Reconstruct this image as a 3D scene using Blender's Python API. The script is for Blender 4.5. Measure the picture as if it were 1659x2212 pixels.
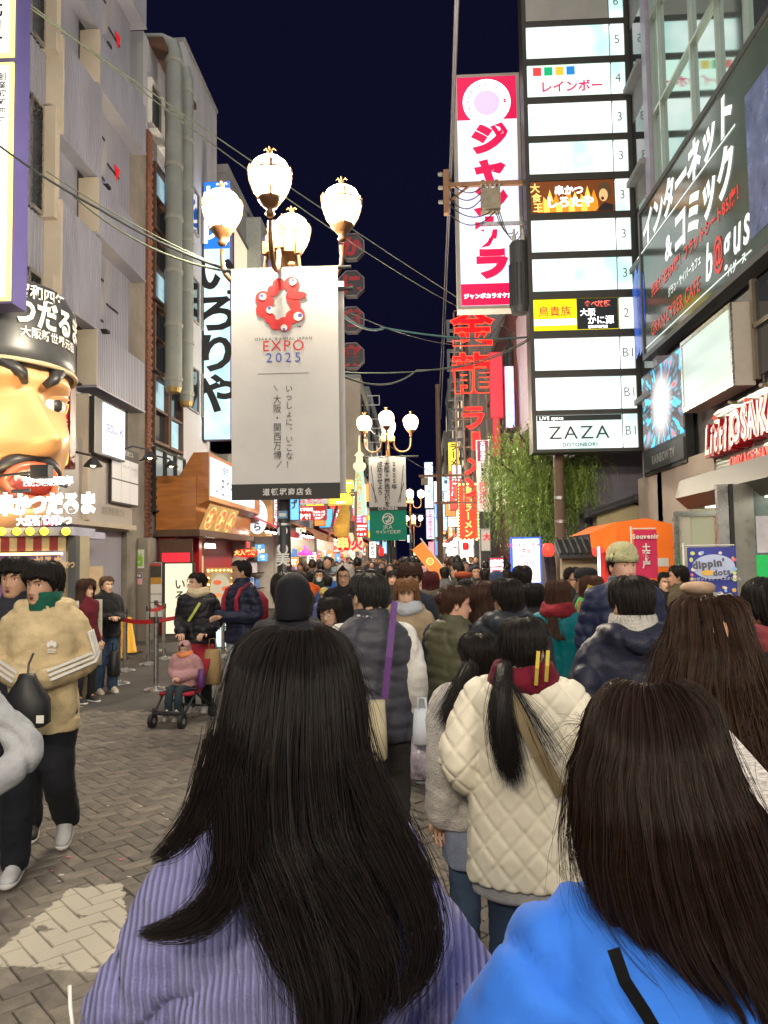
import bpy, math, random
import numpy as np
from mathutils import Vector, Matrix, Euler
R = math.radians
random.seed(7); RNG = np.random.default_rng(7)
scene = bpy.context.scene
COL = scene.collection
for o in list(bpy.data.objects): bpy.data.objects.remove(o)
# ---------------------------------------------------------------- camera
F, CU, CV, CAMZ, VPU = 1658.0, 829.5, 1106.0, 1.74, 905.0      # focal length and centre in 1659x2212 units
yaw, pitch, roll = math.atan((VPU-CU)/F), R(3.52), R(0.86)
fwd = Vector((-math.sin(yaw)*math.cos(pitch), math.cos(yaw)*math.cos(pitch), math.sin(pitch)))
r0 = Vector((math.cos(yaw), math.sin(yaw), 0)); u0 = r0.cross(fwd)
rt = r0*math.cos(roll)-u0*math.sin(roll); up = r0*math.sin(roll)+u0*math.cos(roll)
cam = bpy.data.cameras.new('camera'); camo = bpy.data.objects.new('camera', cam); COL.objects.link(camo)
camo.matrix_world = Matrix(((rt.x, up.x, -fwd.x, 0), (rt.y, up.y, -fwd.y, 0), (rt.z, up.z, -fwd.z, CAMZ), (0, 0, 0, 1)))
cam.sensor_fit = 'HORIZONTAL'; cam.sensor_width = 36; cam.lens = 36*F/1659
cam.clip_start = .05; cam.clip_end = 600
scene.camera = camo
# ---------------------------------------------------------------- night sky, soft city glow, exposure
w = bpy.data.worlds.new('World'); scene.world = w; w.use_nodes = True
nt = w.node_tree; bg = nt.nodes['Background']
sky = nt.nodes.new('ShaderNodeTexSky'); sky.sky_type = 'NISHITA'; sky.sun_disc = False
sky.sun_elevation = R(-4); sky.sun_rotation = R(200)
mixn = nt.nodes.new('ShaderNodeMixRGB'); mixn.blend_type = 'ADD'; mixn.inputs[0].default_value = 1
mixn.inputs[2].default_value = (.028, .03, .16, 1)
nt.links.new(sky.outputs[0], mixn.inputs[1]); nt.links.new(mixn.outputs[0], bg.inputs['Color'])
bg.inputs['Strength'].default_value = .08
sl = bpy.data.lights.new('city_glow', 'SUN'); sl.energy = 1.9; sl.angle = R(120); sl.color = (1, .965, .92)
slo = bpy.data.objects.new('city_glow', sl); COL.objects.link(slo); slo.rotation_euler = (R(44), 0, R(28))
vs = scene.view_settings
vs.view_transform = 'Standard'; vs.look = 'None'; vs.gamma = 1; vs.exposure = .26; vs.use_curve_mapping = False
cy = scene.cycles
cy.use_denoising = True; cy.denoiser = 'OPENIMAGEDENOISE'; cy.max_bounces = 6; cy.diffuse_bounces = 3; cy.glossy_bounces = 3
cy.transparent_max_bounces = 8; cy.sample_clamp_indirect = 4; cy.use_light_tree = True; cy.caustics_reflective = False; cy.caustics_refractive = False

# pixel (in the 1659-wide view of the photograph) -> point of the place
def ray(u, v): return (fwd*F+rt*(u-CU)-up*(v-CV)).normalized()
def atY(u, v, Y): d = ray(u, v); return Vector((0, 0, CAMZ))+d*(Y/d.y)
def atX(u, v, X): d = ray(u, v); return Vector((0, 0, CAMZ))+d*(X/d.x)
def atZ(u, v, Z): d = ray(u, v); return Vector((0, 0, CAMZ))+d*((Z-CAMZ)/d.z)
# ---------------------------------------------------------------- materials
MATS = {}
def M(key, col=(.5, .5, .5), rough=.6, metal=0., var=.12, scale=6., bump=0., bscale=40., emit=0., ecol=None, spec=.5, stretch=(1, 1, 1), coat=0., alpha=1., tint=None, trans=0.):
    if key in MATS: return MATS[key]
    m = bpy.data.materials.new(key); m.use_nodes = True; n = m.node_tree.nodes; L = m.node_tree.links
    b = n['Principled BSDF']; MATS[key] = m
    b.inputs['Roughness'].default_value = rough; b.inputs['Metallic'].default_value = metal
    b.inputs['Specular IOR Level'].default_value = spec; b.inputs['Coat Weight'].default_value = coat
    b.inputs['Alpha'].default_value = alpha; b.inputs['Transmission Weight'].default_value = trans
    c4 = tuple(col)+(1,)
    if var > 0 or bump > 0:
        tc = n.new('ShaderNodeTexCoord'); mp = n.new('ShaderNodeMapping'); mp.inputs['Scale'].default_value = stretch
        L.new(tc.outputs['Object'], mp.inputs[0])
    if var > 0:
        no = n.new('ShaderNodeTexNoise'); no.inputs['Scale'].default_value = scale; no.inputs['Detail'].default_value = 5; no.inputs['Roughness'].default_value = .65
        L.new(mp.outputs[0], no.inputs['Vector'])
        mr = n.new('ShaderNodeMapRange'); mr.inputs[1].default_value = .25; mr.inputs[2].default_value = .75; mr.inputs[3].default_value = 1-var*1.6; mr.inputs[4].default_value = 1+var
        L.new(no.outputs[0], mr.inputs[0])
        mx = n.new('ShaderNodeMixRGB'); mx.blend_type = 'MULTIPLY'; mx.inputs[0].default_value = 1; mx.inputs[1].default_value = c4
        L.new(mr.outputs[0], mx.inputs[2])
        if tint:
            mx2 = n.new('ShaderNodeMixRGB'); mx2.inputs[2].default_value = tuple(tint)+(1,); L.new(mx.outputs[0], mx2.inputs[1])
            n2 = n.new('ShaderNodeTexNoise'); n2.inputs['Scale'].default_value = scale*.45; n2.inputs['Detail'].default_value = 6; L.new(mp.outputs[0], n2.inputs['Vector'])
            m2 = n.new('ShaderNodeMapRange'); m2.inputs[1].default_value = .45; m2.inputs[2].default_value = .75; L.new(n2.outputs[0], m2.inputs[0]); L.new(m2.outputs[0], mx2.inputs[0]); mx = mx2
        L.new(mx.outputs[0], b.inputs['Base Color'])
        rr = n.new('ShaderNodeMapRange'); rr.inputs[3].default_value = max(0, rough-.1); rr.inputs[4].default_value = min(1, rough+.1); L.new(no.outputs[0], rr.inputs[0]); L.new(rr.outputs[0], b.inputs['Roughness'])
    else: b.inputs['Base Color'].default_value = c4
    if bump > 0:
        nb = n.new('ShaderNodeTexNoise'); nb.inputs['Scale'].default_value = bscale; nb.inputs['Detail'].default_value = 4; L.new(mp.outputs[0], nb.inputs['Vector'])
        bp = n.new('ShaderNodeBump'); bp.inputs['Strength'].default_value = bump; bp.inputs['Distance'].default_value = .02; L.new(nb.outputs[0], bp.inputs['Height']); L.new(bp.outputs[0], b.inputs['Normal'])
    if emit > 0:
        b.inputs['Emission Strength'].default_value = emit; b.inputs['Emission Color'].default_value = tuple(ecol or col)+(1,)
    return m
def E(key, col=None, s=1.5, base=None):
    if key in MATS: return MATS[key]
    return M(key, base or tuple(.5*x for x in col), .4, var=0, emit=s, ecol=col)
def tubelit(key, c_lo, c_hi, s, sc=(1, 1, 1), scale=1.3):
    # translucent sign face with fluorescent tubes behind: its output is uneven from tube to tube
    if key in MATS: return MATS[key]
    m = E(key, c_hi, s); n = m.node_tree.nodes; L = m.node_tree.links; b = n['Principled BSDF']
    b.inputs['Roughness'].default_value = .25
    tc = n.new('ShaderNodeTexCoord'); mp = n.new('ShaderNodeMapping'); mp.inputs['Scale'].default_value = sc; no = n.new('ShaderNodeTexNoise'); no.inputs['Scale'].default_value = scale; no.inputs['Detail'].default_value = 1
    L.new(tc.outputs['Object'], mp.inputs[0]); L.new(mp.outputs[0], no.inputs['Vector'])
    cr = n.new('ShaderNodeValToRGB'); cr.color_ramp.elements[0].position = .3; cr.color_ramp.elements[1].position = .58
    cr.color_ramp.elements[0].color = tuple(c_lo)+(1,); cr.color_ramp.elements[1].color = tuple(c_hi)+(1,)
    L.new(no.outputs[0], cr.inputs[0]); L.new(cr.outputs[0], b.inputs['Emission Color'])
    return m
# ---------------------------------------------------------------- mesh helper
GC = {}
_tobj = []
def glyph(ch, bold=0., ext=0., outline=0., shear=0.):
    k = (ch, bold, ext, outline, shear)
    if k in GC: return GC[k]
    c = bpy.data.curves.new('t', 'FONT'); c.body = ch; c.size = 1; c.resolution_u = 3; c.offset = bold; c.extrude = ext; c.shear = shear
    if outline: c.fill_mode = 'NONE'; c.bevel_depth = outline; c.bevel_resolution = 0; c.extrude = 0
    o = bpy.data.objects.new('t', c); COL.objects.link(o)
    me = bpy.data.meshes.new_from_object(o.evaluated_get(bpy.context.evaluated_depsgraph_get()))
    v = np.array([x.co[:] for x in me.vertices]).reshape(-1, 3); f = [tuple(p.vertices) for p in me.polygons]
    bpy.data.objects.remove(o); bpy.data.curves.remove(c); bpy.data.meshes.remove(me)
    GC[k] = (v, f); return GC[k]
class Surf:                                    # a plane in the place: origin, right, up; normal looks out of it
    def __init__(s, o, r, u): s.o = Vector(o); s.r = Vector(r).normalized(); s.u = Vector(u).normalized(); s.n = s.r.cross(s.u)
    def p(s, x, y, d=0.): return s.o+s.r*x+s.u*y+s.n*d
    def shift(s, x, y, d=0.): return Surf(s.p(x, y, d), s.r, s.u)
def front(o): return Surf(o, (1, 0, 0), (0, 0, 1))
def leftwall(y, z, X): return Surf((X, y, z), (0, 1, 0), (0, 0, 1))
def rightwall(y, z, X): return Surf((X, y, z), (0, -1, 0), (0, 0, 1))
class MB:
    def __init__(s): s.v = []; s.f = []; s.m = []; s.mats = []
    def mi(s, mat):
        if mat not in s.mats: s.mats.append(mat)
        return s.mats.index(mat)
    def add(s, vs, fs, mat):
        b = len(s.v); i = s.mi(mat); s.v.extend([tuple(x) for x in vs])
        for f in fs: s.f.append(tuple(b+k for k in f)); s.m.append(i)
        return s
    def box(s, x0, x1, y0, y1, z0, z1, mat):
        vs = [(x, y, z) for z in (z0, z1) for y in (y0, y1) for x in (x0, x1)]
        return s.add(vs, [(0, 2, 3, 1), (4, 5, 7, 6), (0, 1, 5, 4), (2, 6, 7, 3), (0, 4, 6, 2), (1, 3, 7, 5)], mat)
    def slab(s, S, x0, x1, y0, y1, d0, d1, mat):       # box on a Surf
        vs = [S.p(x, y, d) for d in (d0, d1) for y in (y0, y1) for x in (x0, x1)]
        return s.add(vs, [(0, 2, 3, 1), (4, 5, 7, 6), (0, 1, 5, 4), (2, 6, 7, 3), (0, 4, 6, 2), (1, 3, 7, 5)], mat)
    def frame(s, S, x0, x1, y0, y1, wd, d0, d1, mat):
        s.slab(S, x0, x1, y0, y0+wd, d0, d1, mat); s.slab(S, x0, x1, y1-wd, y1, d0, d1, mat)
        s.slab(S, x0, x0+wd, y0+wd, y1-wd, d0, d1, mat); return s.slab(S, x1-wd, x1, y0+wd, y1-wd, d0, d1, mat)
    def poly(s, S, pts, d, mat, th=0.):
        n = len(pts)
        if not th: return s.add([S.p(x, y, d) for x, y in pts], [tuple(range(n))], mat)
        vs = [S.p(x, y, d) for x, y in pts]+[S.p(x, y, d+th) for x, y in pts]
        return s.add(vs, [tuple(range(n))[::-1], tuple(range(n, 2*n))]+[(i, (i+1) % n, n+(i+1) % n, n+i) for i in range(n)], mat)
    def disc(s, S, x, y, rx, ry, d, mat, n=20, th=0.): return s.poly(S, [(x+rx*math.cos(2*math.pi*i/n), y+ry*math.sin(2*math.pi*i/n)) for i in range(n)], d, mat, th)
    def arc(s, S, x, y, r1, r2, a0, a1, d, mat, n=16):
        for i in range(n):
            a, b = R(a0+(a1-a0)*i/n), R(a0+(a1-a0)*(i+1)/n)
            s.poly(S, [(x+r1*math.cos(a), y+r1*math.sin(a)), (x+r2*math.cos(a), y+r2*math.sin(a)), (x+r2*math.cos(b), y+r2*math.sin(b)), (x+r1*math.cos(b), y+r1*math.sin(b))], d, mat)
        return s
    def stroke(s, S, pts, wd, d, mat):
        for (a, b), (c, e) in zip(pts, pts[1:]):
            t = Vector((c-a, e-b)); l = t.length or 1; q = Vector((-t.y, t.x))*(wd*.5/l)
            s.poly(S, [(a-q.x, b-q.y), (c-q.x, e-q.y), (c+q.x, e+q.y), (a+q.x, b+q.y)], d, mat)
        return s
    def rings(s, rs, mat, caps=True, closed=True):
        n = len(rs[0]); vs = [p for r in rs for p in r]; fs = []
        for i in range(len(rs)-1):
            for j in range(n if closed else n-1):
                k = (j+1) % n; fs.append((i*n+j, i*n+k, (i+1)*n+k, (i+1)*n+j))
        if caps: fs += [tuple(range(n))[::-1], tuple((len(rs)-1)*n+j for j in range(n))]
        return s.add(vs, fs, mat)
    def tube(s, pts, r, mat, n=8, caps=True):
        pts = [Vector(p) for p in pts]; rs = []; rad = r if isinstance(r, (list, tuple)) else [r]*len(pts)
        a = None
        for i, p in enumerate(pts):
            t = (pts[min(i+1, len(pts)-1)]-pts[max(i-1, 0)]).normalized()
            if a is None: a = t.orthogonal().normalized()
            else: a = (a-t*a.dot(t)).normalized()
            b = t.cross(a); rs.append([p+(a*math.cos(2*math.pi*k/n)+b*math.sin(2*math.pi*k/n))*rad[i] for k in range(n)])
        return s.rings(rs, mat, caps)
    def lathe(s, prof, c, mat, n=16, caps=True):
        c = Vector(c); return s.rings([[c+Vector((r*math.cos(2*math.pi*k/n), r*math.sin(2*math.pi*k/n), z)) for k in range(n)] for r, z in prof], mat, caps)
    def ball(s, c, r, mat, n=12, m=8, sc=(1, 1, 1)):
        c = Vector(c); return s.rings([[c+Vector((r*sc[0]*math.sin(math.pi*i/m)*math.cos(2*math.pi*k/n), r*sc[1]*math.sin(math.pi*i/m)*math.sin(2*math.pi*k/n), -r*sc[2]*math.cos(math.pi*i/m))) for k in range(n)] for i in ([.02]+list(range(1, m))+[m-.02])], mat)
    def text(s, S, txt, x, y, size, mat, d=.004, align='l', bold=.02, vert=False, ax=1., ext=0., outline=0., gap=0., shear=0., rot=0.):
        # (x, y): baseline start; for vert: centre of the top edge of the column
        if not vert:
            adv = []
            for ch in txt:
                if ch == ' ': adv.append(.3)
                elif ord(ch) > 0x2000: adv.append(1.)
                else:
                    gv = glyph(ch, bold, ext, outline, shear)[0]; adv.append((gv[:, 0].max()+.07) if len(gv) else .3)
            W = sum(a+gap for a in adv)*size*ax-gap*size*ax
            cx = {'l': 0, 'c': -W/2, 'r': -W}[align]; ca, sa = math.cos(rot), math.sin(rot)
            for ch, a in zip(txt, adv):
                if ch != ' ':
                    gv, gf = glyph(ch, bold, ext, outline, shear)
                    q = [(cx+p[0]*size*ax, p[1]*size, p[2]*size) for p in gv]
                    s.add([S.p(x+a_*ca-b_*sa, y+a_*sa+b_*ca, d+c_) for a_, b_, c_ in q], gf, mat)
                cx += (a+gap)*size*ax
        else:
            yy = y
            for ch in txt:
                if ch == ' ': yy -= size*.5; continue
                gv, gf = glyph(ch, bold, ext, outline, shear)
                if ch in 'ー〜（）': q = [((p[1]-.38), (-(p[0]-.5)), p[2]) for p in gv]
                elif ch in '、。': q = [(p[0]-.5+.55, p[1]-.38+.5, p[2]) for p in gv]
                elif ord(ch) < 0x2000: mx = gv[:, 0].max()/2; q = [(p[0]-mx, p[1]-.36, p[2]) for p in gv]
                else: q = [(p[0]-.5, p[1]-.38, p[2]) for p in gv]
                s.add([S.p(x+a_*size*ax, yy-size*.5+b_*size, d+c_*size) for a_, b_, c_ in q], gf, mat)
                yy -= size*(1+gap)
        return s
    def build(s, name, parent=None, smooth=False, kind=None, label=None, cat=None, group=None, me=None):
        me = bpy.data.meshes.new(name); me.from_pydata(s.v, [], s.f)
        for m in s.mats: me.materials.append(m)
        me.polygons.foreach_set('material_index', s.m)
        if smooth: me.polygons.foreach_set('use_smooth', [True]*len(s.f))
        me.update()
        o = bpy.data.objects.new(name, me); COL.objects.link(o)
        if parent: o.parent = parent
        return tag(o, label, cat, group, kind)
def tag(o, label=None, cat=None, group=None, kind=None):
    for k, x in (('label', label), ('category', cat), ('group', group), ('kind', kind)):
        if x: o[k] = x
    return o
def thing(name, label, cat, group=None, loc=(0, 0, 0), rz=0):
    o = bpy.data.objects.new(name, None); COL.objects.link(o); o.location = loc; o.rotation_euler = (0, 0, rz); o.empty_display_size = .2
    return tag(o, label, cat, group)
def copy_tree(o, parent=None):
    c = o.copy(); COL.objects.link(c)
    if parent: c.parent = parent
    for ch in list(o.children): copy_tree(ch, c)
    return c
def smooth_angle(o, ang=40):
    o.data.polygons.foreach_set('use_smooth', [True]*len(o.data.polygons)); o.data.set_sharp_from_angle(angle=R(ang)); return o
def sag(a, b, s, n=14):
    a, b = Vector(a), Vector(b); return [a.lerp(b, i/n)-Vector((0, 0, s*4*(i/n)*(1-i/n))) for i in range(n+1)]
# ---------------------------------------------------------------- shared materials
ASPH = M('asphalt', (.085, .077, .07), .75, var=.3, scale=3, bump=.35, bscale=120, tint=(.04, .038, .036))
STEEL = M('stainless steel', (.55, .54, .52), .28, metal=1, var=.08, scale=9)
BLK = M('black metal', (.02, .02, .022), .45, var=.1)
DKGREY = M('dark grey paint', (.06, .062, .065), .5, var=.15)
TAUPE = M('taupe render', (.23, .2, .17), .8, var=.25, scale=1.5, bump=.1, bscale=60, tint=(.17, .14, .115))
CREAM = M('cream paint', (.52, .45, .36), .7, var=.1, scale=1.2, tint=(.42, .35, .28))
CORR = M('pale corrugated metal', (.36, .36, .43), .45, metal=.25, var=.16, scale=1.0, stretch=(1, 1, .3), tint=(.27, .265, .32))
CONC = M('grey concrete', (.27, .27, .27), .85, var=.16, scale=1.4, bump=.15, bscale=50, tint=(.18, .18, .19))
WHWALL = M('white wall', (.46, .46, .5), .75, var=.22, scale=.7, stretch=(1, 1, .25), tint=(.38, .37, .4))
GLASSD = M('dark window glass', (.012, .016, .022), .08, var=0, spec=.8)
WHITEP = M('white paint', (.72, .7, .66), .5, var=.06)
BRICKR = M('old red brick', (.22, .09, .055), .85, var=.3, scale=14)
WOODO = M('orange brown wood', (.42, .15, .03), .4, var=.22, scale=2.2, stretch=(1, 1, 6), coat=.25, tint=(.3, .1, .02))
WOODD = M('dark wood', (.09, .045, .025), .55, var=.3, scale=5, stretch=(1, 1, .2))
RED = M('red paint', (.48, .02, .025), .4, var=.12)
CLOTHR = M('red cloth', (.45, .03, .05), .85, var=.15)
LITW = tubelit('lit white face', (.36, .70, .65), (.95, 1, .98), 1.0)
LITB = tubelit('lit pale blue face', (.25, .60, .70), (.72, .96, 1), .92, scale=1.1)
INK = M('black ink', (.015, .015, .018), .5, var=0)
WARM = E('warm lamp', (1, .78, .42), 12)
WARMLO = E('warm glowing bulb', (1, .62, .2), 4)
COOL = E('cool tube lamp', (.9, .95, 1), 6)
LWHITE = E('lit white letter', (1, 1, 1), 2.2)
LRED = E('lit red letter', (.9, .015, .05), .75)
LYEL = E('lit yellow', (1, .78, .05), .9)
LGOLD = E('lit gold letter', (1, .72, .2), 1.0)
PINKLIT = E('lit magenta', (1, .08, .55), .9)
BLUELIT = E('lit blue', (.03, .12, .9), 1.2)
# ---------------------------------------------------------------- ground
g = MB(); g.add([(-120, -60, -.05), (120, -60, -.05), (120, 300, -.05), (-120, 300, -.05)], [(0, 1, 2, 3)], M('sand joint', (.02, .018, .016), .95, var=.3, scale=30))
ground = g.build('ground', kind='structure')
g = MB(); g.box(-30, 30, 9.0, 220, -.045, .0, ASPH); road = g.build('street_surface', kind='structure')
def brickmat():
    m = M('grey paving brick', (.205, .186, .16), .72, var=.3, scale=9, bump=.35, bscale=160); n = m.node_tree.nodes; L = m.node_tree.links; b = n['Principled BSDF']
    src = b.inputs['Base Color'].links[0].from_socket
    ge = n.new('ShaderNodeNewGeometry'); oi = n.new('ShaderNodeObjectInfo'); ad = n.new('ShaderNodeMath'); ad.operation = 'ADD'; fr = n.new('ShaderNodeMath'); fr.operation = 'FRACT'
    L.new(ge.outputs['Random Per Island'], ad.inputs[0]); L.new(oi.outputs['Random'], ad.inputs[1]); L.new(ad.outputs[0], fr.inputs[0])
    cr = n.new('ShaderNodeValToRGB'); e = cr.color_ramp.elements; e[0].color = (.72, .7, .7, 1); e[1].color = (1.2, 1.15, 1.08, 1); e.new(.5).color = (.95, .9, .84, 1)
    st = n.new('ShaderNodeTexNoise'); st.inputs['Scale'].default_value = 1.1; st.inputs['Detail'].default_value = 7; st.inputs['Roughness'].default_value = .7; L.new(ge.outputs['Position'], st.inputs[0])
    sr = n.new('ShaderNodeMapRange'); sr.inputs[1].default_value = .3; sr.inputs[2].default_value = .62; sr.inputs[3].default_value = .62; sr.inputs[4].default_value = 1.08; L.new(st.outputs[0], sr.inputs[0])
    sm0 = n.new('ShaderNodeMixRGB'); sm0.blend_type = 'MULTIPLY'; sm0.inputs[0].default_value = 1; L.new(src, sm0.inputs[1]); L.new(sr.outputs[0], sm0.inputs[2]); src = sm0.outputs[0]
    L.new(fr.outputs[0], cr.inputs[0]); mu = n.new('ShaderNodeMixRGB'); mu.blend_type = 'MULTIPLY'; mu.inputs[0].default_value = 1; L.new(src, mu.inputs[1]); L.new(cr.outputs[0], mu.inputs[2])
    # white road paint, worn at its edge: a wedge on the ground
    px = [((-30, 2076), (128, 1940)), ((158, 1917), (270, 1906)), ((262, 1906), (300, 2104)), ((270, 2104), (0, 2085))]
    cur = None; wn = n.new('ShaderNodeTexNoise'); wn.inputs['Scale'].default_value = 14; wn.inputs['Detail'].default_value = 6; L.new(ge.outputs['Position'], wn.inputs[0])
    for a, c in px:
        A, C = atZ(*a, 0), atZ(*c, 0); t = (C-A).normalized(); nn = Vector((t.y, -t.x, 0))
        dp = n.new('ShaderNodeVectorMath'); dp.operation = 'DOT_PRODUCT'; dp.inputs[1].default_value = nn; L.new(ge.outputs['Position'], dp.inputs[0])
        sb = n.new('ShaderNodeMath'); sb.operation = 'SUBTRACT'; sb.inputs[1].default_value = nn.dot(A); L.new(dp.outputs['Value'], sb.inputs[0])
        if cur is None: cur = sb.outputs[0]
        else:
            mn = n.new('ShaderNodeMath'); mn.operation = 'MINIMUM'; L.new(cur, mn.inputs[0]); L.new(sb.outputs[0], mn.inputs[1]); cur = mn.outputs[0]
    ws = n.new('ShaderNodeMath'); ws.operation = 'MULTIPLY_ADD'; ws.inputs[1].default_value = .09; ws.inputs[2].default_value = -.045; L.new(wn.outputs[0], ws.inputs[0])
    sm = n.new('ShaderNodeMath'); sm.operation = 'ADD'; L.new(cur, sm.inputs[0]); L.new(ws.outputs[0], sm.inputs[1])
    mr = n.new('ShaderNodeMapRange'); mr.inputs[1].default_value = -.003; mr.inputs[2].default_value = .006; L.new(sm.outputs[0], mr.inputs[0])
    sp = n.new('ShaderNodeTexNoise'); sp.inputs['Scale'].default_value = 9; sp.inputs['Detail'].default_value = 8; L.new(ge.outputs['Position'], sp.inputs[0])
    s2 = n.new('ShaderNodeMapRange'); s2.inputs[1].default_value = .3; s2.inputs[2].default_value = .36; L.new(sp.outputs[0], s2.inputs[0])
    mm = n.new('ShaderNodeMath'); mm.operation = 'MULTIPLY'; L.new(mr.outputs[0], mm.inputs[0]); L.new(s2.outputs[0], mm.inputs[1])
    mx = n.new('ShaderNodeMixRGB'); mx.inputs[2].default_value = (.52, .47, .38, 1); L.new(mu.outputs[0], mx.inputs[1]); L.new(mm.outputs[0], mx.inputs[0]); L.new(mx.outputs[0], b.inputs['Base Color'])
    return m
BM = brickmat()
def brick_geo(rnd):
    hx, hy, c = .0985, .0485, .0045; z = rnd*.004
    vs = [(sx*hx, sy*hy, -.04) for sx, sy in ((-1, -1), (1, -1), (1, 1), (-1, 1))]+[(sx*hx, sy*hy, -.006+z) for sx, sy in ((-1, -1), (1, -1), (1, 1), (-1, 1))]+[(sx*(hx-c), sy*(hy-c), z) for sx, sy in ((-1, -1), (1, -1), (1, 1), (-1, 1))]
    return vs, [(0, 1, 5, 4), (1, 2, 6, 5), (2, 3, 7, 6), (3, 0, 4, 7), (4, 5, 9, 8), (5, 6, 10, 9), (6, 7, 11, 10), (7, 4, 8, 11), (8, 9, 10, 11)]
pave = MB(); pave.add([(-30, -8, -.045), (30, -8, -.045), (30, 9, -.045), (-30, 9, -.045)], [(0, 1, 2, 3)], M('bedding sand', (.03, .027, .024), .95, var=.3, scale=25))
pavement = pave.build('pavement', kind='structure')
def to_px(p):
    d = Vector(p)-Vector((0, 0, CAMZ)); z = d.dot(fwd)
    return (CU+F*d.dot(rt)/z, CV-F*d.dot(up)/z) if z > .05 else (-9e9, 9e9)
cand = []
for ix in range(-110, 190):
    for iy in range(-110, 190):
        c = (ix-iy) % 4
        if c == 0: cx, cyy, a = ix+1, iy+.5, 0
        elif c == 3: cx, cyy, a = ix+.5, iy+1, math.pi/2
        else: continue
        x, y = (cx*.1-cyy*.1)*.7071, (cx*.1+cyy*.1)*.7071
        if not (1.6 < y < 9.08 and -5.6 < x < 5.4): continue
        cand.append((x, y, a+math.pi/4))
vis = []
for i, (x, y, a) in enumerate(cand):
    u, v = to_px((x, y, 0))
    if -30 < u < 500 and 1500 < v < 2230 and not (u > 300 and v > 1880) : vis.append((y, i))
vis.sort(); top = set(i for _, i in vis[:290])
bmesh_ = []
for k in range(6):
    vs, fs = brick_geo(random.uniform(-1, 1)); me = bpy.data.meshes.new('brick'); me.from_pydata(vs, [], fs); me.materials.append(BM); bmesh_.append(me)
fld = MB()
for i, (x, y, a) in enumerate(cand):
    if i in top:
        o = bpy.data.objects.new('brick', bmesh_[i % 6]); COL.objects.link(o); o.parent = pavement; o.location = (x, y, 0); o.rotation_euler = (random.gauss(0, .006), random.gauss(0, .006), a+random.gauss(0, .006))
    else:
        u, v = to_px((x, y, 0))
        if not (-150 < u < 3200): continue
        vs, fs = brick_geo(random.uniform(-1, 1)); a += random.gauss(0, .006); ca, sa = math.cos(a), math.sin(a); t1, t2 = random.gauss(0, .006), random.gauss(0, .006)
        fld.add([(x+p*ca-q*sa, y+p*sa+q*ca, z+p*t1+q*t2) for p, q, z in vs], fs, BM)
fld.build('paving_bricks', pavement, kind='stuff')
g = MB()                                         # litter on the paving
# ---------------------------------------------------------------- LEFT: corrugated building
LX = -6.3
def corr(mb, S, x0, x1, y0, y1, d, mat, pitch=.085, amp=.03, back=None):
    n = max(2, int((x1-x0)/pitch)); xs = []
    for i in range(n):
        a = x0+(x1-x0)*i/n; p = (x1-x0)/n
        xs += [(a, d), (a+p*.55, d), (a+p*.65, d-amp), (a+p*.9, d-amp)]
    xs.append((x1, d)); lo = [S.p(x, y0, dd) for x, dd in xs]; hi = [S.p(x, y1, dd) for x, dd in xs]; k = len(xs)
    mb.add(lo+hi, [(i, i+1, k+i+1, k+i) for i in range(k-1)], mat)
    if back is not None:
        mb.slab(S, x0+.005, x1-.005, y0+.005, y1-.005, back, d-amp-.004, mat)
B1 = thing('corrugated_building', 'tall building faced with pale corrugated metal boxes above the giant moustached face', 'building', loc=(LX-3, 12, 0))
def sub(mb, name, parent, **k):
    o = mb.build(name, parent, **k)
    if parent.location.length: o.matrix_parent_inverse = Matrix.LocRotScale(parent.location, parent.rotation_euler, None).inverted()
    return o
SL = leftwall(0, 0, LX)
def LYu(u, v=700): return atX(u, v, LX).y
y0_, y1_, y2_, y3_, y4_ = 7.5, LYu(55), LYu(97), LYu(187), LYu(278)
mb = MB(); mb.box(LX-8, LX-.12, y0_, y4_-.02, 0, 19, CORR); sub(mb, 'wall', B1)
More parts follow.
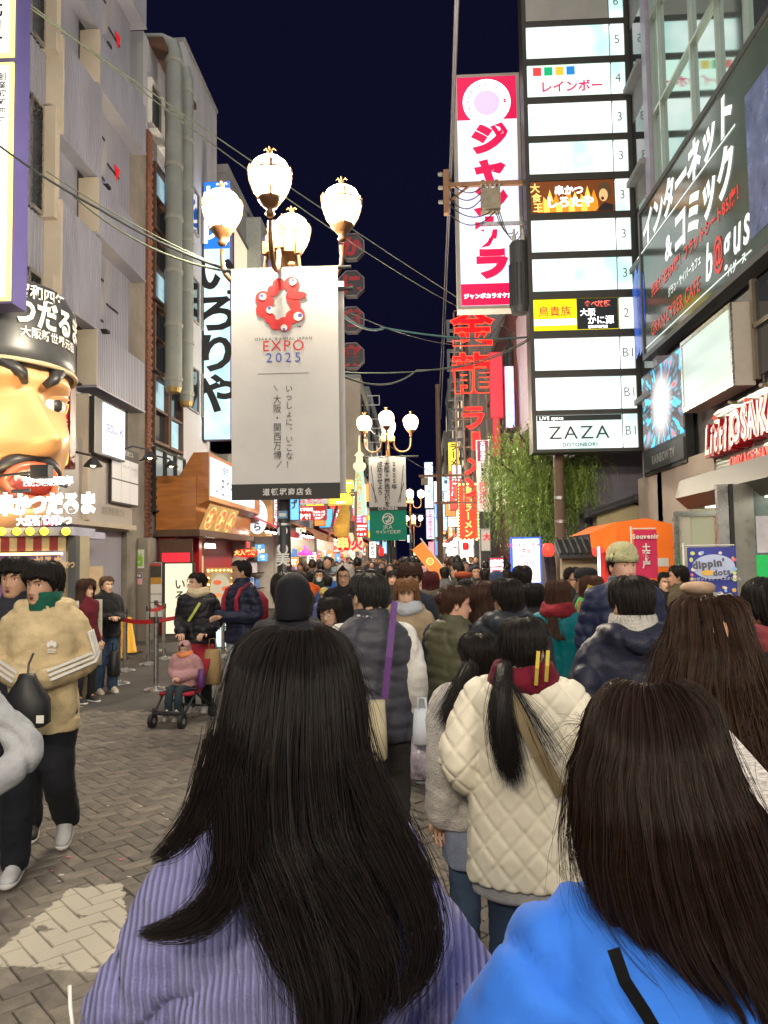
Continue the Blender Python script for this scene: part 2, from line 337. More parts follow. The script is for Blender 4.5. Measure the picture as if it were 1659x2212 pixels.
for k in range(6):
    zf = 5.08+2.94*k
    # bands between floors: recessed corrugation over the last bay, plain strip over the middle bay
    for nm, (a, b), (c, d_), dep in (('wall_panel', (y3_+.02, y4_), (zf+1.1, zf+2.9), .0), ('wall_panel', (y2_, y3_-.02), (zf+1.1, zf+2.88), .28)):
        mb = MB(); corr(mb, SL, a, b, c, d_, dep, CORR, back=(-.1 if dep else None))
        if dep: mb.slab(SL, a-.02, b+.02, c-.03, c, -.1, dep+.01, CORR); mb.slab(SL, a-.06, a-.01, c, d_, -.1, dep+.015, CREAM)
        sub(mb, nm, B1)
    mb = MB(); corr(mb, SL, y3_-.2, y4_+.18, zf, zf+1.06, .3, CORR, back=-.1); mb.slab(SL, y3_-.24, y4_+.2, zf-.04, zf, -.1, .31, CORR); mb.slab(SL, y3_-.27, y3_-.21, zf, zf+1.06, -.1, .315, CREAM); sub(mb, 'wall_panel', B1)
    mb = MB(); mb.slab(SL, y2_, y3_-.5, zf+.02, zf+1.08, -.11, .03, CORR); sub(mb, 'wall_panel', B1)
    mb = MB(); mb.slab(SL, y3_-.5, y3_-.22, zf+.02, zf+1.06, -.11, -.06, GLASSD); mb.frame(SL, y3_-.52, y3_-.2, zf, zf+1.08, .03, -.06, .04, BLK); sub(mb, 'window', B1)
    # first bay: window with a cream reveal, corrugation above
    mb = MB(); mb.slab(SL, y1_+.05, y2_-.25, zf-.35, zf+1.45, -.11, -.08, GLASSD); mb.frame(SL, y1_, y2_-.2, zf-.4, zf+1.5, .06, -.1, .05, STEEL); mb.slab(SL, y2_-.2, y2_-.04, zf-.42, zf+1.52, -.1, .24, CREAM); sub(mb, 'window', B1)
    mb = MB(); corr(mb, SL, y0_, y2_-.02, zf+1.52, zf+2.52, .0, CORR, pitch=.11); sub(mb, 'wall_panel', B1)
    for t_ in range(3):
        mb = MB(); mb.slab(SL, y3_+.15+.75*(t_ % 2), y3_+.75+.75*(t_ % 2), zf+1.5+.42*t_, zf+1.54+.42*t_, .002, .02, BLK); sub(mb, 'vent_slot', B1)
    if 0 < k < 4:
        mb = MB(); mb.poly(SL, [(y3_+1.25, zf+2.12), (y3_+1.5, zf+2.12), (y3_+1.37, zf+1.82)], .01, M('red marker', (.6, .01, .02), .4, var=0, emit=.25, ecol=(1, .02, .03)), .02); sub(mb, 'fire_access_mark', B1)
# small wall washers tucked in the recesses (their warm pools show on the metal)
for k, (yy, zz) in enumerate(((y3_+.45, 5.08+1.2), (y3_+.45, 8.02+1.2), (y3_+.45, 10.96+1.2), (y2_+.2, 5.08+.2))):
    mb = MB(); mb.slab(SL, yy-.08, yy+.08, zz, zz+.06, .08, .24, BLK); f = sub(mb, 'wall_washer', B1)
    l = bpy.data.lights.new('wall_washer_light', 'SPOT'); l.energy = 26; l.color = (1, .72, .25); l.spot_size = R(85); l.spot_blend = .9; l.shadow_soft_size = .05
    lo = bpy.data.objects.new('wall_washer_light', l); COL.objects.link(lo); lo.location = SL.p(yy, zz+.1, .3); lo.rotation_euler = Vector((-.3, 0, 1)).to_track_quat('-Z', 'Y').to_euler()
# street level of that building
mb = MB(); mb.slab(SL, 12.6, y4_, 2.55, 4.05, -.11, .1, M('pale grey shop panel', (.45, .4, .37), .5, var=.06)); mb.slab(SL, 12.5, y4_+.1, 2.45, 2.55, -.11, .16, CREAM); mb.slab(SL, y3_-.35, y3_-.2, 2.55, 4.9, -.1, .2, CREAM)
mb.text(SL, '道頓堀極楽ビル', y3_+.5, 2.72, .17, M('brushed letter', (.3, .26, .22), .4, var=0), .105); sub(mb, 'shop_fascia', B1)
mb = MB(); corr(mb, SL, 14.55, 16.2, .0, 2.45, -.35, M('cream slat wall', (.5, .42, .33), .6, var=.08), pitch=.07); mb.slab(SL, 13.9, 16.6, 2.42, 2.46, -.9, .0, CREAM); sub(mb, 'entrance_wall', B1)
mb = MB(); mb.slab(SL, 14.3, 14.9, .25, 2.2, -.3, -.26, E('teal screen', (.05, .33, .42), .9)); mb.frame(SL, 14.25, 14.95, .2, 2.25, .05, -.3, -.24, BLK); mb.text(SL, '1.26.7', 14.35, 1.95, .14, LWHITE, -.25); sub(mb, 'display_screen', B1)
mb = MB(); mb.slab(SL, 13.2, 14.15, 0, 2.15, -.15, .1, M('lilac door', (.55, .53, .7), .5, var=.05)); mb.slab(SL, 13.35, 13.95, .6, 1.85, .1, .11, M('lilac door glass', (.7, .7, .85), .2, var=0, emit=.35, ecol=(.75, .72, 1))); mb.slab(SL, 14.02, 14.06, .9, 1.2, .1, .15, STEEL); mb.slab(SL, 13.0, 14.3, 2.2, 2.32, -.12, .35, M('lilac canopy', (.5, .5, .66), .5, var=.05)); d_ = sub(mb, 'shop_door', B1)
# building directory board
mb = MB(); Sd = leftwall(15.0, 2.95, LX+.12); mb.slab(Sd, 0, 1.5, 0, 1.2, 0, .05, BLK); bd = mb.build('building_directory', label='white tenant directory board with black header on the wall below the small lit screen', cat='sign')
for i in range(3):
    for j in range(2):
        m_ = MB(); m_.slab(Sd, .04+i*.48, .49+i*.48, .04+j*.47, .48+j*.47, .05, .06, E('board panel', (.72, .66, .6), .55)); 
        if j == 1 and i: m_.text(Sd, ('SEOUL 90', 'Nutopia')[i-1], .08+i*.48, .3+j*.47, .085, M('grey print', (.35, .33, .32), .5, var=0), .063, bold=.0)
        m_.build('board_panel', bd)
m_ = MB(); m_.text(Sd, '道頓堀極楽ビル', .75, 1.05, .12, M('pale print', (.7, .68, .64), .5, var=0), .056, 'c'); m_.build('lettering', bd)
# SEOUL 90 screen
A, B_ = atX(221, 857, -6.0), atX(270, 983, -6.0); Ss = leftwall(A.y, 3.8, -6.0); Wd, Hh = B_.y-A.y, 1.06
mb = MB(); mb.slab(Ss, -.35, Wd, 0, Hh, -.3, 0, BLK); sc_ = mb.build('led_screen', label='small white LED screen reading SEOUL 90 on the corrugated wall', cat='sign')
m_ = MB(); m_.slab(Ss, 0.02, Wd-.04, .04, Hh-.04, 0, .012, E('cool led white', (.8, .83, 1), 1.25)); m_.build('screen_face', sc_)
m_ = MB(); m_.text(Ss, 'SEOUL 90', Wd*.5, Hh*.46, .215, M('blue led', (.02, .02, .2), .5, var=0, emit=.5, ecol=(.03, .02, .35)), .018, 'c', bold=.03, ax=.85); m_.build('lettering', sc_)
# gooseneck lamps
def gooseneck(p, out, name, label, lit=True):
    p = Vector(p); mb = MB(); mb.tube([p, p+Vector((out*.5, -.02, .1)), p+Vector((out*.95, -.05, .02)), p+Vector((out, -.06, -.06))], .018, BLK); o = mb.build(name, label=label, cat='lamp', smooth=True)
    q = p+Vector((out, -.06, -.1)); m_ = MB(); m_.lathe([(.03, .08), (.07, .05), (.15, -.05), (.16, -.07)], q, BLK, 14, caps=False); m_.build('lamp_shade', o, smooth=True)
    m_ = MB(); m_.ball(q+Vector((0, 0, -.03)), .05, WARM if lit else COOL); m_.build('bulb', o, smooth=True)
gooseneck(SL.p(15.35, 4.02, .1), .75, 'wall_lamp', 'black arm lamp under the small lit screen, first of two over the directory board')
gooseneck(SL.p(17.0, 4.05, .0), .75, 'wall_lamp', 'black arm lamp on the taupe pilaster beside the directory board')
gooseneck(SL.p(12.75, 3.55, .1), .7, 'wall_lamp', 'bare bright bulb on an arm between the giant face and the directory board')
# ---------------------------------------------------------------- LEFT: taupe pilaster, old window building, pipes, white building
B2 = thing('window_building', 'old narrow building with brown window frames and a brick edge behind the tall pipes', 'building', loc=(LX-3, 19, 0))
ya, yb, yc = LYu(279), LYu(316), LYu(327); yd = 20.6
zt = atX(300, 247, LX).z
mb = MB(); mb.box(LX-8, LX-.02, ya, yb, 0, zt, TAUPE); sub(mb, 'pilaster', B2)
mb = MB(); mb.box(LX-8, LX-.1, yb, yd, 0, zt+2.4, WHWALL); sub(mb, 'wall', B2)
mb = MB()
nz = int(zt/.09)
for i in range(nz):
    for j in range(2):
        a = yb+.003+j*.17-(i % 2)*.08; mb.slab(SL, max(yb, a), min(yc+.02, a+.16), i*.09, i*.09+.078, -.1, .03+random.uniform(0, .012), BRICKR)
o = sub(mb, 'brick_edge', B2, kind='stuff')
WINB = M('brown window frame', (.1, .05, .032), .5, var=.15)
CURT = M('lit blind', (.3, .5, .62), .6, var=.2, scale=3, emit=.25, ecol=(.35, .62, .85))
for r_ in range(5):
    for c_ in range(2):
        a = yc+.1+c_*1.15; z = 4.6+r_*1.75
        if r_ > 3: break
        mb = MB(); mb.frame(SL, a, a+1.08, z, z+1.65, .07, -.1, .06, WINB); mb.slab(SL, a+.07, a+1.01, z+.8, z+.86, -.08, .05, WINB); wn_ = sub(mb, 'window', B2)
        for h in range(2):
            mb = MB(); mb.slab(SL, a+.07, a+1.01, z+.07+h*.78, z+.8+h*.78, -.09, -.06, (CURT if (r_*2+c_+h) % 3 == 1 else GLASSD)); p_ = mb.build('pane', wn_)
mb = MB(); mb.slab(SL, yc+.02, yd, zt+.1, zt+.2, -.1, .12, WHITEP); sub(mb, 'cornice', B2); mb = MB(); mb.slab(SL, yc+.02, yd, zt+2.35, zt+2.5, -.3, .25, WINB); sub(mb, 'eave', B2)
for c_ in range(3):
    mb = MB(); mb.slab(SL, yb+.35+c_*.95, yb+1.2+c_*.95, zt+.35, zt+1.4, -.1, -.06, GLASSD); mb.frame(SL, yb+.3+c_*.95, yb+1.24+c_*.95, zt+.3, zt+1.45, .05, -.1, .0, WHITEP); sub(mb, 'window', B2)
for i in range(9):
    mb = MB(); mb.slab(SL, ya+.1+i*.14, ya+.13+i*.14, zt, zt+.7, -.5, -.46, WHITEP); sub(mb, 'railing_bar', B2)
# first floor glazing with white slat film above the orange restaurant
for c_ in range(3):
    a = yc+.1+c_*.8; mb = MB(); mb.frame(SL, a, a+.78, 2.95, 4.5, .04, -.1, .08, BLK)
    wn_ = sub(mb, 'window', B2); mb = MB(); mb.slab(SL, a+.04, a+.74, 2.99, 4.46, -.1, .0, M('pale lit glass', (.35, .4, .42), .2, var=.15, emit=.22, ecol=(.7, .8, .85))); mb.build('pane', wn_)
    for i in range(4):
        mb = MB(); mb.slab(SL, a+.05, a+.73, 3.05+i*.22, 3.1+i*.22, .01, .03, BLK); mb.build('slat', wn_)
# two big ventilation pipes
PIPE = M('grey green duct paint', (.27, .29, .27), .4, var=.15, scale=1.5, tint=(.2, .21, .2))
for k, (u, vtop, vbot, rr) in enumerate(((375, 92, 838, .21), (402, 150, 868, .19))):
    X = LX+.33; a = atX(u, 600, X); zt_, zb_ = atX(u, vtop, X).z, atX(u, vbot, X).z
    mb = MB(); el = [Vector((X, a.y, zb_)), Vector((X, a.y, zt_-.3)), Vector((X-.05, a.y, zt_-.08)), Vector((X-.28, a.y-.02, zt_+.02)), Vector((X-1.6, a.y-.05, zt_+.05))]
    mb.tube(el, rr, PIPE, 16); pp = mb.build('ventilation_duct', label=('thick grey green duct rising between the old windows and the white building, taller one', 'second grey green duct with the shorter elbow beside the white building')[k], cat='duct', smooth=True); smooth_angle(pp, 50)
    for z in np.arange(zb_+.2, zt_-.4, 1.35):
        m_ = MB(); m_.lathe([(rr+.004, z-.05), (rr+.022, z-.045), (rr+.022, z+.045), (rr+.004, z+.05)], (X, a.y, 0), M('duct band', (.3, .3, .27), .45, var=.1), 16); m_.build('collar', pp)
    m_ = MB(); m_.lathe([(rr*.8, zb_-.12), (rr*.95, zb_-.02), (rr*.95, zb_+.02)], (X, a.y, 0), M('brass cap', (.4, .27, .1), .5, metal=.6), 16); m_.build('cap', pp)
B3 = thing('white_building', 'tall plain white building behind the two ducts', 'building', loc=(LX-3, 22, 0))
A, B_ = atX(397, 89, LX), atX(468, 243, LX); zt3 = A.z
mb = MB(); mb.box(LX-8, LX, A.y, B_.y, 0, zt3, WHWALL); mb.box(LX-8, LX+.04, A.y-.02, B_.y+.02, zt3, zt3+.1, CONC); sub(mb, 'wall', B3)
mb = MB(); mb.box(LX-2.6, LX-.3, yd-.4, A.y-.05, 11, zt3-1.2, CONC); mb.tube([(LX-2.4, yd-.1, zt3-1.0), (LX-.6, yd-.1, zt3-1.0)], .55, CONC, 14); sub(mb, 'plant_room', B3)
for i in range(3):
    for j in range(2):
        zb = 6.0+i*2.6; mb = MB(); mb.slab(SL, A.y+.3+j*1.4, A.y+1.3+j*1.4, zb, zb+1.2, .002, .03, GLASSD); mb.frame(SL, A.y+.26+j*1.4, A.y+1.34+j*1.4, zb-.04, zb+1.24, .05, .0, .06, CONC); sub(mb, 'window', B3)
        mb = MB(); mb.slab(SL, B_.y-.9, B_.y-.1, zb-.9, zb-.3, .05, .5, CREAM); sub(mb, 'air_conditioner', B3)
        for q in range(1): pass
# ---------------------------------------------------------------- LEFT: far row
def block(name, label, x0, x1, y0, y1, h, mat, side, floors=4, bays=4, wmat=None, frame=None, z0=3.2):
    B = thing(name, label, 'building', loc=((x0+x1)/2, (y0+y1)/2, 0)); mb = MB(); mb.box(x0, x1, y0, y1, 0, h, mat); mb.box(x0-.05, x1+.05, y0-.05, y1+.05, h, h+.25, CONC); sub(mb, 'wall', B)
    S = leftwall(y0, 0, x1) if side > 0 else rightwall(y1, 0, x0); L_ = y1-y0; fh = (h-z0-.6)/floors; bw = L_/bays
    for i in range(floors):
        for j in range(bays):
            mb = MB(); a, b, c, d = j*bw+bw*.15, j*bw+bw*.85, z0+i*fh+fh*.2, z0+i*fh+fh*.78
            mb.frame(S, a, b, c, d, .07, .002, .08, frame or DKGREY); wi = sub(mb, 'window', B)
            mb = MB(); mb.slab(S, a+.07, b-.07, c+.07, d-.07, .003, .03, wmat if wmat and random.random() < .35 else GLASSD); mb.build('pane', wi)
    return B, S
LITWIN = M('lit window', (.4, .35, .25), .3, var=.2, scale=2, emit=.7, ecol=(1, .85, .6))
B4, S4 = block('grey_building', 'grey building with tall vertical fins behind the street lamp globes', -14, -6.1, 24.2, 56, 14.5, CONC, 1, 3, 8, LITWIN)
FIN = M('pale fin', (.42, .4, .46), .5, var=.1)
for i in range(13):
    yf = 31.5+i*1.9; mb = MB(); mb.slab(S4, yf-24.2, yf-24.2+.35, 9.2, 16.2, .1, .55, FIN); sub(mb, 'fin', B4)
mb = MB(); A, B_ = atY(499, 471, 27), atY(563, 471, 27); mb.box(A.x, B_.x, 27, 30, 6, A.z, M('grey shaft', (.33, .35, .33), .8, var=.1)); mb.box(B_.x, B_.x+.55, 27.3, 30, 6, A.z-.6, M('lilac wall', (.3, .26, .5), .7, var=.08)); sub(mb, 'stair_shaft', B4)
B5, S5 = block('beige_building', 'beige building right of the large white banner', -13, atY(742, 900, 44).x, 57, 66, atY(735, 812, 44).z+3.0, CREAM, 1, 5, 2, LITWIN)
B6, S6 = block('balcony_building', 'grey apartment building with white balcony rails beyond the second street lamp', -14, atY(800, 900, 70).x, 68, 92, 17, CONC, 1, 6, 5, LITWIN)
for i in range(6):
    mb = MB(); S_ = front((atY(775, 900, 68).x-1.3, 67.9, 5+i*2.1)); mb.frame(S_, 0, 3.2, 0, .9, .06, 0, .06, WHITEP)
    for j in range(5): mb.slab(S_, .5+j*.5, .54+j*.5, .06, .84, 0, .05, WHITEP)
    sub(mb, 'balcony_rail', B6)
block('far_building', 'dim low building closing the left side at the far end of the street', -13, -4.2, 94, 140, 13, CONC, 1, 4, 6, LITWIN)
block('far_building', 'dim low building closing the right side at the far end of the street', 2.2, 12, 96, 140, 11, CONC, -1, 4, 6, LITWIN)
# ---------------------------------------------------------------- RIGHT buildings
RX = 5.05
SR = rightwall(0, 0, RX)          # x = -Y
B7 = thing('glass_building', 'mirror glass building that carries the dark billboard', 'building', loc=(RX+3, 12, 0))
MIR = M('mirror glass', (.42, .52, .5), .035, metal=.9, var=.05, scale=.5)
MULL = M('pale aluminium', (.5, .56, .5), .35, metal=.7, var=.06)
Yg = atX(1416, 300, RX).y; Yend = 17.45
mb = MB(); mb.box(RX+.12, RX+9, 5.5, Yend, 0, 21, CONC); sub(mb, 'wall', B7)
cols = [Yg, 15.2, 13.5, 12.35, 11.3, 10.35, 9.4, 8.4, 7.4, 6.4]
for j in range(9):
    for i in range(5):
        z = 8.85+i*2.05; mb = MB(); mb.slab(SR, -cols[j]+.03, -cols[j+1]-.03, z+.03, z+2.02, -.06, -.02, MIR); sub(mb, 'pane', B7)
mb = MB()
for j in range(10): mb.slab(SR, -cols[j]-.03, -cols[j]+.03, 8.8, 19.1, -.08, .05, MULL)
for i in range(6): mb.slab(SR, -Yg, -6.4, 8.82+i*2.05, 8.88+i*2.05, -.075, .045, MULL)
sub(mb, 'mullion', B7)
mb = MB(); mb.slab(SR, -Yend, -Yg-.35, 0, 21, -.12, .0, CONC); mb.slab(SR, -Yg-.35, -Yg-.05, 0, 21, -.12, .12, M('lilac corner post', (.34, .32, .42), .4, var=.1)); sub(mb, 'side_wall', B7)
for z in (5.2, 8.2, 10.2, 12.4): 
    mb = MB(); mb.slab(SR, -Yend+.05, -Yg-.42, z, z+1.3, .002, .04, GLASSD); mb.slab(SR, -Yend+.05, -Yg-.42, z-.12, z, .0, .2, CONC); sub(mb, 'window', B7)
# windows right of the white box sign, entry wall below
mb = MB(); mb.slab(SR, -11.4, -6.4, 4.35, 5.75, .0, .03, GLASSD)
for y in (11.4, 10.3, 9.0, 7.8): mb.slab(SR, -y-.04, -y+.04, 4.3, 5.8, .0, .08, M('bronze mullion', (.2, .17, .13), .4, metal=.5))
mb.slab(SR, -11.4, -6.4, 5.05, 5.12, .0, .08, MATS['bronze mullion']); sub(mb, 'window', B7)
mb = MB(); mb.slab(SR, -Yend+.02, -14.2, 0, 3.45, .0, .12, M('beige plaster', (.48, .4, .34), .6, var=.1, scale=1.5, tint=(.4, .33, .27))); mb.slab(SR, -14.2, -12.95, 0, 2.95, .0, .1, M('pale green panel', (.4, .41, .28), .5, var=.08)); mb.slab(SR, -14.2, -12.95, 2.95, 3.5, .0, .13, CREAM); sub(mb, 'street_wall', B7)
mb = MB()
for i in range(24): mb.slab(SR, -16.0, -14.9, .1+i*.085, .17+i*.085, .125, .15, M('shutter slat', (.24, .17, .15), .45, var=.12))
sub(mb, 'shutter', B7)
# next buildings to the right
B8, S8 = block('dark_building', 'purple grey building behind the karaoke sign', 3.9, 12, 19.2, 25, 14.5, M('purple grey wall', (.2, .18, .24), .7, var=.12), -1, 3, 3, None, z0=5)
mb = MB(); mb.box(3.3, 3.88, 20.5, 25, 5.6, 9.5, M('mauve wall', (.4, .33, .4), .7, var=.1)); sub(mb, 'wall_box', B8)
B9, S9 = block('ramen_building', 'red lit building behind the tall neon ramen sign', 3.3, 12, 25.4, 33, 10.5, M('maroon wall', (.16, .05, .05), .7, var=.15), -1, 3, 3, LITWIN)
B10, S10 = block('vertical_sign_building', 'grey building with a column of unlit letters behind the neon sign', 2.35, 12, 34, 62, 14.2, CONC, -1, 4, 8, LITWIN)
for i in range(5):
    mb = MB(); z = 12.6-i*1.5; S_ = front((1.55, 38, z)); mb.frame(S_, 0, .8, 0, 1.1, .14, -.2, 0, M('unlit letter', (.24, .25, .27), .5, var=.1)); mb.slab(S_, .14, .66, .5, .62, -.2, 0, MATS['unlit letter']); sub(mb, 'sign_letter', B10)
B11, S11 = block('slim_building', 'dark slim building past the hanging vertical karaoke signs', 2.2, 12, 63, 95, 12, CONC, -1, 4, 5, LITWIN)
# ---------------------------------------------------------------- people
def ocol(key, rough=.8, bump=.2, bscale=60, stretch=(1, 1, 1), spec=.3, var=.18, scale=7, sheen=0., rib=0., quilt=False):
    # cloth, skin or hair whose own colour is set per object
    m = M(key, (1, 1, 1), rough, var=var, scale=scale, bump=bump, bscale=bscale, spec=spec, stretch=stretch); n = m.node_tree.nodes; L = m.node_tree.links
    oi = n.new('ShaderNodeObjectInfo')
    for x in n:
        if x.type == 'MIX_RGB' and x.blend_type == 'MULTIPLY': L.new(oi.outputs['Color'], x.inputs[1])
    b = n['Principled BSDF']; b.inputs['Sheen Weight'].default_value = sheen; b.inputs['Sheen Roughness'].default_value = .5
    if rib:
        tc = n.new('ShaderNodeTexCoord'); wv = n.new('ShaderNodeTexWave'); wv.wave_type = 'BANDS'; wv.bands_direction = 'X'; wv.inputs['Scale'].default_value = rib; wv.inputs['Distortion'].default_value = .35; wv.inputs['Detail'].default_value = 1; wv.inputs['Detail Scale'].default_value = .6
        L.new(tc.outputs['Object'], wv.inputs['Vector']); bp = n.new('ShaderNodeBump'); bp.inputs['Strength'].default_value = .8; bp.inputs['Distance'].default_value = .006
        old = b.inputs['Normal'].links[0].from_socket if b.inputs['Normal'].is_linked else None
        if old: L.new(old, bp.inputs['Normal'])
        L.new(wv.outputs[1], bp.inputs['Height']); L.new(bp.outputs[0], b.inputs['Normal'])
        src = b.inputs['Base Color'].links[0].from_socket; mx = n.new('ShaderNodeMixRGB'); mx.blend_type = 'MULTIPLY'; mx.inputs[0].default_value = 1; L.new(src, mx.inputs[1])
        mr = n.new('ShaderNodeMapRange'); mr.inputs[3].default_value = .72; mr.inputs[4].default_value = 1.1; L.new(wv.outputs[1], mr.inputs[0]); L.new(mr.outputs[0], mx.inputs[2]); L.new(mx.outputs[0], b.inputs['Base Color'])  # base colour also darkened between the ribs, in place of their shade
    return m
SKIN = ocol('skin', .5, .05, 200, var=.06, scale=20); SKIN.node_tree.nodes['Principled BSDF'].inputs['Subsurface Weight'].default_value = .0
QSHELL = ocol('quilt shell', .6, .06, 30, spec=.25, var=.05, scale=3); CLOTH = ocol('cloth', .85, .25, 90, sheen=.03, spec=.15); NYLON = ocol('nylon shell', .5, .18, 35, spec=.22, var=.12); DENIM = ocol('denim', .9, .3, 150, var=.25, scale=5); KNIT = ocol('ribbed knit', .95, .25, 300, rib=26, sheen=.1, var=.1); FLEECE = ocol('fleece', .95, .9, 140, var=.15, scale=30, sheen=.1)
SWEAT = ocol('sweatshirt jersey', .85, .12, 25, var=.08, scale=4, sheen=.08)
HAIR = ocol('hair', .5, .5, 2.2, stretch=(40, 40, 2.2), spec=.22, var=.45, scale=1.6); HAIRS = ocol('hair strand', .42, 0, spec=.2, var=.25, scale=30)
LEATH = ocol('shoe', .5, .1, 60); SOLE = M('white sole', (.6, .58, .55), .6, var=.1)
LIP = M('lip', (.38, .17, .125), .4, var=0); EYEW = M('eye white', (.7, .68, .65), .25, var=0); IRIS = M('dark iris', (.02, .012, .01), .15, var=0); BROW = M('brow', (.025, .018, .014), .8, var=0); MOUTH = M('open mouth', (.09, .015, .015), .5, var=0)
HT = np.array([(-.14, .062, .052, .072), (-.04, .055, .046, .070), (-.014, .058, .056, .074), (-.004, .054, .074, .076), (.006, .052, .086, .079), (.02, .058, .092, .083), (.045, .065, .094, .087), (.07, .070, .094, .092), (.09, .073, .092, .096), (.115, .0755, .091, .1), (.135, .077, .095, .102), (.165, .078, .093, .101), (.19, .072, .082, .092), (.208, .058, .064, .074), (.222, .036, .04, .048), (.229, .016, .018, .022), (.2305, .004, .004, .005)])
def hrad(z, k): return np.interp(z, HT[:, 0], HT[:, k])
def gs(x, z, cx, cz, sx, sz): return np.exp(-((x-cx)/sx)**2-((z-cz)/sz)**2)
def head_surface(phi, z, feats=1., mouth=0.):
    c, s = np.cos(phi), np.sin(phi); x = hrad(z, 1)*s
    fr = hrad(z, 2); y = np.where(c > 0, fr, hrad(z, 3))*c
    # flatter face front
    y = np.where(c > 0, fr*np.sign(c)*np.abs(c)**.8, y)
    ax = np.abs(x); fm = np.clip(c*2.2, 0, 1)*feats
    nz = np.interp(z, [.056, .064, .073, .095, .118, .124], [0, .016, .025, .015, .004, 0])
    sg = np.interp(z, [.06, .075, .12], [.015, .012, .008])
    d = nz*np.exp(-(x/sg)**2)+.006*gs(ax, z, .014, .068, .006, .007)-.011*gs(ax, z, .031, .117, .015, .010)+.004*gs(ax, z, .028, .135, .026, .007)
    d = d+.004*gs(ax, z, .042, .085, .018, .018)+.006*gs(x, z, 0, .0495, .02, .005)+.007*gs(x, z, 0, .037, .016, .006)-.006*gs(x, z, 0, .0435, .023, .0026)+.004*gs(x, z, 0, .010, .018, .011)-.004*gs(x, z, 0, .027, .02, .005)
    return x, y+d*fm
def face_y(x, z): return float(head_surface(np.array([math.asin(min(.99, x/float(hrad(z, 1))))]), np.array([z]))[1][0])
def head_build(mb, off=(0, 0, 0), yawr=0., tilt=0., nu=44, nv=46, sc=1., mouth=False, mats=None, glance=0.):
    sk, lip, ew, ir, br = mats or (SKIN, LIP, EYEW, IRIS, BROW)
    s_ = np.linspace(0, 2*np.pi, nu, endpoint=False); phi = s_-.42*np.sin(s_)
    zs = np.concatenate([np.linspace(-.14, -.02, 5), np.linspace(-.012, .15, nv-14), np.linspace(.158, .2305, 9)])
    P, Z = np.meshgrid(phi, zs); x, y = head_surface(P, Z); V = np.stack([x, y, Z], -1)
    Rm = np.array(Euler((tilt, 0, yawr)).to_matrix()); O = np.array(off)
    def T(p):
        p = np.asarray(p, float).reshape(-1, 3).copy(); wgt = np.clip((p[:, 2]+.14)/.11, 0, 1)[:, None]
        q = (p-[0, -.02, 0])@Rm.T+[0, -.02, 0]; return (p*(1-wgt)+q*wgt)*sc+O
    n, m = len(phi), len(zs); A, B = [], []
    for i in range(m-1):
        for j in range(n):
            k = (j+1) % n; f = (i*n+j, i*n+k, (i+1)*n+k, (i+1)*n+j); cxx = V[i, j, 0]; czz = zs[i]
            (B if abs(cxx) < .021*(1-.5*abs(czz-.0435)/.012) and .032 < czz < .055 and V[i, j, 1] > .05 else A).append(f)
    b = len(mb.v); mb.add(T(V), A+[tuple(range(n))[::-1], tuple((m-1)*n+j for j in range(n))], sk)
    i_ = mb.mi(lip)
    for f in B: mb.f.append(tuple(b+q for q in f)); mb.m.append(i_)
    for sx in (-1, 1):
        def small(c, r, scl, mat, nn=10, mm=8):
            t = MB(); t.ball(c, r, mat, nn, mm, scl); mb.add(T(t.v), t.f, mat)
        ey = float(head_surface(np.array([math.asin(.031/.0755)]), np.array([.1165]))[1][0])
        small((sx*.031, ey-.0065, .1165), .0125, (1.15, 1, .46), ew); small((sx*.031+glance, ey+.001, .1165), .0066, (1, .9, .86), ir, 8, 6)
        t = MB(); t.tube([(sx*(.015+.033*q), ey+.004-.010*(q-.4)**2*3, .1185+.0055*math.sin(math.pi*min(1, q*1.0))) for q in np.linspace(0, 1, 6)], .0019, br, 5); mb.add(T(t.v), t.f, br)
        t = MB(); t.tube([(sx*(.013+.038*q), face_y(.013+.038*q, .1355)+.0008, .1335+.006*math.sin(math.pi*.75*q)) for q in np.linspace(0, 1, 6)], [.002, .0036, .004, .0038, .003, .0012], br, 5); mb.add(T(t.v), t.f, br)
        small((sx*.0785, -.012, .103), .03, (.26, .62, 1.05), sk, 10, 8); small((sx*.082, -.010, .09), .012, (.4, .8, 1), sk, 8, 6)
    if mouth:
        t = MB(); t.ball((0, .097, .043), .0125, MOUTH, 12, 8, (1.0, .35, .75)); mb.add(T(t.v), t.f, MOUTH)
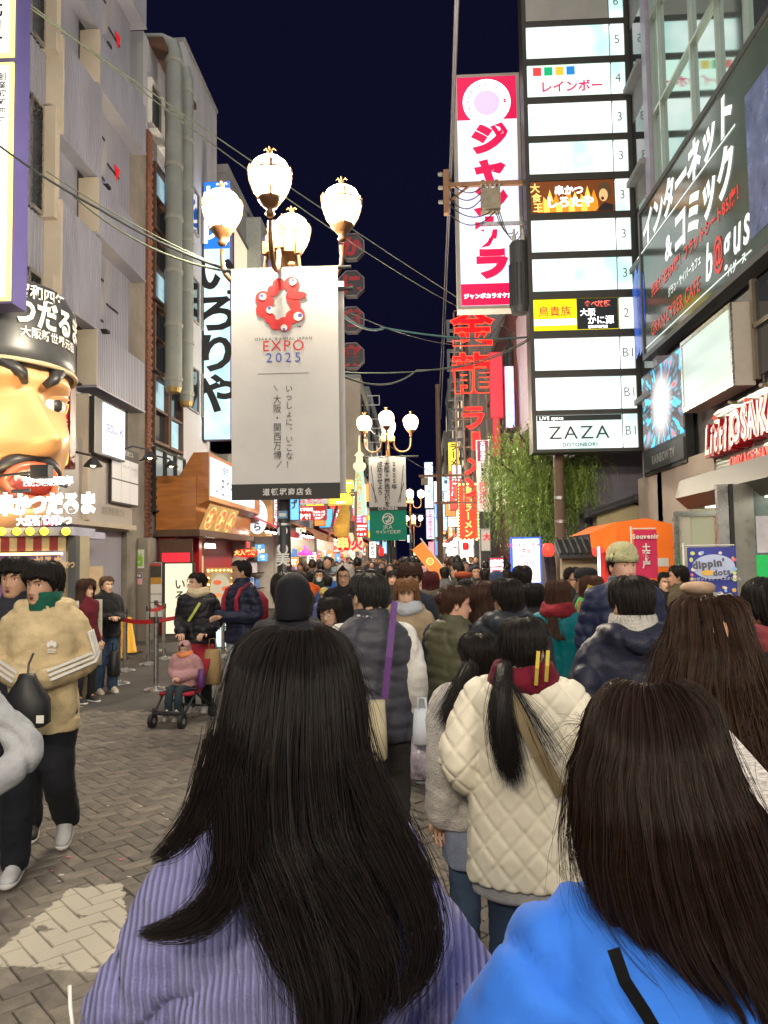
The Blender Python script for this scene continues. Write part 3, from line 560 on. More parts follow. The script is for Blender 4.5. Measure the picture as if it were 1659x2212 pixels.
def hand_build(mb, w, d, side, sc=1., curl=.6, mat=None):
    # palm, four unequal bent fingers and a thumb; w wrist, d direction of the hand
    mat = mat or SKIN; d = Vector(d).normalized(); w = Vector(w); sdv = d.cross(Vector((0, 0, 1)))
    sdv = (sdv if sdv.length > .2 else Vector((1, 0, 0))).normalized(); nn = sdv.cross(d).normalized()
    if side < 0: sdv = -sdv
    L = .095*sc
    mb.rings([[w+d*(L*t)+sdv*(wd*sc*math.cos(a))+nn*(th*sc*math.sin(a)) for a in np.linspace(0, 2*math.pi, 10, endpoint=False)] for t, wd, th in ((-.35, .028, .02), (0, .028, .019), (.3, .036, .016), (.75, .042, .014), (1, .04, .011))], mat)
    for i, (o_, l, r) in enumerate(((.030, .072, .0085), (.010, .082, .009), (-.011, .076, .0085), (-.030, .06, .0075))):
        p0 = w+d*(L*.9)+sdv*(o_*sc); a1, a2, a3 = curl*.5, curl*1.2, curl*1.9
        p1 = p0+(d*math.cos(a1)-nn*math.sin(a1))*(l*.42*sc); p2 = p1+(d*math.cos(a2)-nn*math.sin(a2))*(l*.33*sc); p3 = p2+(d*math.cos(a3)-nn*math.sin(a3))*(l*.27*sc)
        mb.tube([p0-d*.015, p0, p1, p2, p3], [r*sc, r*sc, r*.95*sc, r*.85*sc, r*.55*sc], mat, 7)
    p0 = w+d*(L*.25)+sdv*(.03*sc); p1 = p0+(d*.6+sdv*.75-nn*.3).normalized()*(.04*sc); p2 = p1+(d*.9+sdv*.15-nn*.35).normalized()*(.032*sc)
    mb.tube([p0-sdv*.012, p0, p1, p2], [.012*sc, .012*sc, .0105*sc, .006*sc], mat, 7)
def remesh(mb, vox, smooth=6, name='t'):
    me = bpy.data.meshes.new(name); me.from_pydata(mb.v, [], mb.f); o = bpy.data.objects.new(name, me); COL.objects.link(o)
    md = o.modifiers.new('r', 'REMESH'); md.mode = 'VOXEL'; md.voxel_size = vox
    ms = o.modifiers.new('s', 'SMOOTH'); ms.iterations = smooth; ms.factor = .5
    out = bpy.data.meshes.new_from_object(o.evaluated_get(bpy.context.evaluated_depsgraph_get())); bpy.data.objects.remove(o); bpy.data.meshes.remove(me)
    return out
def getv(me):
    a = np.zeros(len(me.vertices)*3, np.float32); me.vertices.foreach_get('co', a); b = np.zeros_like(a); me.vertices.foreach_get('normal', b); return a.reshape(-1, 3).astype(float), b.reshape(-1, 3).astype(float)
def fbm(v, seed, f, n=5, octs=2):
    r = np.random.default_rng(seed); o = np.zeros(len(v))
    for k in range(octs):
        for i in range(n):
            d = r.normal(size=3); d /= np.linalg.norm(d); o += np.sin((v@d)*f*(2**k)*r.uniform(.7, 1.4)+r.uniform(0, 6.3)+1.5*np.sin(v@r.normal(size=3)*f*.4))/(n*(1.6**k))
    return o
def setv(me, v, smooth=True):
    me.vertices.foreach_set('co', v.astype(np.float32).ravel())
    if smooth: me.polygons.foreach_set('use_smooth', [True]*len(me.polygons))
    me.update()
ARM = {'down': ((.05, -.04, 1.11), (.04, .05, .87)), 'pocket': ((.085, -.07, 1.13), (-.01, .10, .97)), 'hold': ((.06, -.03, 1.12), (-.10, .25, 1.12)), 'clasp': ((.075, -.03, 1.13), (-.12, .235, 1.07)), 'phone': ((.04, .04, 1.12), (-.08, .28, 1.27)), 'push': ((.07, -.05, 1.12), (-.02, .30, 1.0)),
       'raise': ((.10, .06, 1.16), (.02, .26, 1.32)), 'reach': ((.03, .10, 1.14), (.0, .38, 1.2)), 'wide': ((.13, .0, 1.13), (.10, .2, 1.05)), 'swing': ((.05, -.10, 1.12), (.05, -.02, .88))}
ARM['hip'] = ((.17, -.02, 1.15), (.0, .14, 1.02))
LEG = {'sit': (((.09, .36, .84), (.09, .43, .45)), ((.09, .36, .84), (.09, .43, .45))), 'stand': (((.095, .015, .49), (.105, -.015, .085)), ((.095, .015, .49), (.105, -.015, .085))), 'walk': (((.09, .13, .52), (.09, .20, .10)), ((.09, .02, .48), (.09, -.25, .17))), 'walk2': (((.09, .02, .48), (.09, -.25, .17)), ((.09, .13, .52), (.09, .20, .10)))}
def chain(mb, pts, rad, mat, n=12):
    # smooth limb through the joints
    P = [Vector(p) for p in pts]; q = []; rr = []
    for i in range(len(P)-1):
        a, b, c, d = P[max(i-1, 0)], P[i], P[i+1], P[min(i+2, len(P)-1)]
        for k in range(6):
            t = k/6; q.append(.5*((2*b)+(c-a)*t+(2*a-5*b+4*c-d)*t*t+(3*b-a-3*c+d)*t**3)); rr.append(rad[i]*(1-t)+rad[i+1]*t)
    q.append(P[-1]); rr.append(rad[-1]); mb.tube(q, rr, mat, n); mb.ball(P[0], rad[0]*.98, mat, 10, 6); mb.ball(P[-1], rad[-1]*.98, mat, 10, 6)
def ellring(cx, cy, z, rx, ry, n=24, e=2.5):
    o = []
    for k in range(n):
        c, s = math.cos(2*math.pi*k/n), math.sin(2*math.pi*k/n); o.append((cx+rx*math.copysign(abs(c)**(2/e), c), cy+ry*math.copysign(abs(s)**(2/e), s), z))
    return o
TORSO = ((1.49, .06, .062, -.012), (1.455, .085, .075, -.014), (1.43, .122, .088, -.012), (1.385, .165, .102, -.008), (1.33, .176, .11, -.004), (1.24, .174, .116, 0), (1.10, .162, .108, 0), (.98, .168, .112, 0), (.90, .178, .118, 0), (.80, .182, .122, 0), (.70, .186, .126, 0), (.45, .195, .14, 0))
def torso(mb, pad, hem, top, mat, wide=1., flare=0.):
    zs = [t for t in TORSO if hem+.01 < t[0] <= top+.001]; zh = np.array(TORSO)[::-1]
    f = lambda z, k: float(np.interp(z, zh[:, 0], zh[:, k]))
    rows = [(t[0], t[1], t[2], t[3]) for t in zs]+[(hem, f(hem, 1), f(hem, 2), 0)]
    if rows[0][0] < top: rows = [(top, f(top, 1), f(top, 2), f(top, 3))]+rows
    mb.rings([ellring(0, c, z, (a+pad)*wide+flare*max(0, 1.1-z), b+pad+flare*.6*max(0, 1.1-z)) for z, a, b, c in rows], mat)
MC = {}
SW = .158
def arm_pts(kind, sx):
    e, w_ = ARM[kind]; return (sx*(SW-.025), -.008, 1.385), (sx*(SW+.012), -.008, 1.345), (sx*(SW+e[0]), e[1], e[2]), (sx*(SW+w_[0]), w_[1], w_[2])
def body_mesh(arms, legs, hand, lod, yawh, tilt, mouth, glance):
    k = ('body', arms, legs, hand, lod, round(yawh, 2), round(tilt, 2), mouth, glance)
    if k in MC: return MC[k]
    mb = MB(); torso(mb, -.022, .84, 1.45, SKIN)
    for i, sx in ((0, -1), (1, 1)):
        a = arm_pts(arms[i], sx); chain(mb, a, (.04, .045, .035, .026), SKIN, 8)
        kn, an = LEG[legs][i]; chain(mb, ((sx*.085, 0, .88), (sx*kn[0], kn[1], kn[2]), (sx*an[0], an[1], an[2])), (.075, .05, .036), SKIN, 8)
        mb.tube([(sx*an[0], an[1], an[2]), (sx*an[0], an[1]+.1, an[2]-.04)], [.034, .03], SKIN, 8)
    me = remesh(mb, .02 if lod < 2 else .03, 3); m2 = MB(); v, _ = getv(me); m2.add(v, [tuple(p.vertices) for p in me.polygons], SKIN); bpy.data.meshes.remove(me)
    head_build(m2, (0, 0, 1.47), yawh, tilt, *((44, 46) if lod < 1 else (32, 34) if lod < 2 else (22, 26)), mouth=mouth, glance=glance)
    if hand:
        for i, sx in ((0, -1), (1, 1)):
            a = arm_pts(arms[i], sx); d = (Vector(a[3])-Vector(a[2])).normalized(); hand_build(m2, Vector(a[3])+d*.02, d, sx, 1., .7)
    me = bpy.data.meshes.new('person'); me.from_pydata(m2.v, [], m2.f)
    for m_ in m2.mats: me.materials.append(m_)
    me.polygons.foreach_set('material_index', m2.m); me.polygons.foreach_set('use_smooth', [True]*len(m2.f)); me.update(); MC[k] = me; return me
def coat_mesh(arms, kind, hem, pad, lod, mat, wide=1., sleeve=1., collar=1, flare=0., seed=1, sleeves=True, top=1.475, fold=1.):
    k = ('coat', arms, kind, hem, pad, lod, mat.name, wide, sleeve, collar, flare, seed, sleeves, top, fold)
    if k in MC: return MC[k]
    pad = pad*.75 if kind != 'quilt' else pad
    mb = MB(); torso(mb, pad, hem, top, mat, wide, flare)
    for i, sx in ((0, -1), (1, 1)):
        a = list(arm_pts(arms[i], sx)); p = pad*.9; d = (Vector(a[3])-Vector(a[2])).normalized()
        a = [(x*wide if abs(x) > .1 else x, y, z) for x, y, z in a]
        if sleeves: chain(mb, a, [(.05+p)*sleeve, (.056+p)*sleeve, (.05+p)*sleeve, (.042+p)*sleeve], mat)
    if collar == 1: mb.rings([ellring(0, -.012, z, r, r*1.02, 20, 2) for z, r in ((1.43, .10), (1.475, .088), (1.52, .082))], mat)
    if collar == 2:   # hood lying on the back
        chain(mb, ((-.12, .03, 1.46), (-.10, -.09, 1.45), (0, -.135, 1.42), (.10, -.09, 1.45), (.12, .03, 1.46)), (.045, .06, .07, .06, .045), mat); mb.rings([ellring(0, -.012, z, r, r*1.02, 20, 2) for z, r in ((1.43, .11), (1.475, .1), (1.52, .09))], mat)
    me = remesh(mb, (.0125, .017, .028)[min(lod, 2)] if kind != 'quilt' else .0085, 4); v, n = getv(me)
    if kind == 'quilt': fold = .45
    v = v+n*((.006*fbm(v, seed, 16)+.004*fbm(v*[1, 1, 2.2], seed+5, 34))*fold)[:, None]
    v = v-n*(.011*fold*np.clip(1-np.abs(fbm(v*[1, 1, .7], seed+9, 13, 4, 2))*2.2, 0, 1)**3)[:, None]*(0 if kind == 'quilt' else 1)
    if kind == 'puffer': v = v+n*((.010+.004*fbm(v, seed+3, 6))*(np.abs(np.sin(np.pi*(v[:, 2]+.014*np.sin(v[:, 0]*9)+.008*np.sin(v[:, 1]*13+1))/.082))**.5-.66))[:, None]
    if kind == 'quilt':
        s, t = v[:, 0]/.11, v[:, 2]/.125; a, b = np.abs(np.sin(np.pi*(s+t))), np.abs(np.sin(np.pi*(s-t))); v = v+n*(.012*(np.minimum(1, np.minimum(a, b)*2.2)**.5-.8))[:, None]
    setv(me, v); me.materials.append(mat); MC[k] = me; return me
def trouser_mesh(legs, wide, lod, mat, hip=.93):
    k = ('trs', legs, wide, lod, mat.name, hip)
    if k in MC: return MC[k]
    mb = MB(); torso(mb, -.006, .86, 1.0, mat)
    for i, sx in ((0, -1), (1, 1)):
        kn, an = LEG[legs][i]; chain(mb, ((sx*.085, 0, hip-.03), (sx*.09, .0, .78), (sx*kn[0], kn[1], kn[2]), (sx*an[0], an[1], an[2]+.0)), (.1, .094*wide**.5, .068*wide, .058*wide), mat)
    me = remesh(mb, (.014, .018, .03)[min(lod, 2)], 4); v, n = getv(me); v = v+n*(.005*fbm(v, 3, 22)+.004*fbm(v*[1, 1, 2.5], 9, 30))[:, None]; setv(me, v); me.materials.append(mat); MC[k] = me; return me
def shoe_mesh(legs, i):
    k = ('shoe', legs, i)
    if k in MC: return MC[k]
    kn, an = LEG[legs][i]; sx = -1 if i == 0 else 1; mb = MB(); tl = 0 if an[2] < .12 else -.6
    def T(p):
        y, z = p[1]*math.cos(tl)-(p[2]-.0)*math.sin(tl), p[1]*math.sin(tl)+p[2]*math.cos(tl); return (sx*an[0]+p[0], an[1]+y, an[2]-.085+z+(0 if tl == 0 else .05))
    t = MB(); t.rings([[(wd*math.cos(a), y, .022+h*max(0, math.sin(a))) for a in np.linspace(0, 2*math.pi, 14, endpoint=False)] for y, wd, h in ((-.085, .02, .05), (-.075, .036, .09), (-.03, .04, .1), (.03, .043, .085), (.09, .048, .055), (.14, .046, .04), (.172, .034, .03), (.185, .012, .012))], LEATH); mb.add([T(p) for p in t.v], t.f, LEATH)
    t = MB(); t.rings([[(wd*math.cos(a), y, .013+.013*math.copysign(abs(math.sin(a))**.4, math.sin(a))) for a in np.linspace(0, 2*math.pi, 14, endpoint=False)] for y, wd in ((-.092, .02), (-.08, .04), (-.02, .043), (.09, .052), (.15, .048), (.182, .034), (.194, .01))], SOLE); mb.add([T(p) for p in t.v], t.f, SOLE)
    me = bpy.data.meshes.new('shoe'); me.from_pydata(mb.v, [], mb.f); me.materials.append(LEATH); me.materials.append(SOLE); me.polygons.foreach_set('material_index', mb.m); me.polygons.foreach_set('use_smooth', [True]*len(mb.f)); me.update(); MC[k] = me; return me
# hair: a hull over the skull that may fall below it; t runs from crown to tip
HS = {'short': dict(zf=.185, zs=.115, zb=.035, th=.014), 'crop': dict(zf=.19, zs=.13, zb=.06, th=.007), 'bun': dict(zf=.18, zs=.12, zb=.05, th=.012), 'mop': dict(zf=.15, zs=.105, zb=.02, th=.026),
      'bob': dict(zf=.16, L=.03, th=.022, spread=.02), 'long': dict(zf=.165, L=.22, th=.02, spread=.05), 'xlong': dict(zf=.165, L=.34, th=.024, spread=.11), 'curly': dict(zf=.16, L=.1, th=.035, spread=.06, noise=.012)}
def hair_fn(zf=.17, zs=.11, zb=.04, th=.014, L=None, spread=.05, noise=.003, seed=3, table=None, lift=(0, 0), side0=.95):
    r = np.random.default_rng(seed); ph = r.uniform(0, 6.3, 12); fr = r.integers(7, 46, 12); am = r.uniform(.3, 1, 12); ed = r.uniform(0, 6.3, 8)
    def fn(phi, t):
        phi = np.asarray(phi, float); t = np.asarray(t, float); a = np.abs((phi+np.pi) % (2*np.pi)-np.pi)
        if L is None: zl = np.interp(a, [0, .75, 1.1, 1.45, 1.75, 2.2, 3.15], [zf, zf, zf-.03, zs-.02, zs-.02, zb, zb])
        else: zl = np.interp(a, [0, .55, side0, side0+.25, 3.15], [zf, zf-.004, .10, -L, -L])
        zl = zl+.006*np.sin(9*phi+ed[0])+.004*np.sin(23*phi+ed[1])+(0 if L is None else .02*np.sin(3*phi+ed[2])+.012*np.sin(17*phi+ed[3]))
        z0 = .231 if table is None else table[0][0]-.004; tt = np.sin(np.clip(t, 0, 1.2)*np.pi/2) if L is None else t
        if L is not None: zl = zl+lift[0]*np.maximum(0, -np.sin(phi))**1.5+lift[1]*np.maximum(0, np.sin(phi))**1.5
        # crown cap for small t, then down
        cap = np.clip(t/.3, 0, 1); z = np.where(t < .3, z0-(z0-.19)*(1-np.cos(cap*np.pi/2)), .19+(zl-.19)*(t-.3)/.7)
        zz = np.maximum(z, .07); bx = hrad(np.minimum(zz, .2), 1); by = np.where(np.cos(phi) > 0, hrad(np.minimum(zz, .2), 2), hrad(np.minimum(zz, .2), 3))
        cf = np.where(t < .3, np.sin(cap*np.pi/2), 1.)
        bx = bx*cf; by = by*cf
        taper = np.where(t > .3, np.interp(t, [.3, .75, 1.], [1., .85, .35]), 1.) if L is None else 1.
        thk = th*taper*np.where(t < .3, .8+.2*cap, 1.)
        if L is not None:
            dn = np.clip((.09-z)/.2, 0, 1.6); bx = bx+spread*dn*.8; by = by+np.where(np.cos(phi) > 0, -.035*np.clip(dn*2, 0, 1), .02*dn+spread*.35*dn)
        nz = sum(am[i]*np.sin(fr[i]*phi+ph[i]+(1.2*np.sin(5*t+ph[i]) if L else 0)) for i in range(12))/4
        rx, ry = bx+thk+noise*nz*np.minimum(1, t*3), by+thk+noise*nz*np.minimum(1, t*3)
        x, y = rx*np.sin(phi), ry*np.cos(phi); zc = z+(np.where(t < .3, th*.9*(1-.3*cap), th*.63*np.clip(1-(t-.3)/.3, 0, 1)) if table is None else 0)
        if table is not None:
            T = np.array(table)[::-1]; rr = np.interp(zc, T[:, 0], T[:, 2]); cx = np.interp(zc, T[:, 0], T[:, 1]); rb = np.interp(zc, T[:, 0], T[:, 3])
            rr = np.where(zc > T[-1, 0], 0, rr); x = cx+np.sin(phi)*(rr+noise*nz); y = np.cos(phi)*(rb+noise*nz)-.02
        return np.stack([x, y, zc], -1)
    return fn
def hair_mesh(fn, nu=56, nv=26, t1=1., yawh=0., tilt=0., shrink=0.):
    s = np.linspace(0, 2*np.pi, nu, endpoint=False); t = np.concatenate([np.linspace(.02, .3, 8), np.linspace(.33, t1, nv-8)])
    P, T = np.meshgrid(s, t); V = fn(P, T)
    if shrink:
        c = np.array([0, -.01, 0]); q = V.copy(); q[..., :2] = c[:2]+(V[..., :2]-c[:2])*(1-shrink); q[..., 2] -= shrink*.06*(T < .35); V = q
    return V
def head_xf(V, yawh, tilt, oz=1.47):
    Rm = np.array(Euler((tilt, 0, yawh)).to_matrix()); return (V-[0, -.02, 0])@Rm.T+[0, -.02, 0]+[0, 0, oz]
def hair_obj(parent, fn, col, yawh=0., tilt=0., nu=56, nv=26, t1=1., key=None, mat=None, shrink=0., oz=1.47):
    if key and key in MC: me = MC[key]
    else:
        V = head_xf(hair_mesh(fn, nu, nv, t1, shrink=shrink), yawh, tilt, oz); mb = MB(); mb.rings([list(map(tuple, r)) for r in V], mat or HAIR, caps=False); mb.f.append(tuple(range(nu))[::-1]); mb.m.append(0)
        me = bpy.data.meshes.new('hair'); me.from_pydata(mb.v, [], mb.f); me.materials.append(mat or HAIR); me.polygons.foreach_set('use_smooth', [True]*len(mb.f)); me.update()
        if key: MC[key] = me
    o = bpy.data.objects.new('hair', me); COL.objects.link(o); o.parent = parent; o.color = tuple(col)+(1,); return o
def strands(parent, P, rad, col, name='hair_strands', tip=.35):
    # P: (n, k, 3) strand points in the space of parent
    n, k = P.shape[:2]; c = bpy.data.hair_curves.new(name); c.add_curves([k]*n); c.attributes['position'].data.foreach_set('vector', P.astype(np.float32).ravel())
    ra = c.attributes.new('radius', 'FLOAT', 'POINT'); pr = rad*np.interp(np.linspace(0, 1, k), [0, .6, 1], [1, 1, tip]); ra.data.foreach_set('value', np.tile(pr, n).astype(np.float32))
    c.materials.append(HAIRS); o = bpy.data.objects.new(name, c); COL.objects.link(o); o.parent = parent; o.color = tuple(col)+(1,); o['kind'] = 'stuff'; return o
def hull_strands(fn, n, k=18, rng=None, phi0=-np.pi, phi1=np.pi, t0=.03, tl=(.9, 1.05), depth=(-.012, .004), wave=.05, clumps=160, clump=.6, fly=.02, yawh=0., tilt=0., oz=1.47):
    rng = rng or RNG; ph = rng.uniform(phi0, phi1, n); cl = rng.uniform(phi0, phi1, clumps); idx = np.abs(ph[:, None]-cl[None]).argmin(1); cph = cl[idx]; tend = rng.uniform(*tl, clumps)[idx]+rng.normal(0, .015, n)
    t = np.linspace(0, 1, k)[None]; T = t0+rng.uniform(0, .15, n)[:, None]*(1-t)+(tend[:, None]-t0)*t
    a, f, p = rng.normal(0, wave, clumps)[idx][:, None], rng.uniform(1, 2.5, clumps)[idx][:, None], rng.uniform(0, 6.3, clumps)[idx][:, None]
    PH = ph[:, None]+(cph-ph)[:, None]*clump*t**1.2+a*np.sin(f*t*3.1+p)*t+rng.normal(0, .012, (n, 1))*t
    V = fn(PH+.03*np.sin(T*9+PH*31), T); d = (rng.uniform(*depth, n)[:, None]+rng.normal(0, 1, clumps)[idx][:, None]*.003)+(np.abs(rng.normal(0, fly, n))*(rng.random(n) < .06))[:, None]*t**1.5
    q = V.copy(); nr = np.stack([np.sin(PH), np.cos(PH), 0*PH], -1); q = q+nr*d[..., None]; q[..., 2] += d*(T < .3)*.8
    return head_xf(q, yawh, tilt, oz)
def bundle(pts, spread, n, k=16, rng=None, flat=None):
    rng = rng or RNG; P = np.array([tuple(p) for p in pts], float); s = np.linspace(0, 1, len(P)); t0_ = np.linspace(0, 1, 60); c0_ = np.stack([np.interp(t0_, s, P[:, i]) for i in range(3)], -1)
    for _ in range(60): c0_[1:-1] = .25*c0_[:-2]+.5*c0_[1:-1]+.25*c0_[2:]
    t = np.linspace(0, 1, k)[None]*(1-.45*rng.random((n, 1))**1.6); c = np.stack([np.interp(t, t0_, c0_[:, i]) for i in range(3)], -1)
    sp = np.interp(t, np.linspace(0, 1, len(spread)), spread); o = rng.normal(0, 1, (n, 1, 3))*np.array(flat or (1, 1, 1)); w2 = np.sin(t[..., None]*rng.uniform(2, 5, (n, 1, 1))+rng.uniform(0, 6, (n, 1, 1)))*rng.normal(0, .35, (n, 1, 3))
    return c+(o+w2)*sp[..., None]
def put(name, me, parent, col=None, **k):
    o = bpy.data.objects.new(name, me); COL.objects.link(o); o.parent = parent
    if col: o.color = tuple(col)+(1,)
    return o
SK = {'m': (.47, .27, .175), 'l': (.60, .37, .26), 'd': (.36, .2, .13), 'p': (.62, .36, .27)}
BLACKH, BROWNH, LBROWN = (.012, .009, .008), (.045, .02, .012), (.16, .075, .032)
def person(label, x, y, rz, H=1.68, coat=(.02, .022, .03), kind='plain', cm=None, hem=.82, pad=.022, legs='stand', trs=(.02, .02, .024), tm=None, tw=1.15, hair='short', hc=BLACKH, arms=('down', 'down'), skin='m', lod=1, group='people in the street crowd', yawh=0., tilt=0., mouth=False, hand=True, shoes=(.03, .03, .03), hat=None, scarf=None, glasses=False, mask=False, collar=1, wide=1., sleeve=1., flare=0., seed=None, bulk=1., glance=0., vest=None, inner=None, drop=0., fold=1., hairobj=True, top=1.475, sleeves=True):
    cm = cm or (NYLON if kind == 'puffer' else CLOTH); seed = seed if seed is not None else (int(abs(x)*7+y*3) % 4 if lod else int(abs(x*100)))
    o = bpy.data.objects.new('person', body_mesh(arms, legs, hand, lod, yawh, tilt, mouth, glance)); COL.objects.link(o); s = H/1.70
    o.location = (x, y, 0); o.rotation_euler = (0, 0, R(rz)); o.scale = (s*bulk, s*bulk, s); o.color = SK[skin]+(1,); tag(o, label, 'person', group)
    put('jacket' if hem < 1 else 'top', coat_mesh(arms, kind, hem, pad, lod, cm, wide, sleeve, collar, flare, seed, sleeves, top, fold), o, coat)
    if drop:
        for q in (o, o.children[0]):
            q.data = q.data.copy(); v, _ = getv(q.data); z = v[:, 2].copy(); v[:, 2] -= drop*np.clip((1.5-z)/.09, 0, 1)*np.clip((z-.8)/.5, 0, 1); setv(q.data, v)
    if vest: put('vest', coat_mesh(arms, 'puffer', hem-.03, pad+.02, lod, NYLON, wide, 1.2, 1, 0, seed, False), o, vest)
    put('trousers', trouser_mesh(legs, tw, lod, tm or CLOTH), o, trs)
    if y < 12 or lod < 2:
        for i in (0, 1): put('shoe', shoe_mesh(legs, i), o, shoes)
    hs = HS.get(hair)
    if hs and hat: hs = dict(hs, th=.008)
    if hs and hairobj: hair_obj(o, hair_fn(seed=seed+2, **hs), hc, yawh, tilt, *((64, 30) if lod < 1 else (40, 22) if lod < 2 else (26, 16)), key=('hair', hair, bool(hat), lod, seed, round(yawh, 2), round(tilt, 2)))
    X = lambda mb: [tuple(q) for q in head_xf(np.array(mb.v), yawh, tilt)]
    if hs and hairobj and (lod < 1 or lod < 2 and y < 9): strands(o, hull_strands(hair_fn(seed=seed+2, **hs), 2600 if lod < 1 else 1200, 9, tl=(.93, 1.03), wave=.04, clumps=150, clump=.5, depth=(-.003, .008), fly=.02, yawh=yawh, tilt=tilt), .0007 if lod < 1 else .001, [min(1, c*1.3+.003) for c in hc])
    if hair == 'bun':
        mb = MB(); mb.ball((0, -.115, .15), .045, HAIR, 14, 10, (1, .85, 1)); mb.v = X(mb); mb.build('hair_bun', o, smooth=True).color = tuple(hc)+(1,)
    if hat:
        hk, hcol = hat; mb = MB(); e = lambda z, r, oy=-.005: ellring(0, oy, z+.014, .083*r, .104*r, 24, 2)
        if hk == 'beanie': rs = [e(.128, 1.12), e(.127, 1.18), e(.15, 1.19), e(.172, 1.18), e(.172, 1.14), e(.2, 1.12), e(.228, .98), e(.25, .7), e(.262, .35), e(.264, .05)]
        elif hk == 'beanie_deep': rs = [e(.03, 1.0, -.02), e(.04, 1.12, -.02), e(.10, 1.16, -.01), e(.15, 1.16), e(.2, 1.12), e(.235, .95), e(.262, .6), e(.275, .25), e(.277, .04)]
        elif hk == 'cap': rs = [e(.145, 1.12), e(.16, 1.14), e(.2, 1.13), e(.23, .95), e(.247, .6), e(.252, .05)]
        elif hk == 'beret': rs = [e(.155, 1.08), e(.16, 1.15), e(.18, 1.45, -.02), e(.215, 1.5, -.02), e(.24, 1.2, -.02), e(.252, .6, -.02), e(.256, .05, -.02)]
        else: rs = [e(.0, 1.1, -.02), e(.06, 1.25, -.02), e(.14, 1.3, -.02), e(.2, 1.22, -.01), e(.24, .9), e(.262, .3), e(.264, .05)]
        if hk == 'hood':
            rs = []
            for z, r, oy, g_ in ((-.02, 1.15, -.02, .75), (.05, 1.28, -.02, .85), (.12, 1.3, -.02, .85), (.17, 1.27, -.015, .75), (.205, 1.2, -.01, .4), (.24, .95, -.005, .1), (.262, .35, 0, .02), (.266, .03, 0, .02)):
                rs.append([(.083*r*math.sin(a), oy+.104*r*math.cos(a), z+.006) for a in np.linspace(g_, 2*math.pi-g_, 26)])
            mb.rings(rs, FLEECE, caps=False, closed=False)
        else: mb.rings(rs, CLOTH if hk != 'beanie' else FLEECE)
        if hk == 'cap': mb.rings([[(.075*math.cos(a)*w_, y_+.03*math.sin(a)*0-.02*abs(math.cos(a))**2, z_+q) for a in np.linspace(0, math.pi, 10)] for y_, w_, z_, q in ((.08, 1, .15, 0), (.165, .85, .138, 0), (.165, .85, .133, 0), (.08, 1, .144, 0))], CLOTH, closed=False)
        mb.v = X(mb); h_ = mb.build('cap' if hk == 'cap' else 'beret' if hk == 'beret' else 'hood' if hk == 'hood' else 'beanie', o, smooth=True); h_.color = tuple(hcol)+(1,)
    if scarf:
        k = ('scarf', lod > 1)
        if k not in MC:
            mb = MB(); chain(mb, [(.105*math.cos(a), -.012+.112*math.sin(a), 1.455+.012*math.sin(3*a)) for a in np.linspace(0, 2*math.pi, 9)], [.05]*9, CLOTH); chain(mb, [(.10*math.cos(a), -.012+.105*math.sin(a), 1.495+.01*math.cos(2*a)) for a in np.linspace(.4, 2*math.pi+.4, 9)], [.036]*9, CLOTH)
            me = remesh(mb, .013, 3); v, n = getv(me); setv(me, v+n*(.006*fbm(v*[1, 1, 3], 4, 40))[:, None]); me.materials.append(CLOTH); MC[k] = me
        put('scarf', MC[k], o, scarf)
    if glasses:
        mb = MB(); fm = M('spectacle frame', (.02, .02, .02), .3, var=0)
        for sx in (-1, 1):
            mb.tube([(sx*.033+.021*math.cos(a), .1015-.004*abs(math.cos(a)), .114+.017*math.sin(a)) for a in np.linspace(0, 2*math.pi, 13)], .0016, fm, 5); mb.tube([(sx*.054, .098, .118), (sx*.078, .07, .12), (sx*.083, -.02, .118)], .0016, fm, 5)
        mb.tube([(-.012, .103, .117), (.012, .103, .117)], .0016, fm, 5); mb.v = X(mb); mb.build('glasses', o)
    if mask:
        ph = np.linspace(-.95, .95, 12); rs = []
        for z in np.linspace(.0, .082, 7):
            x_, y_ = head_surface(ph, np.full(12, z)); rs.append([(a*1.04, b*1.03+.006, z) for a, b in zip(x_, y_)])
        mb = MB(); mb.rings(rs, WHITEP, caps=False, closed=False); mb.v = X(mb); mb.build('face_mask', o, smooth=True)
    return o
# ---------------------------------------------------------------- street lamps with four globes
IRON = M('bronze lamp paint', (.16, .075, .03), .42, metal=.25, var=.15, scale=8)
IRONG = M('gold lamp paint', (.36, .16, .045), .42, metal=.3, var=.12, scale=8)
POLEB = M('black lamp post paint', (.022, .021, .022), .4, var=.2, scale=5)
GLOBE = E('opal globe', (1, .88, .66), 1.7)
gn = GLOBE.node_tree; tr_ = gn.nodes.new('ShaderNodeBsdfTransparent'); mxs = gn.nodes.new('ShaderNodeMixShader'); mxs.inputs[0].default_value = .4
gn.links.new(gn.nodes['Principled BSDF'].outputs[0], mxs.inputs[1]); gn.links.new(tr_.outputs[0], mxs.inputs[2]); gn.links.new(mxs.outputs[0], gn.nodes['Material Output'].inputs['Surface'])
LAMPD = bpy.data.lights.new('lamp_bulb', 'POINT'); LAMPD.energy = 1250; LAMPD.color = (1, .87, .66); LAMPD.shadow_soft_size = .13
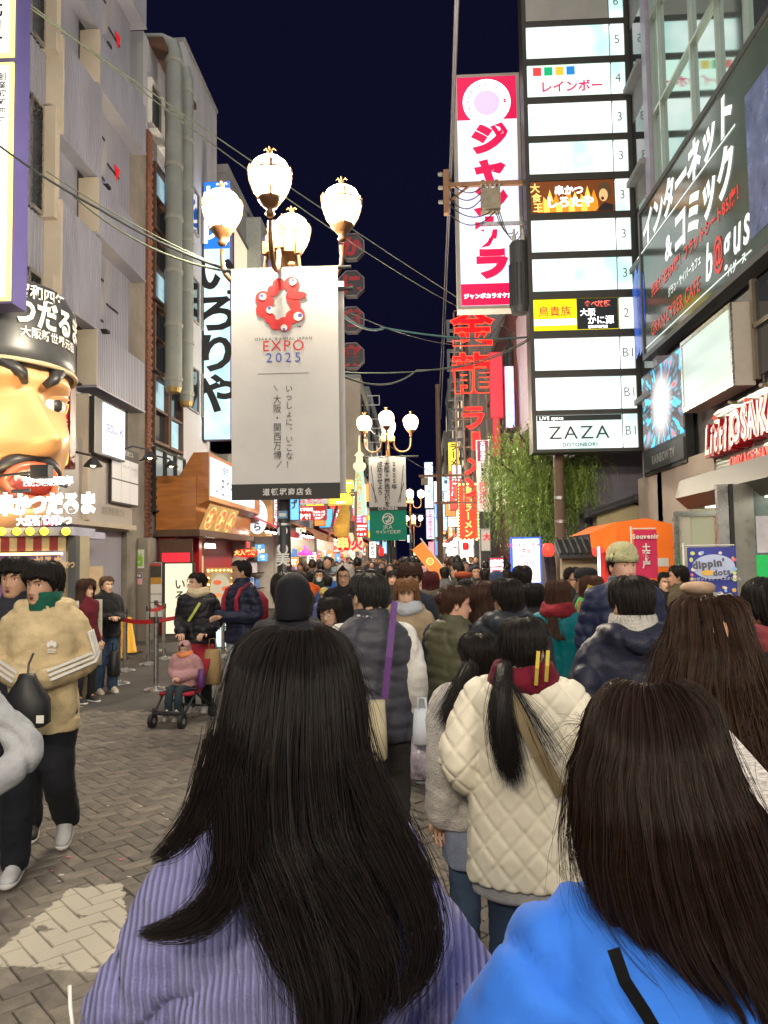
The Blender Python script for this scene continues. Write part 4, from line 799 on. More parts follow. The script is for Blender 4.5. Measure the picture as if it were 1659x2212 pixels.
def street_lamp(label, x, y, near=False):
    o = thing('street_lamp', label, 'street lamp', 'four globe street lamps down the street')
    mb = MB(); mb.lathe([(.0, 0), (.17, 0), (.17, .12), (.12, .3), (.085, .5), (.075, 1.2), (.068, 3.4)], (0, 0, 0), POLEB, 18); mb.build('pole', o, smooth=True)
    mb = MB(); mb.lathe([(.06, 3.4), (.06, 4.4), (.055, 4.95), (.09, 5.16), (.07, 5.19), (.03, 5.22)], (0, 0, 0), IRONG, 14); smooth_angle(mb.build('upper_pole', o))
    mb = MB(); mb.box(-.15, .15, -.15, .15, 5.0, 5.17, IRONG); mb.box(-.2, .2, -.05, .05, 5.02, 5.15, IRONG); mb.box(-.05, .05, -.2, .2, 5.02, 5.15, IRONG)
    for a in range(4):
        c, s = math.cos(a*math.pi/2), math.sin(a*math.pi/2); mb.lathe([(.02, 5.17), (.03, 5.22), (.012, 5.27), (.025, 5.3), (.0, 5.38)], (c*.14, s*.14, 0), IRONG, 8)
    mb.build('crown_block', o)
    mb = MB(); mb.lathe([(.03, 5.2), (.05, 5.25), (.02, 5.29), (.04, 5.34), (.0, 5.48)], (0, 0, 0), IRONG, 10)
    for k in range(4): mb.tube([(0, 0, 5.28), (math.cos(k*1.57)*.07, math.sin(k*1.57)*.07, 5.33), (math.cos(k*1.57)*.1, math.sin(k*1.57)*.1, 5.28)], [.016, .012, .004], IRONG, 6)
    mb.build('finial', o, smooth=True)
    for k in range(4):
        a = k*math.pi/2; d = Vector((math.cos(a), math.sin(a), 0)); L_ = .65; n_ = Vector((-d.y, d.x, 0))
        mb = MB(); pts = [d*.14+Vector((0, 0, 5.06))]
        for q in np.linspace(0, 1, 12): th = math.pi*q; pts.append(d*(.17+(L_-.17)*(.5-.5*math.cos(th)))+Vector((0, 0, 5.0-.29*math.sin(th)**.8)))
        pts.append(d*L_+Vector((0, 0, 5.1))); mb.tube(pts, .026, IRON, 8); arm = mb.build('arm', o, smooth=True)
        c = d*L_+Vector((0, 0, 5.50))
        mb = MB(); mb.lathe([(.03, -.36), (.05, -.33), (.03, -.29), (.07, -.26), (.115, -.2), (.125, -.17), (.105, -.165)], c, IRON, 16); mb.build('globe_cup', o, smooth=True)
        mb = MB(); mb.lathe([(.12, -.17), (.168, -.11), (.197, -.03), (.205, .05), (.195, .125), (.165, .185), (.11, .228), (.04, .25), (.0, .252)], c, GLOBE, 24); gl = mb.build('globe', o, smooth=True)
        mb = MB(); mb.tube([c+Vector((math.cos(t)*.2085, math.sin(t)*.2085, .07)) for t in np.linspace(0, 2*math.pi, 25)], .011, IRON, 5)
        for q in range(4):
            e = Vector((math.cos(q*1.5708+.25), math.sin(q*1.5708+.25), 0)); mb.tube([c+e*r+Vector((0, 0, z)) for r, z in ((.115, -.19), (.166, -.1), (.2, -.01), (.214, .07), (.21, .12), (.2, .17))], [.012, .012, .012, .012, .018, .003], IRON, 5)
        mb.build('globe_cage', gl)
        lo = bpy.data.objects.new('lamp_bulb', LAMPD); COL.objects.link(lo); lo.location = c+Vector((0, 0, .04)); lo.parent = gl
        mb = MB(); mb.lathe([(.05, .25), (.04, .275), (.015, .29), (.03, .305), (.012, .325), (.0, .355)], c, IRONG, 8)
        for q in range(4): mb.tube([c+Vector((0, 0, .31)), c+Vector((math.cos(q*1.57)*.04, math.sin(q*1.57)*.04, .34)), c+Vector((math.cos(q*1.57)*.06, math.sin(q*1.57)*.06, .32))], [.01, .008, .003], IRONG, 5)
        mb.build('globe_finial', gl)
    if near:
        S = front((0, -.075, 0)); DG = M('sticker ink', (.05, .05, .06), .6, var=0)
        for k, (z, r, mt) in enumerate(((2.05, .055, WHITEP), (1.86, .06, WHITEP), (1.72, .05, M('ochre sticker', (.5, .25, .05), .6, var=.1)))):
            m_ = MB(); m_.disc(S, -.005+.02*(k == 2), z, r, r, -.012+.002*k, mt); m_.disc(S, -.005+.02*(k == 2), z, r*.55, r*.5, -.0105+.002*k, DG if k < 2 else WHITEP); m_.build('sticker', o)
        m_ = MB(); m_.text(S, 'GRTG', 0, 1.45, .09, WHITEP, .0, 'c', bold=.04); m_.build('sticker', o)
        m_ = MB(); m_.text(S, '美', 0, 1.7, .16, WHITEP, -.002, 'c', bold=.02); m_.build('sticker', o)
        m_ = MB(); m_.slab(S, -.05, .05, 2.18, 2.26, -.012, -.004, M('blue sticker', (.12, .3, .5), .5, var=.1)); m_.slab(S, -.035, .035, 2.2, 2.235, -.004, -.002, WHITEP); m_.build('sticker', o)
        for z in (2.12, 2.5):
            m_ = MB(); m_.lathe([(.074, z-.015), (.08, z-.012), (.08, z+.012), (.074, z+.015)], (0, 0, 0), STEEL, 18); m_.build('clamp', o)
    else:
        for z in (2.3, 2.9):
            m_ = MB(); m_.lathe([(.074, z-.015), (.08, z-.012), (.08, z+.012), (.074, z+.015)], (0, 0, 0), STEEL, 12); m_.build('clamp', o)
    o.location = (x, y, 0); return o
L1 = atY(613, 1100, 8.0).x
lamp1 = street_lamp('nearest four globe bronze street lamp carrying the big white exposition banner', L1, 8.0, True)
L2 = atY(838, 1000, 21.2).x; lamp2 = street_lamp('second four globe street lamp, carrying the white and green banner', L2, 21.2)
for lb, y, u in (('third street lamp with small glowing globes beyond the green banner', 45., 886), ('farthest street lamp, its tiny globes low over the crowd', 72., 893)):
    c = copy_tree(lamp2); c.location = (atY(u, 1100, y).x, y, 0); c['label'] = lb
# unseen lamps added behind the camera to light the backs of the nearest people
for lb, y, x in (('unseen street lamp added behind the camera on the lamp row', -5.2, -1.5), ('unseen street lamp added behind the camera on the bridge side', -7.5, 3.4)):
    c = copy_tree(lamp2); c.location = (x, y, 0); c['label'] = lb
# ---------------------------------------------------------------- exposition banner
BANW = M('white banner cloth', (.62, .595, .57), .8, var=.05, scale=2, bump=.1, bscale=8)
BANB = M('black banner print', (.035, .03, .03), .7, var=.1); INKR = M('red print', (.62, .03, .03), .7, var=.05); INKB = M('blue print', (.07, .11, .45), .7, var=.05); INKK = M('dark print', (.06, .055, .055), .7, var=0)
p00, p11 = atY(503, 1081, 7.86), atY(727, 574, 7.86)
bw, bh = p11.x-p00.x+.02, p11.z-p00.z
Sb = front((p00.x-.01, 7.86, p00.z))
def banner_cloth(name, S, w_, h, mat, parent=None, amp=.012, d=0., y0=0., nx=10, ny=24, **k):
    mb = MB(); vs = []
    for j in range(ny+1):
        for i in range(nx+1):
            x, y = w_*i/nx, y0+(h-y0)*j/ny; vs.append(S.p(x, y, d+amp*math.sin(x*4.2+y*1.3)*(1-y/h)+.3*amp*math.sin(x*11+y*3)))
    mb.add(vs, [(j*(nx+1)+i, j*(nx+1)+i+1, (j+1)*(nx+1)+i+1, (j+1)*(nx+1)+i) for j in range(ny) for i in range(nx)], mat); return mb.build(name, parent, smooth=True, **k)
ban = thing('hanging_banner', 'large white exposition banner hanging from the nearest street lamp', 'banner', loc=(L1, 7.86, p00.z))
def kid(mb, name, par, **k): return sub(mb, name, par, **k)
b_ = banner_cloth('banner_cloth', Sb, bw, bh, BANW, amp=.004); b_.parent = ban; b_.matrix_parent_inverse = Matrix.Translation(-ban.location)
b_ = banner_cloth('banner_cloth', front((p00.x+.03, 8.12, p00.z+.08)), bw, bh-.15, BANW, amp=.004); b_.parent = ban; b_.matrix_parent_inverse = Matrix.Translation(-ban.location)
mb = MB(); mb.slab(Sb, 0, bw, 0, .165, -.012, .008, BANB); kid(mb, 'banner_foot', ban)
mb = MB(); mb.tube([Sb.p(-.1, bh-.01, -.02), Sb.p(bw+.14, bh-.01, -.02)], .022, BLK, 8); mb.tube([Sb.p(bw*.5, bh-.01, -.02), (L1, 8.0, p11.z)], .03, BLK); mb.tube([Sb.p(-.1, bh-.16, -.24), Sb.p(bw+.14, bh-.16, -.24)], .022, BLK, 8); kid(mb, 'banner_rod', ban)
k_ = bh/508.   # metres per photo unit in the banner
def bx(u): return (u-500)*bw/227+.0
def by(v): return bh-(v-577)*k_
lg = MB(); d_ = .012
# ring emblem: red discs in a loop with white and blue dots
for ei, (u, v, r) in enumerate(((602, 615, 15), (629, 616, 19), (590, 629, 14), (568, 645, 18), (582, 652, 12), (570, 671, 19), (583, 690, 13), (594, 704, 13), (613, 704, 18), (631, 688, 17), (642, 684, 17), (636, 662, 14), (632, 644, 17))): lg.disc(Sb, bx(u), by(v), r*.9*bw/227, r*.9*k_, d_+.0004*ei, INKR, 22)
lg.disc(Sb, bx(640), by(641), 22*bw/227, 9*k_, d_+.009, INKR, 18)
for u, v, r, du, dv in ((632, 611, 8, 1, -3), (568, 642, 8, -2, -2), (583, 672, 8, -1, -4), (643, 688, 10, 4, -2), (613, 712, 7, 0, 4)): lg.disc(Sb, bx(u), by(v), r*bw/227, r*k_, d_+.0100, WHITEP, 16); lg.disc(Sb, bx(u+du), by(v+dv), r*.45*bw/227, r*.45*k_, d_+.0108, INKB, 12)
kid(lg, 'emblem', ban)
lt = MB(); cxm = bx(611)
lt.text(Sb, 'OSAKA, KANSAI, JAPAN', cxm, by(739), 9.5*k_, INKK, d_, 'c', gap=.09, bold=.005); lt.text(Sb, 'EXPO', cxm, by(762), 33*k_, INKR, d_, 'c', gap=.05, bold=.0, ax=.98); lt.text(Sb, '2025', cxm, by(787), 30*k_, INKB, d_, 'c', gap=.16, bold=-.002); lt.text(Sb, 'TM', bx(640), by(712), 6*k_, INKK, d_)
lt.slab(Sb, bx(556), bx(665), by(812.5), by(811.5), d_, d_+.001, INKK)
lt.text(Sb, 'いっしょに、いこな！', bx(622), by(836), 18.3*k_, INKK, d_, vert=True, bold=.0, ax=.9); lt.text(Sb, '大阪・関西万博', bx(597), by(858), 20.2*k_, INKK, d_, vert=True, bold=.0, ax=.9)
lt.stroke(Sb, [(bx(590), by(838)), (bx(598), by(850))], .006, d_, INKK); lt.stroke(Sb, [(bx(606), by(1002)), (bx(595), by(1016))], .006, d_, INKK)
lt.text(Sb, '道頓堀商店会', bx(617), .05, .075*bw/1.1, M('pale print', (.7, .68, .64), .5, var=0), .0125, 'c', bold=.016, gap=.14); kid(lt, 'lettering', ban)
# second banner: white over green, on the second lamp
p00, p11 = atY(799, 1168, 21.0), atY(876, 986, 21.0); S2 = front((p00.x, 21.0, p00.z)); w2, h2 = p11.x-p00.x, p11.z-p00.z
ban2 = thing('hanging_banner', 'white and green racing club banner hanging from the second street lamp', 'banner', loc=(L2, 21.0, p00.z))
b_ = banner_cloth('banner_cloth', S2, w2, h2, BANW, y0=h2*.37); b_.parent = ban2; b_.matrix_parent_inverse = Matrix.Translation(-ban2.location)
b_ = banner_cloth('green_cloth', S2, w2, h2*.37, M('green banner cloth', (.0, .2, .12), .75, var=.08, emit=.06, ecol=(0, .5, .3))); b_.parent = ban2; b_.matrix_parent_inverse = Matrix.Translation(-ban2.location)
lt = MB(); lt.slab(S2, 0, w2, h2*.355, h2*.4, .02, .026, BANB); lt.text(S2, '道頓堀商店会', w2/2, h2*.365, .09, WHITEP, .03, 'c', bold=.03)
for j, t_ in enumerate(('2025年', '大阪・関西万博を', '成功させよう')): lt.text(S2, t_, w2*(.68-.19*j), h2*.945, h2*.068, INKK, .03, vert=True, bold=.03)
for sx in (-1, 1):
    lt.stroke(S2, [(w2*(.5+sx*.44), h2*.9), (w2*(.5+sx*.33), h2*.45)], .02, .03, INKK); lt.stroke(S2, [(w2*(.5+sx*.44), h2*.68), (w2*(.5+sx*.28), h2*.45)], .02, .03, INKK)
lt.text(S2, 'JRA', w2/2, h2*.135, h2*.07, WHITEP, .035, 'c', bold=-.003); lt.text(S2, 'ウインズ道頓堀', w2/2, h2*.085, h2*.042, WHITEP, .035, 'c', bold=.03)
lt.arc(S2, w2/2, h2*.255, .13, .16, 0, 360, .035, WHITEP, 28); lt.arc(S2, w2/2, h2*.25, .05, .085, 200, 420, .035, WHITEP, 16); lt.stroke(S2, [(w2/2-.13, h2*.27), (w2/2+.02, h2*.29), (w2/2+.14, h2*.26)], .03, .036, WHITEP); lt.stroke(S2, [(w2/2-.05, h2*.2), (w2/2+.03, h2*.26)], .03, .036, WHITEP)
kid(lt, 'lettering', ban2)
mb = MB(); mb.tube([S2.p(-.1, h2, -.02), S2.p(w2+.35, h2, -.02)], .025, BLK); kid(mb, 'banner_rod', ban2)
# ---------------------------------------------------------------- tower directory sign
DY = 17.2
q0, q1 = atY(1152, 979, DY), atY(1390, 979, DY); DX0, DW = q0.x, q1.x-q0.x
u_ = F/DY; vz = lambda v: atY(1145, v, DY).z
DFR = M('dark bronze sign frame', (.055, .052, .045), .45, metal=.3, var=.12)
mb = MB(); zb_ = vz(978); zt_ = 16.5; rows = [(897, 971), (815.5, 887), (731, 801), (646.5, 715), (559, 630), (475, 545), (391, 461), (307, 376), (223, 293), (140, 209), (57, 126), (-27, 45), (-111, -38)]
for i in range(2): mb.box(DX0+i*(DW-.09), DX0+.09+i*(DW-.09), DY, DY+.55, zb_, zt_, DFR)
mb.box(DX0+.09, DX0+DW-.09, DY+.12, DY+.5, zb_, zt_, DFR)
zz = [(vz(b), vz(a)) for a, b in rows]; prev = zb_
for a, b in zz: mb.box(DX0+.09, DX0+DW-.09, DY+.02, DY+.12, prev, a, DFR); prev = b
tower = mb.build('directory_sign', label='tall lit building directory sign with numbered floors on the right side of the street', cat='sign')
x0, x1, xn = DX0+.1, DX0+DW-.44, DX0+DW-.1
nums = ['B1', 'B1', 'B1', '2', '3', '3', '3', '3', '3', '4', '5', '6', '6']; NUM = M('grey numeral', (.1, .14, .16), .5, var=0)
SD = front((0, DY, 0))
for i, (a, b) in enumerate(zz):
    h = b-a; cy_ = (a+b)/2; pr = MB(); px0 = x0; L_ = x1-x0
    mat = LITW
    if i in (3, 6, 9, 11, 12): mat = {9: E('lit pale green face', (.74, .98, .86), 1.05), 3: E('lit sign yellow', (1, .85, .0), 1.0), 6: M('flame print', (.3, .08, .01), .4, var=0), 11: M('unlit panel', (.4, .4, .38), .5, var=.05), 12: M('unlit panel')}[i]
    m_ = MB(); m_.box(x0, x1, DY+.03, DY+.11, a+.012, b-.012, mat); pn = m_.build('sign_panel', tower)
    m_ = MB(); m_.box(x1+.04, xn, DY+.03, DY+.11, a+.012, b-.012, LITW); nn_ = m_.build('number_panel', tower)
    m_ = MB(); m_.text(SD, nums[i], (x1+.025+xn)/2, cy_-.1, .3, NUM, -.022, 'c', bold=-.006, ax=.9); m_.build('numeral', nn_)
    T_ = lambda s, fx, fy, sz, mt, **k: pr.text(SD, s, x0+fx*L_, a+fy*h, sz*h, mt, -.02, **k)
    if i == 0:
        pr.box(x0+.01, x1-.01, DY+.024, DY+.029, b-.18*h, b-.02*h, M('sign black', (.015, .02, .02), .4, var=0)); T_('LIVE space', .03, .855, .145, LWHITE, bold=.01); T_('ZAZA', .5, .29, .54, M('sign charcoal', (.05, .06, .06), .5, var=0), align='c', ax=1.12, bold=.0, gap=.03); T_('DOTONBORI', .5, .07, .15, MATS['sign charcoal'], align='c', gap=.03)
    if i == 3:
        pr.box(x0+.01, x0+.50*L_, DY+.024, DY+.029, a+.17*h, a+.36*h, LWHITE); T_('鳥貴族', .25, .48, .34, M('sign crimson', (.5, .02, .03), .5, var=0, emit=.35, ecol=(.7, .03, .03)), align='c', bold=.01); T_('TORIKIZOKU', .25, .2, .155, M('sign maroon', (.25, .02, .05), .5, var=0), align='c', gap=.02)
        pr.box(x0+.51*L_, x1-.005, DY+.023, DY+.0285, a+.02*h, b-.02*h, MATS['sign black'] if 'sign black' in MATS else BLK); T_('食べ放題', .755, .74, .2, E('sign lit coral', (1, .16, .12), 1.0), align='c', bold=.03); T_('大阪', .64, .46, .24, LWHITE, align='c', bold=.02); T_('かに源', .79, .2, .27, LWHITE, align='c', bold=.02); T_('蟹料理専門店', .755, .05, .1, LWHITE, align='c')
    if i == 6:
        fl = [E('flame orange', (1, .3, .02), .8), E('flame yellow', (1, .62, .1), 1.0)]
        for k in range(9):
            cx_ = x0+L_*(.14+.075*k); hh = h*(.45+.4*((k*37) % 10)/10); pr.poly(SD, [(cx_-.12, a+.02), (cx_+.13, a+.02), (cx_+.12, a+hh*.45), (cx_+.03, a+hh), (cx_-.04, a+hh*.55), (cx_-.12, a+hh*.7)], -.026+.0005*k, fl[k % 2])
        for j, ch in enumerate('大食王'): pr.text(SD, ch, x0+.07*L_+.03*(j-1), b-(.33+.3*j)*h, .3*h, LGOLD, -.018, 'c', bold=.02)
        T_('串かつ', .46, .58, .29, LWHITE, align='c', bold=.04); T_('しろたや', .47, .2, .36, LWHITE, align='c', bold=.04)
        # a plain portrait: dark hair, face, white collar
        cx_ = x0+.88*L_; pr.disc(SD, cx_, a+.62*h, .15, .22, -.0165, M('portrait hair', (.12, .07, .03), .6, var=0, emit=.12), 18); pr.disc(SD, cx_-.02, a+.5*h, .1, .15, -.0155, E('portrait skin', (.85, .5, .22), .75), 18); pr.poly(SD, [(cx_-.2, a+.02), (cx_+.19, a+.02), (cx_+.19, a+.2*h), (cx_, a+.27*h), (cx_-.1, a+.15*h)], -.0145, BLK); pr.disc(SD, cx_-.04, a+.4*h, .035, .04, -.014, MOUTH, 12)
    if i == 9:
        for j, (ch, cc) in enumerate(zip('カラオケ', ((.8, .06, .06), (.0, .5, .2), (.85, .6, .05), (.02, .25, .75)))):
            c0 = x0+L_*(.07+.135*j); pr.box(c0, c0+.19, DY+.022, DY+.0285, a+.66*h, a+.92*h, E('sign tile %d' % j, cc, .7)); pr.text(SD, ch, c0+.095, a+.7*h, .2*h, LWHITE, -.0235, 'c', bold=.03)
        T_('レインボー', .53, .16, .38, E('sign magenta red', (.75, .03, .16), .75), align='c', bold=.03, ax=1.0)
    if pr.v: pr.build('lettering', pn)
# ---------------------------------------------------------------- dark billboard on the glass building
BX = RX-.25
Sg = lambda y, z: rightwall(y, z, BX)
yf, yn, zb_, zt_ = atX(1386, 600, BX).y, 6.2, 5.92, 8.98
mb = MB(); S = Sg(0, 0); mb.slab(S, -yf, -yn, zb_, zt_, -.24, 0, M('billboard face', (.07, .095, .085), .16, var=.15, scale=.6, spec=.6)); mb.frame(S, -yf-.03, -yn, zb_-.1, zt_+.05, .1, -.245, .03, DKGREY)
bill = mb.build('billboard', label='big dark green billboard for an internet and comic cafe on the glass building', cat='billboard')
lt = MB(); LW = E('billboard letter', (.86, .93, .9), .8); LR_ = E('billboard red', (.75, .05, .04), .5)
def bt(s, y_, z, size, mat, **k): lt.text(S, s, -y_, z, size, mat, .012, **k)
bt('インターネット', 15.95, 8.2, .70, LW, bold=.05, ax=.95, shear=.12); bt('&', 14.6, 7.33, .62, LW, bold=.03, shear=.1); bt('コミック', 14.1, 7.3, .80, LW, bold=.05, ax=.86, shear=.12)
lt.slab(S, -16.4, -11.25, 8.09, 8.115, .01, .014, LW); bt('完全個室134席！フラットシート85席！', 15.5, 6.98, .27, LR_, bold=.03, ax=.93); bt('グラン・サイバーカフェ', 14.5, 6.62, .19, LW, bold=.02, ax=.82); bt('GRAN CYBER CAFE', 15.6, 6.18, .36, LR_, bold=.01, ax=.8); bt('b', 12.65, 6.22, .85, LW, bold=.02, shear=.25, ax=.72); bt('@', 12.28, 6.3, .62, LR_, bold=.02, ax=.6); bt('gus', 11.9, 6.22, .85, LW, bold=.02, shear=.25, ax=.68); bt('バグース', 11.75, 5.98, .17, LW); lt.slab(S, -16.0, -10.9, 6.04, 6.06, .01, .014, LW)
for k, (y_, c) in enumerate(((16.55, (.05, .15, .75)), (16.25, (.02, .08, .5)))): lt.poly(S, [(-y_-.2, 6.0), (-y_+.05, 6.1), (-y_+.32, 6.9), (-y_+.25, 7.6), (-y_-.02, 8.0), (-y_-.3, 7.6)], .008+.001*k, M('billboard blue %d' % k, c, .2, var=.1, emit=.25))
lt.build('lettering', bill)
m_ = MB(); m_.slab(S, -10.9, -8.7, 6.2, 8.3, .005, .012, M('billboard city photo', (.08, .1, .2), .25, var=.5, scale=3, emit=.12, ecol=(.3, .35, .6))); m_.build('photo_panel', bill)
# led screen with star burst
SL2 = rightwall(0, 0, RX-.16); mb = MB(); mb.slab(SL2, -16.75, -14.15, 3.42, 5.6, -.15, 0, BLK); led = mb.build('video_screen', label='square video screen showing a red and blue star burst under the billboard', cat='screen')
ledm = M('screen burst', (.01, .01, .01), .3, var=0, emit=1.5); n = ledm.node_tree.nodes; L = ledm.node_tree.links; b = n['Principled BSDF']
tc = n.new('ShaderNodeTexCoord'); mp = n.new('ShaderNodeMapping'); mp.inputs['Location'].default_value = (0, -15.45, -4.75); L.new(tc.outputs['Object'], mp.inputs[0])
sx = n.new('ShaderNodeSeparateXYZ'); L.new(mp.outputs[0], sx.inputs[0]); at = n.new('ShaderNodeMath'); at.operation = 'ARCTAN2'; L.new(sx.outputs[2], at.inputs[0]); L.new(sx.outputs[1], at.inputs[1])
ln = n.new('ShaderNodeVectorMath'); ln.operation = 'LENGTH'; cb0 = n.new('ShaderNodeCombineXYZ'); L.new(sx.outputs[1], cb0.inputs[0]); L.new(sx.outputs[2], cb0.inputs[1]); L.new(cb0.outputs[0], ln.inputs[0])
cb = n.new('ShaderNodeCombineXYZ'); am = n.new('ShaderNodeMath'); am.operation = 'MULTIPLY'; am.inputs[1].default_value = 2.6; L.new(at.outputs[0], am.inputs[0]); L.new(am.outputs[0], cb.inputs[0]); L.new(ln.outputs['Value'], cb.inputs[1])
no = n.new('ShaderNodeTexNoise'); no.inputs['Scale'].default_value = 1.7; no.inputs['Detail'].default_value = 3; L.new(cb.outputs[0], no.inputs[0])
cr = n.new('ShaderNodeValToRGB'); e = cr.color_ramp.elements; e[0].position = .3; e[0].color = (0, .30, .75, 1); e[1].position = .72; e[1].color = (.75, .05, .05, 1)
for ps, cc in ((.40, (.02, .5, .8, 1)), (.45, (.03, .02, .03, 1)), (.55, (.06, .02, .02, 1)), (.62, (.02, .25, .4, 1))): e.new(ps).color = cc
L.new(no.outputs[0], cr.inputs[0]); fr = n.new('ShaderNodeMapRange'); fr.inputs[1].default_value = .1; fr.inputs[2].default_value = .75; fr.inputs[3].default_value = 1; fr.inputs[4].default_value = 0; L.new(ln.outputs['Value'], fr.inputs[0])
mx = n.new('ShaderNodeMixRGB'); mx.inputs[2].default_value = (1, .88, .85, 1); L.new(fr.outputs[0], mx.inputs[0]); L.new(cr.outputs[0], mx.inputs[1]); L.new(mx.outputs[0], b.inputs['Emission Color'])
m_ = MB(); m_.slab(SL2, -16.7, -14.2, 3.98, 5.56, 0, .012, ledm); m_.build('screen_face', led)
m_ = MB(); m_.slab(SL2, -16.7, -14.2, 3.5, 3.9, 0, .03, DKGREY); m_.text(SL2, 'RAINBOW TV', -16.1, 3.62, .24, M('grey letter', (.42, .45, .44), .4, var=0), .034, bold=.03, ax=.85); m_.build('name_plate', led)
# blank white box sign
S = rightwall(0, 0, 4.73); mb = MB(); mb.slab(S, -13.7, -11.5, 4.24, 5.5, -.3, 0, M('beige sign case', (.42, .38, .33), .5, var=.08)); bs = mb.build('blank_box_sign', label='blank pale box sign beside the video screen', cat='sign')
m_ = MB(); m_.slab(S, -13.63, -11.57, 4.31, 5.43, .0, .015, tubelit('blank face', (.45, .58, .54), (.62, .78, .72), .62, (1, .3, 2.5))); m_.frame(S, -13.7, -11.5, 4.24, 5.5, .06, 0, .03, STEEL); m_.build('sign_face', bs)
# souvenir shop sign
S = rightwall(0, 0, RX-.08); mb = MB(); t_ = thing('shop_sign', 'red and white souvenir market sign on pale corrugated metal at the right edge', 'sign', loc=(RX, 11, 2.5))
mb = MB(); n_ = 26
for i in range(n_): mb.slab(S, -12.95, -6.4, 2.55+i*.06, 2.55+i*.06+.036, -.02, .02, M('pale ribbed metal', (.4, .44, .42), .35, metal=.4, var=.06)); mb.slab(S, -12.95, -6.4, 2.55+i*.06+.036, 2.55+(i+1)*.06, -.02, .004, MATS['pale ribbed metal'])
kid(mb, 'ribbed_panel', t_, kind='stuff')
SRED = M('letter side red', (.42, .01, .02), .35, var=.05); LF = M('letter face', (.75, .55, .5), .4, var=.1, emit=.35, ecol=(1, .8, .72))
lt = MB(); lt.text(S, 'Little', -12.85, 3.38, .62, SRED, .12, bold=.09, ext=.16, shear=.3, ax=.62); lt.text(S, 'OSAKA', -11.75, 3.42, .66, SRED, .12, bold=.07, ext=.16, ax=.62); kid(lt, 'letter_body', t_)
lt = MB(); lt.text(S, 'Little', -12.85, 3.38, .62, LF, .235, bold=.02, shear=.3, ax=.62); lt.text(S, 'OSAKA', -11.75, 3.42, .66, LF, .235, bold=.015, ax=.62); kid(lt, 'letter_face', t_)
lt = MB(); lt.text(S, 'OMIYAGE MARKET', -12.2, 3.08, .24, E('dim red letter', (.7, .04, .03), .5), .08, bold=.03, ext=.05, ax=.78); kid(lt, 'lettering', t_)
for k, (y_, z, on) in enumerate(((12.6, 3.95, 1), (12.0, 4.08, 0), (11.4, 4.0, 1), (12.85, 3.6, 0), (10.9, 4.1, 0), (12.75, 2.7, 0), (12.4, 2.85, 1))):
    m_ = MB(); m_.tube([S.p(-y_, z, .02), S.p(-y_, z, .1)], .022, M('brass socket', (.35, .25, .12), .4, metal=.6)); m_.ball(S.p(-y_, z, .13), .034, E('red bulb', (1, .03, .02), 3) if on else M('unlit bulb', (.3, .28, .25), .2, var=0)); kid(m_, 'bulb', t_)
mb = MB(); cn = [(4.95, 2.45), (4.2, 2.45), (4.02, 2.62), (4.1, 2.9), (4.95, 2.98)]
mb.rings([[(x, y, z) for x, z in cn] for y in (12.2, 11.7, 6.5)], M('stainless canopy', (.10, .092, .085), .45, metal=.35, var=.12)); can = mb.build('canopy', label='stainless canopy with chamfered nose below the souvenir sign', cat='canopy')
m_ = MB(); m_.box(4.25, 4.8, 7, 11.6, 2.425, 2.448, E('canopy lamp', (1, .97, .8), 1.3)); m_.build('lamp_panel', can)
# stainless glass booth, shop corner
mb = MB(); bo = thing('glass_booth', 'stainless framed glass booth beside the blue ice cream banner', 'booth', loc=(4, 11, 0)); a, b_ = atY(1455, 1105, 11.2), atY(1556, 1100, 11.2); Sx = front((a.x, 11.2, 0)); wd = b_.x-a.x
mb.frame(Sx, 0, wd, 0, a.z, .07, -.07, 0, STEEL); mb.slab(Sx, .07, wd-.07, a.z-.88, a.z-.82, -.06, -.01, STEEL); kid(mb, 'frame', bo)
GL = M('booth glass', (.55, .6, .5), .06, var=0, alpha=.3)
m_ = MB(); m_.slab(Sx, .07, wd-.07, a.z-.82, a.z-.07, -.04, -.03, GL); kid(m_, 'pane', bo); m_ = MB(); m_.slab(Sx, .07, wd-.07, .07, a.z-.88, -.04, -.03, M('pink poster glass', (.55, .2, .26), .3, var=.4, scale=5)); kid(m_, 'pane', bo)
sc_ = thing('shop_corner', 'stainless shop corner with green and blue window at the right edge', 'shop front', loc=(4.3, 9.5, 0)); a = atY(1572, 1030, 9.6); Sx = front((a.x, 9.6, 0))
mb = MB(); mb.slab(Sx, 0, .05, 0, 2.6, -.06, .02, BLK); mb.slab(Sx, -.14, -.01, 0, 2.6, -.06, .01, STEEL); kid(mb, 'post', sc_)
m_ = MB(); m_.slab(Sx, .05, .3, 0, 2.6, -.06, -.005, M('brushed stainless', (.48, .47, .42), .3, metal=.9, var=.1)); kid(m_, 'panel', sc_); m_ = MB(); m_.slab(Sx, .3, 1.4, 0, 1.72, -.06, -.01, M('green window', (.02, .4, .08), .25, var=.2, emit=.22, ecol=(.05, .8, .2))); m_.slab(Sx, .5, 1.4, 0, 1.0, -.01, -.004, M('blue window', (.03, .2, .5), .25, var=.2, emit=.2, ecol=(.05, .35, .9))); kid(m_, 'window', sc_)
m_ = MB(); m_.slab(Sx, .3, 1.4, 1.72, 2.6, -.06, -.02, M('teal glass', (.2, .26, .25), .1, var=.15)); m_.slab(Sx, .32, .55, 1.75, 2.2, -.015, -.005, M('display white', (.5, .47, .5), .4, var=.2, emit=.15)); kid(m_, 'window', sc_)
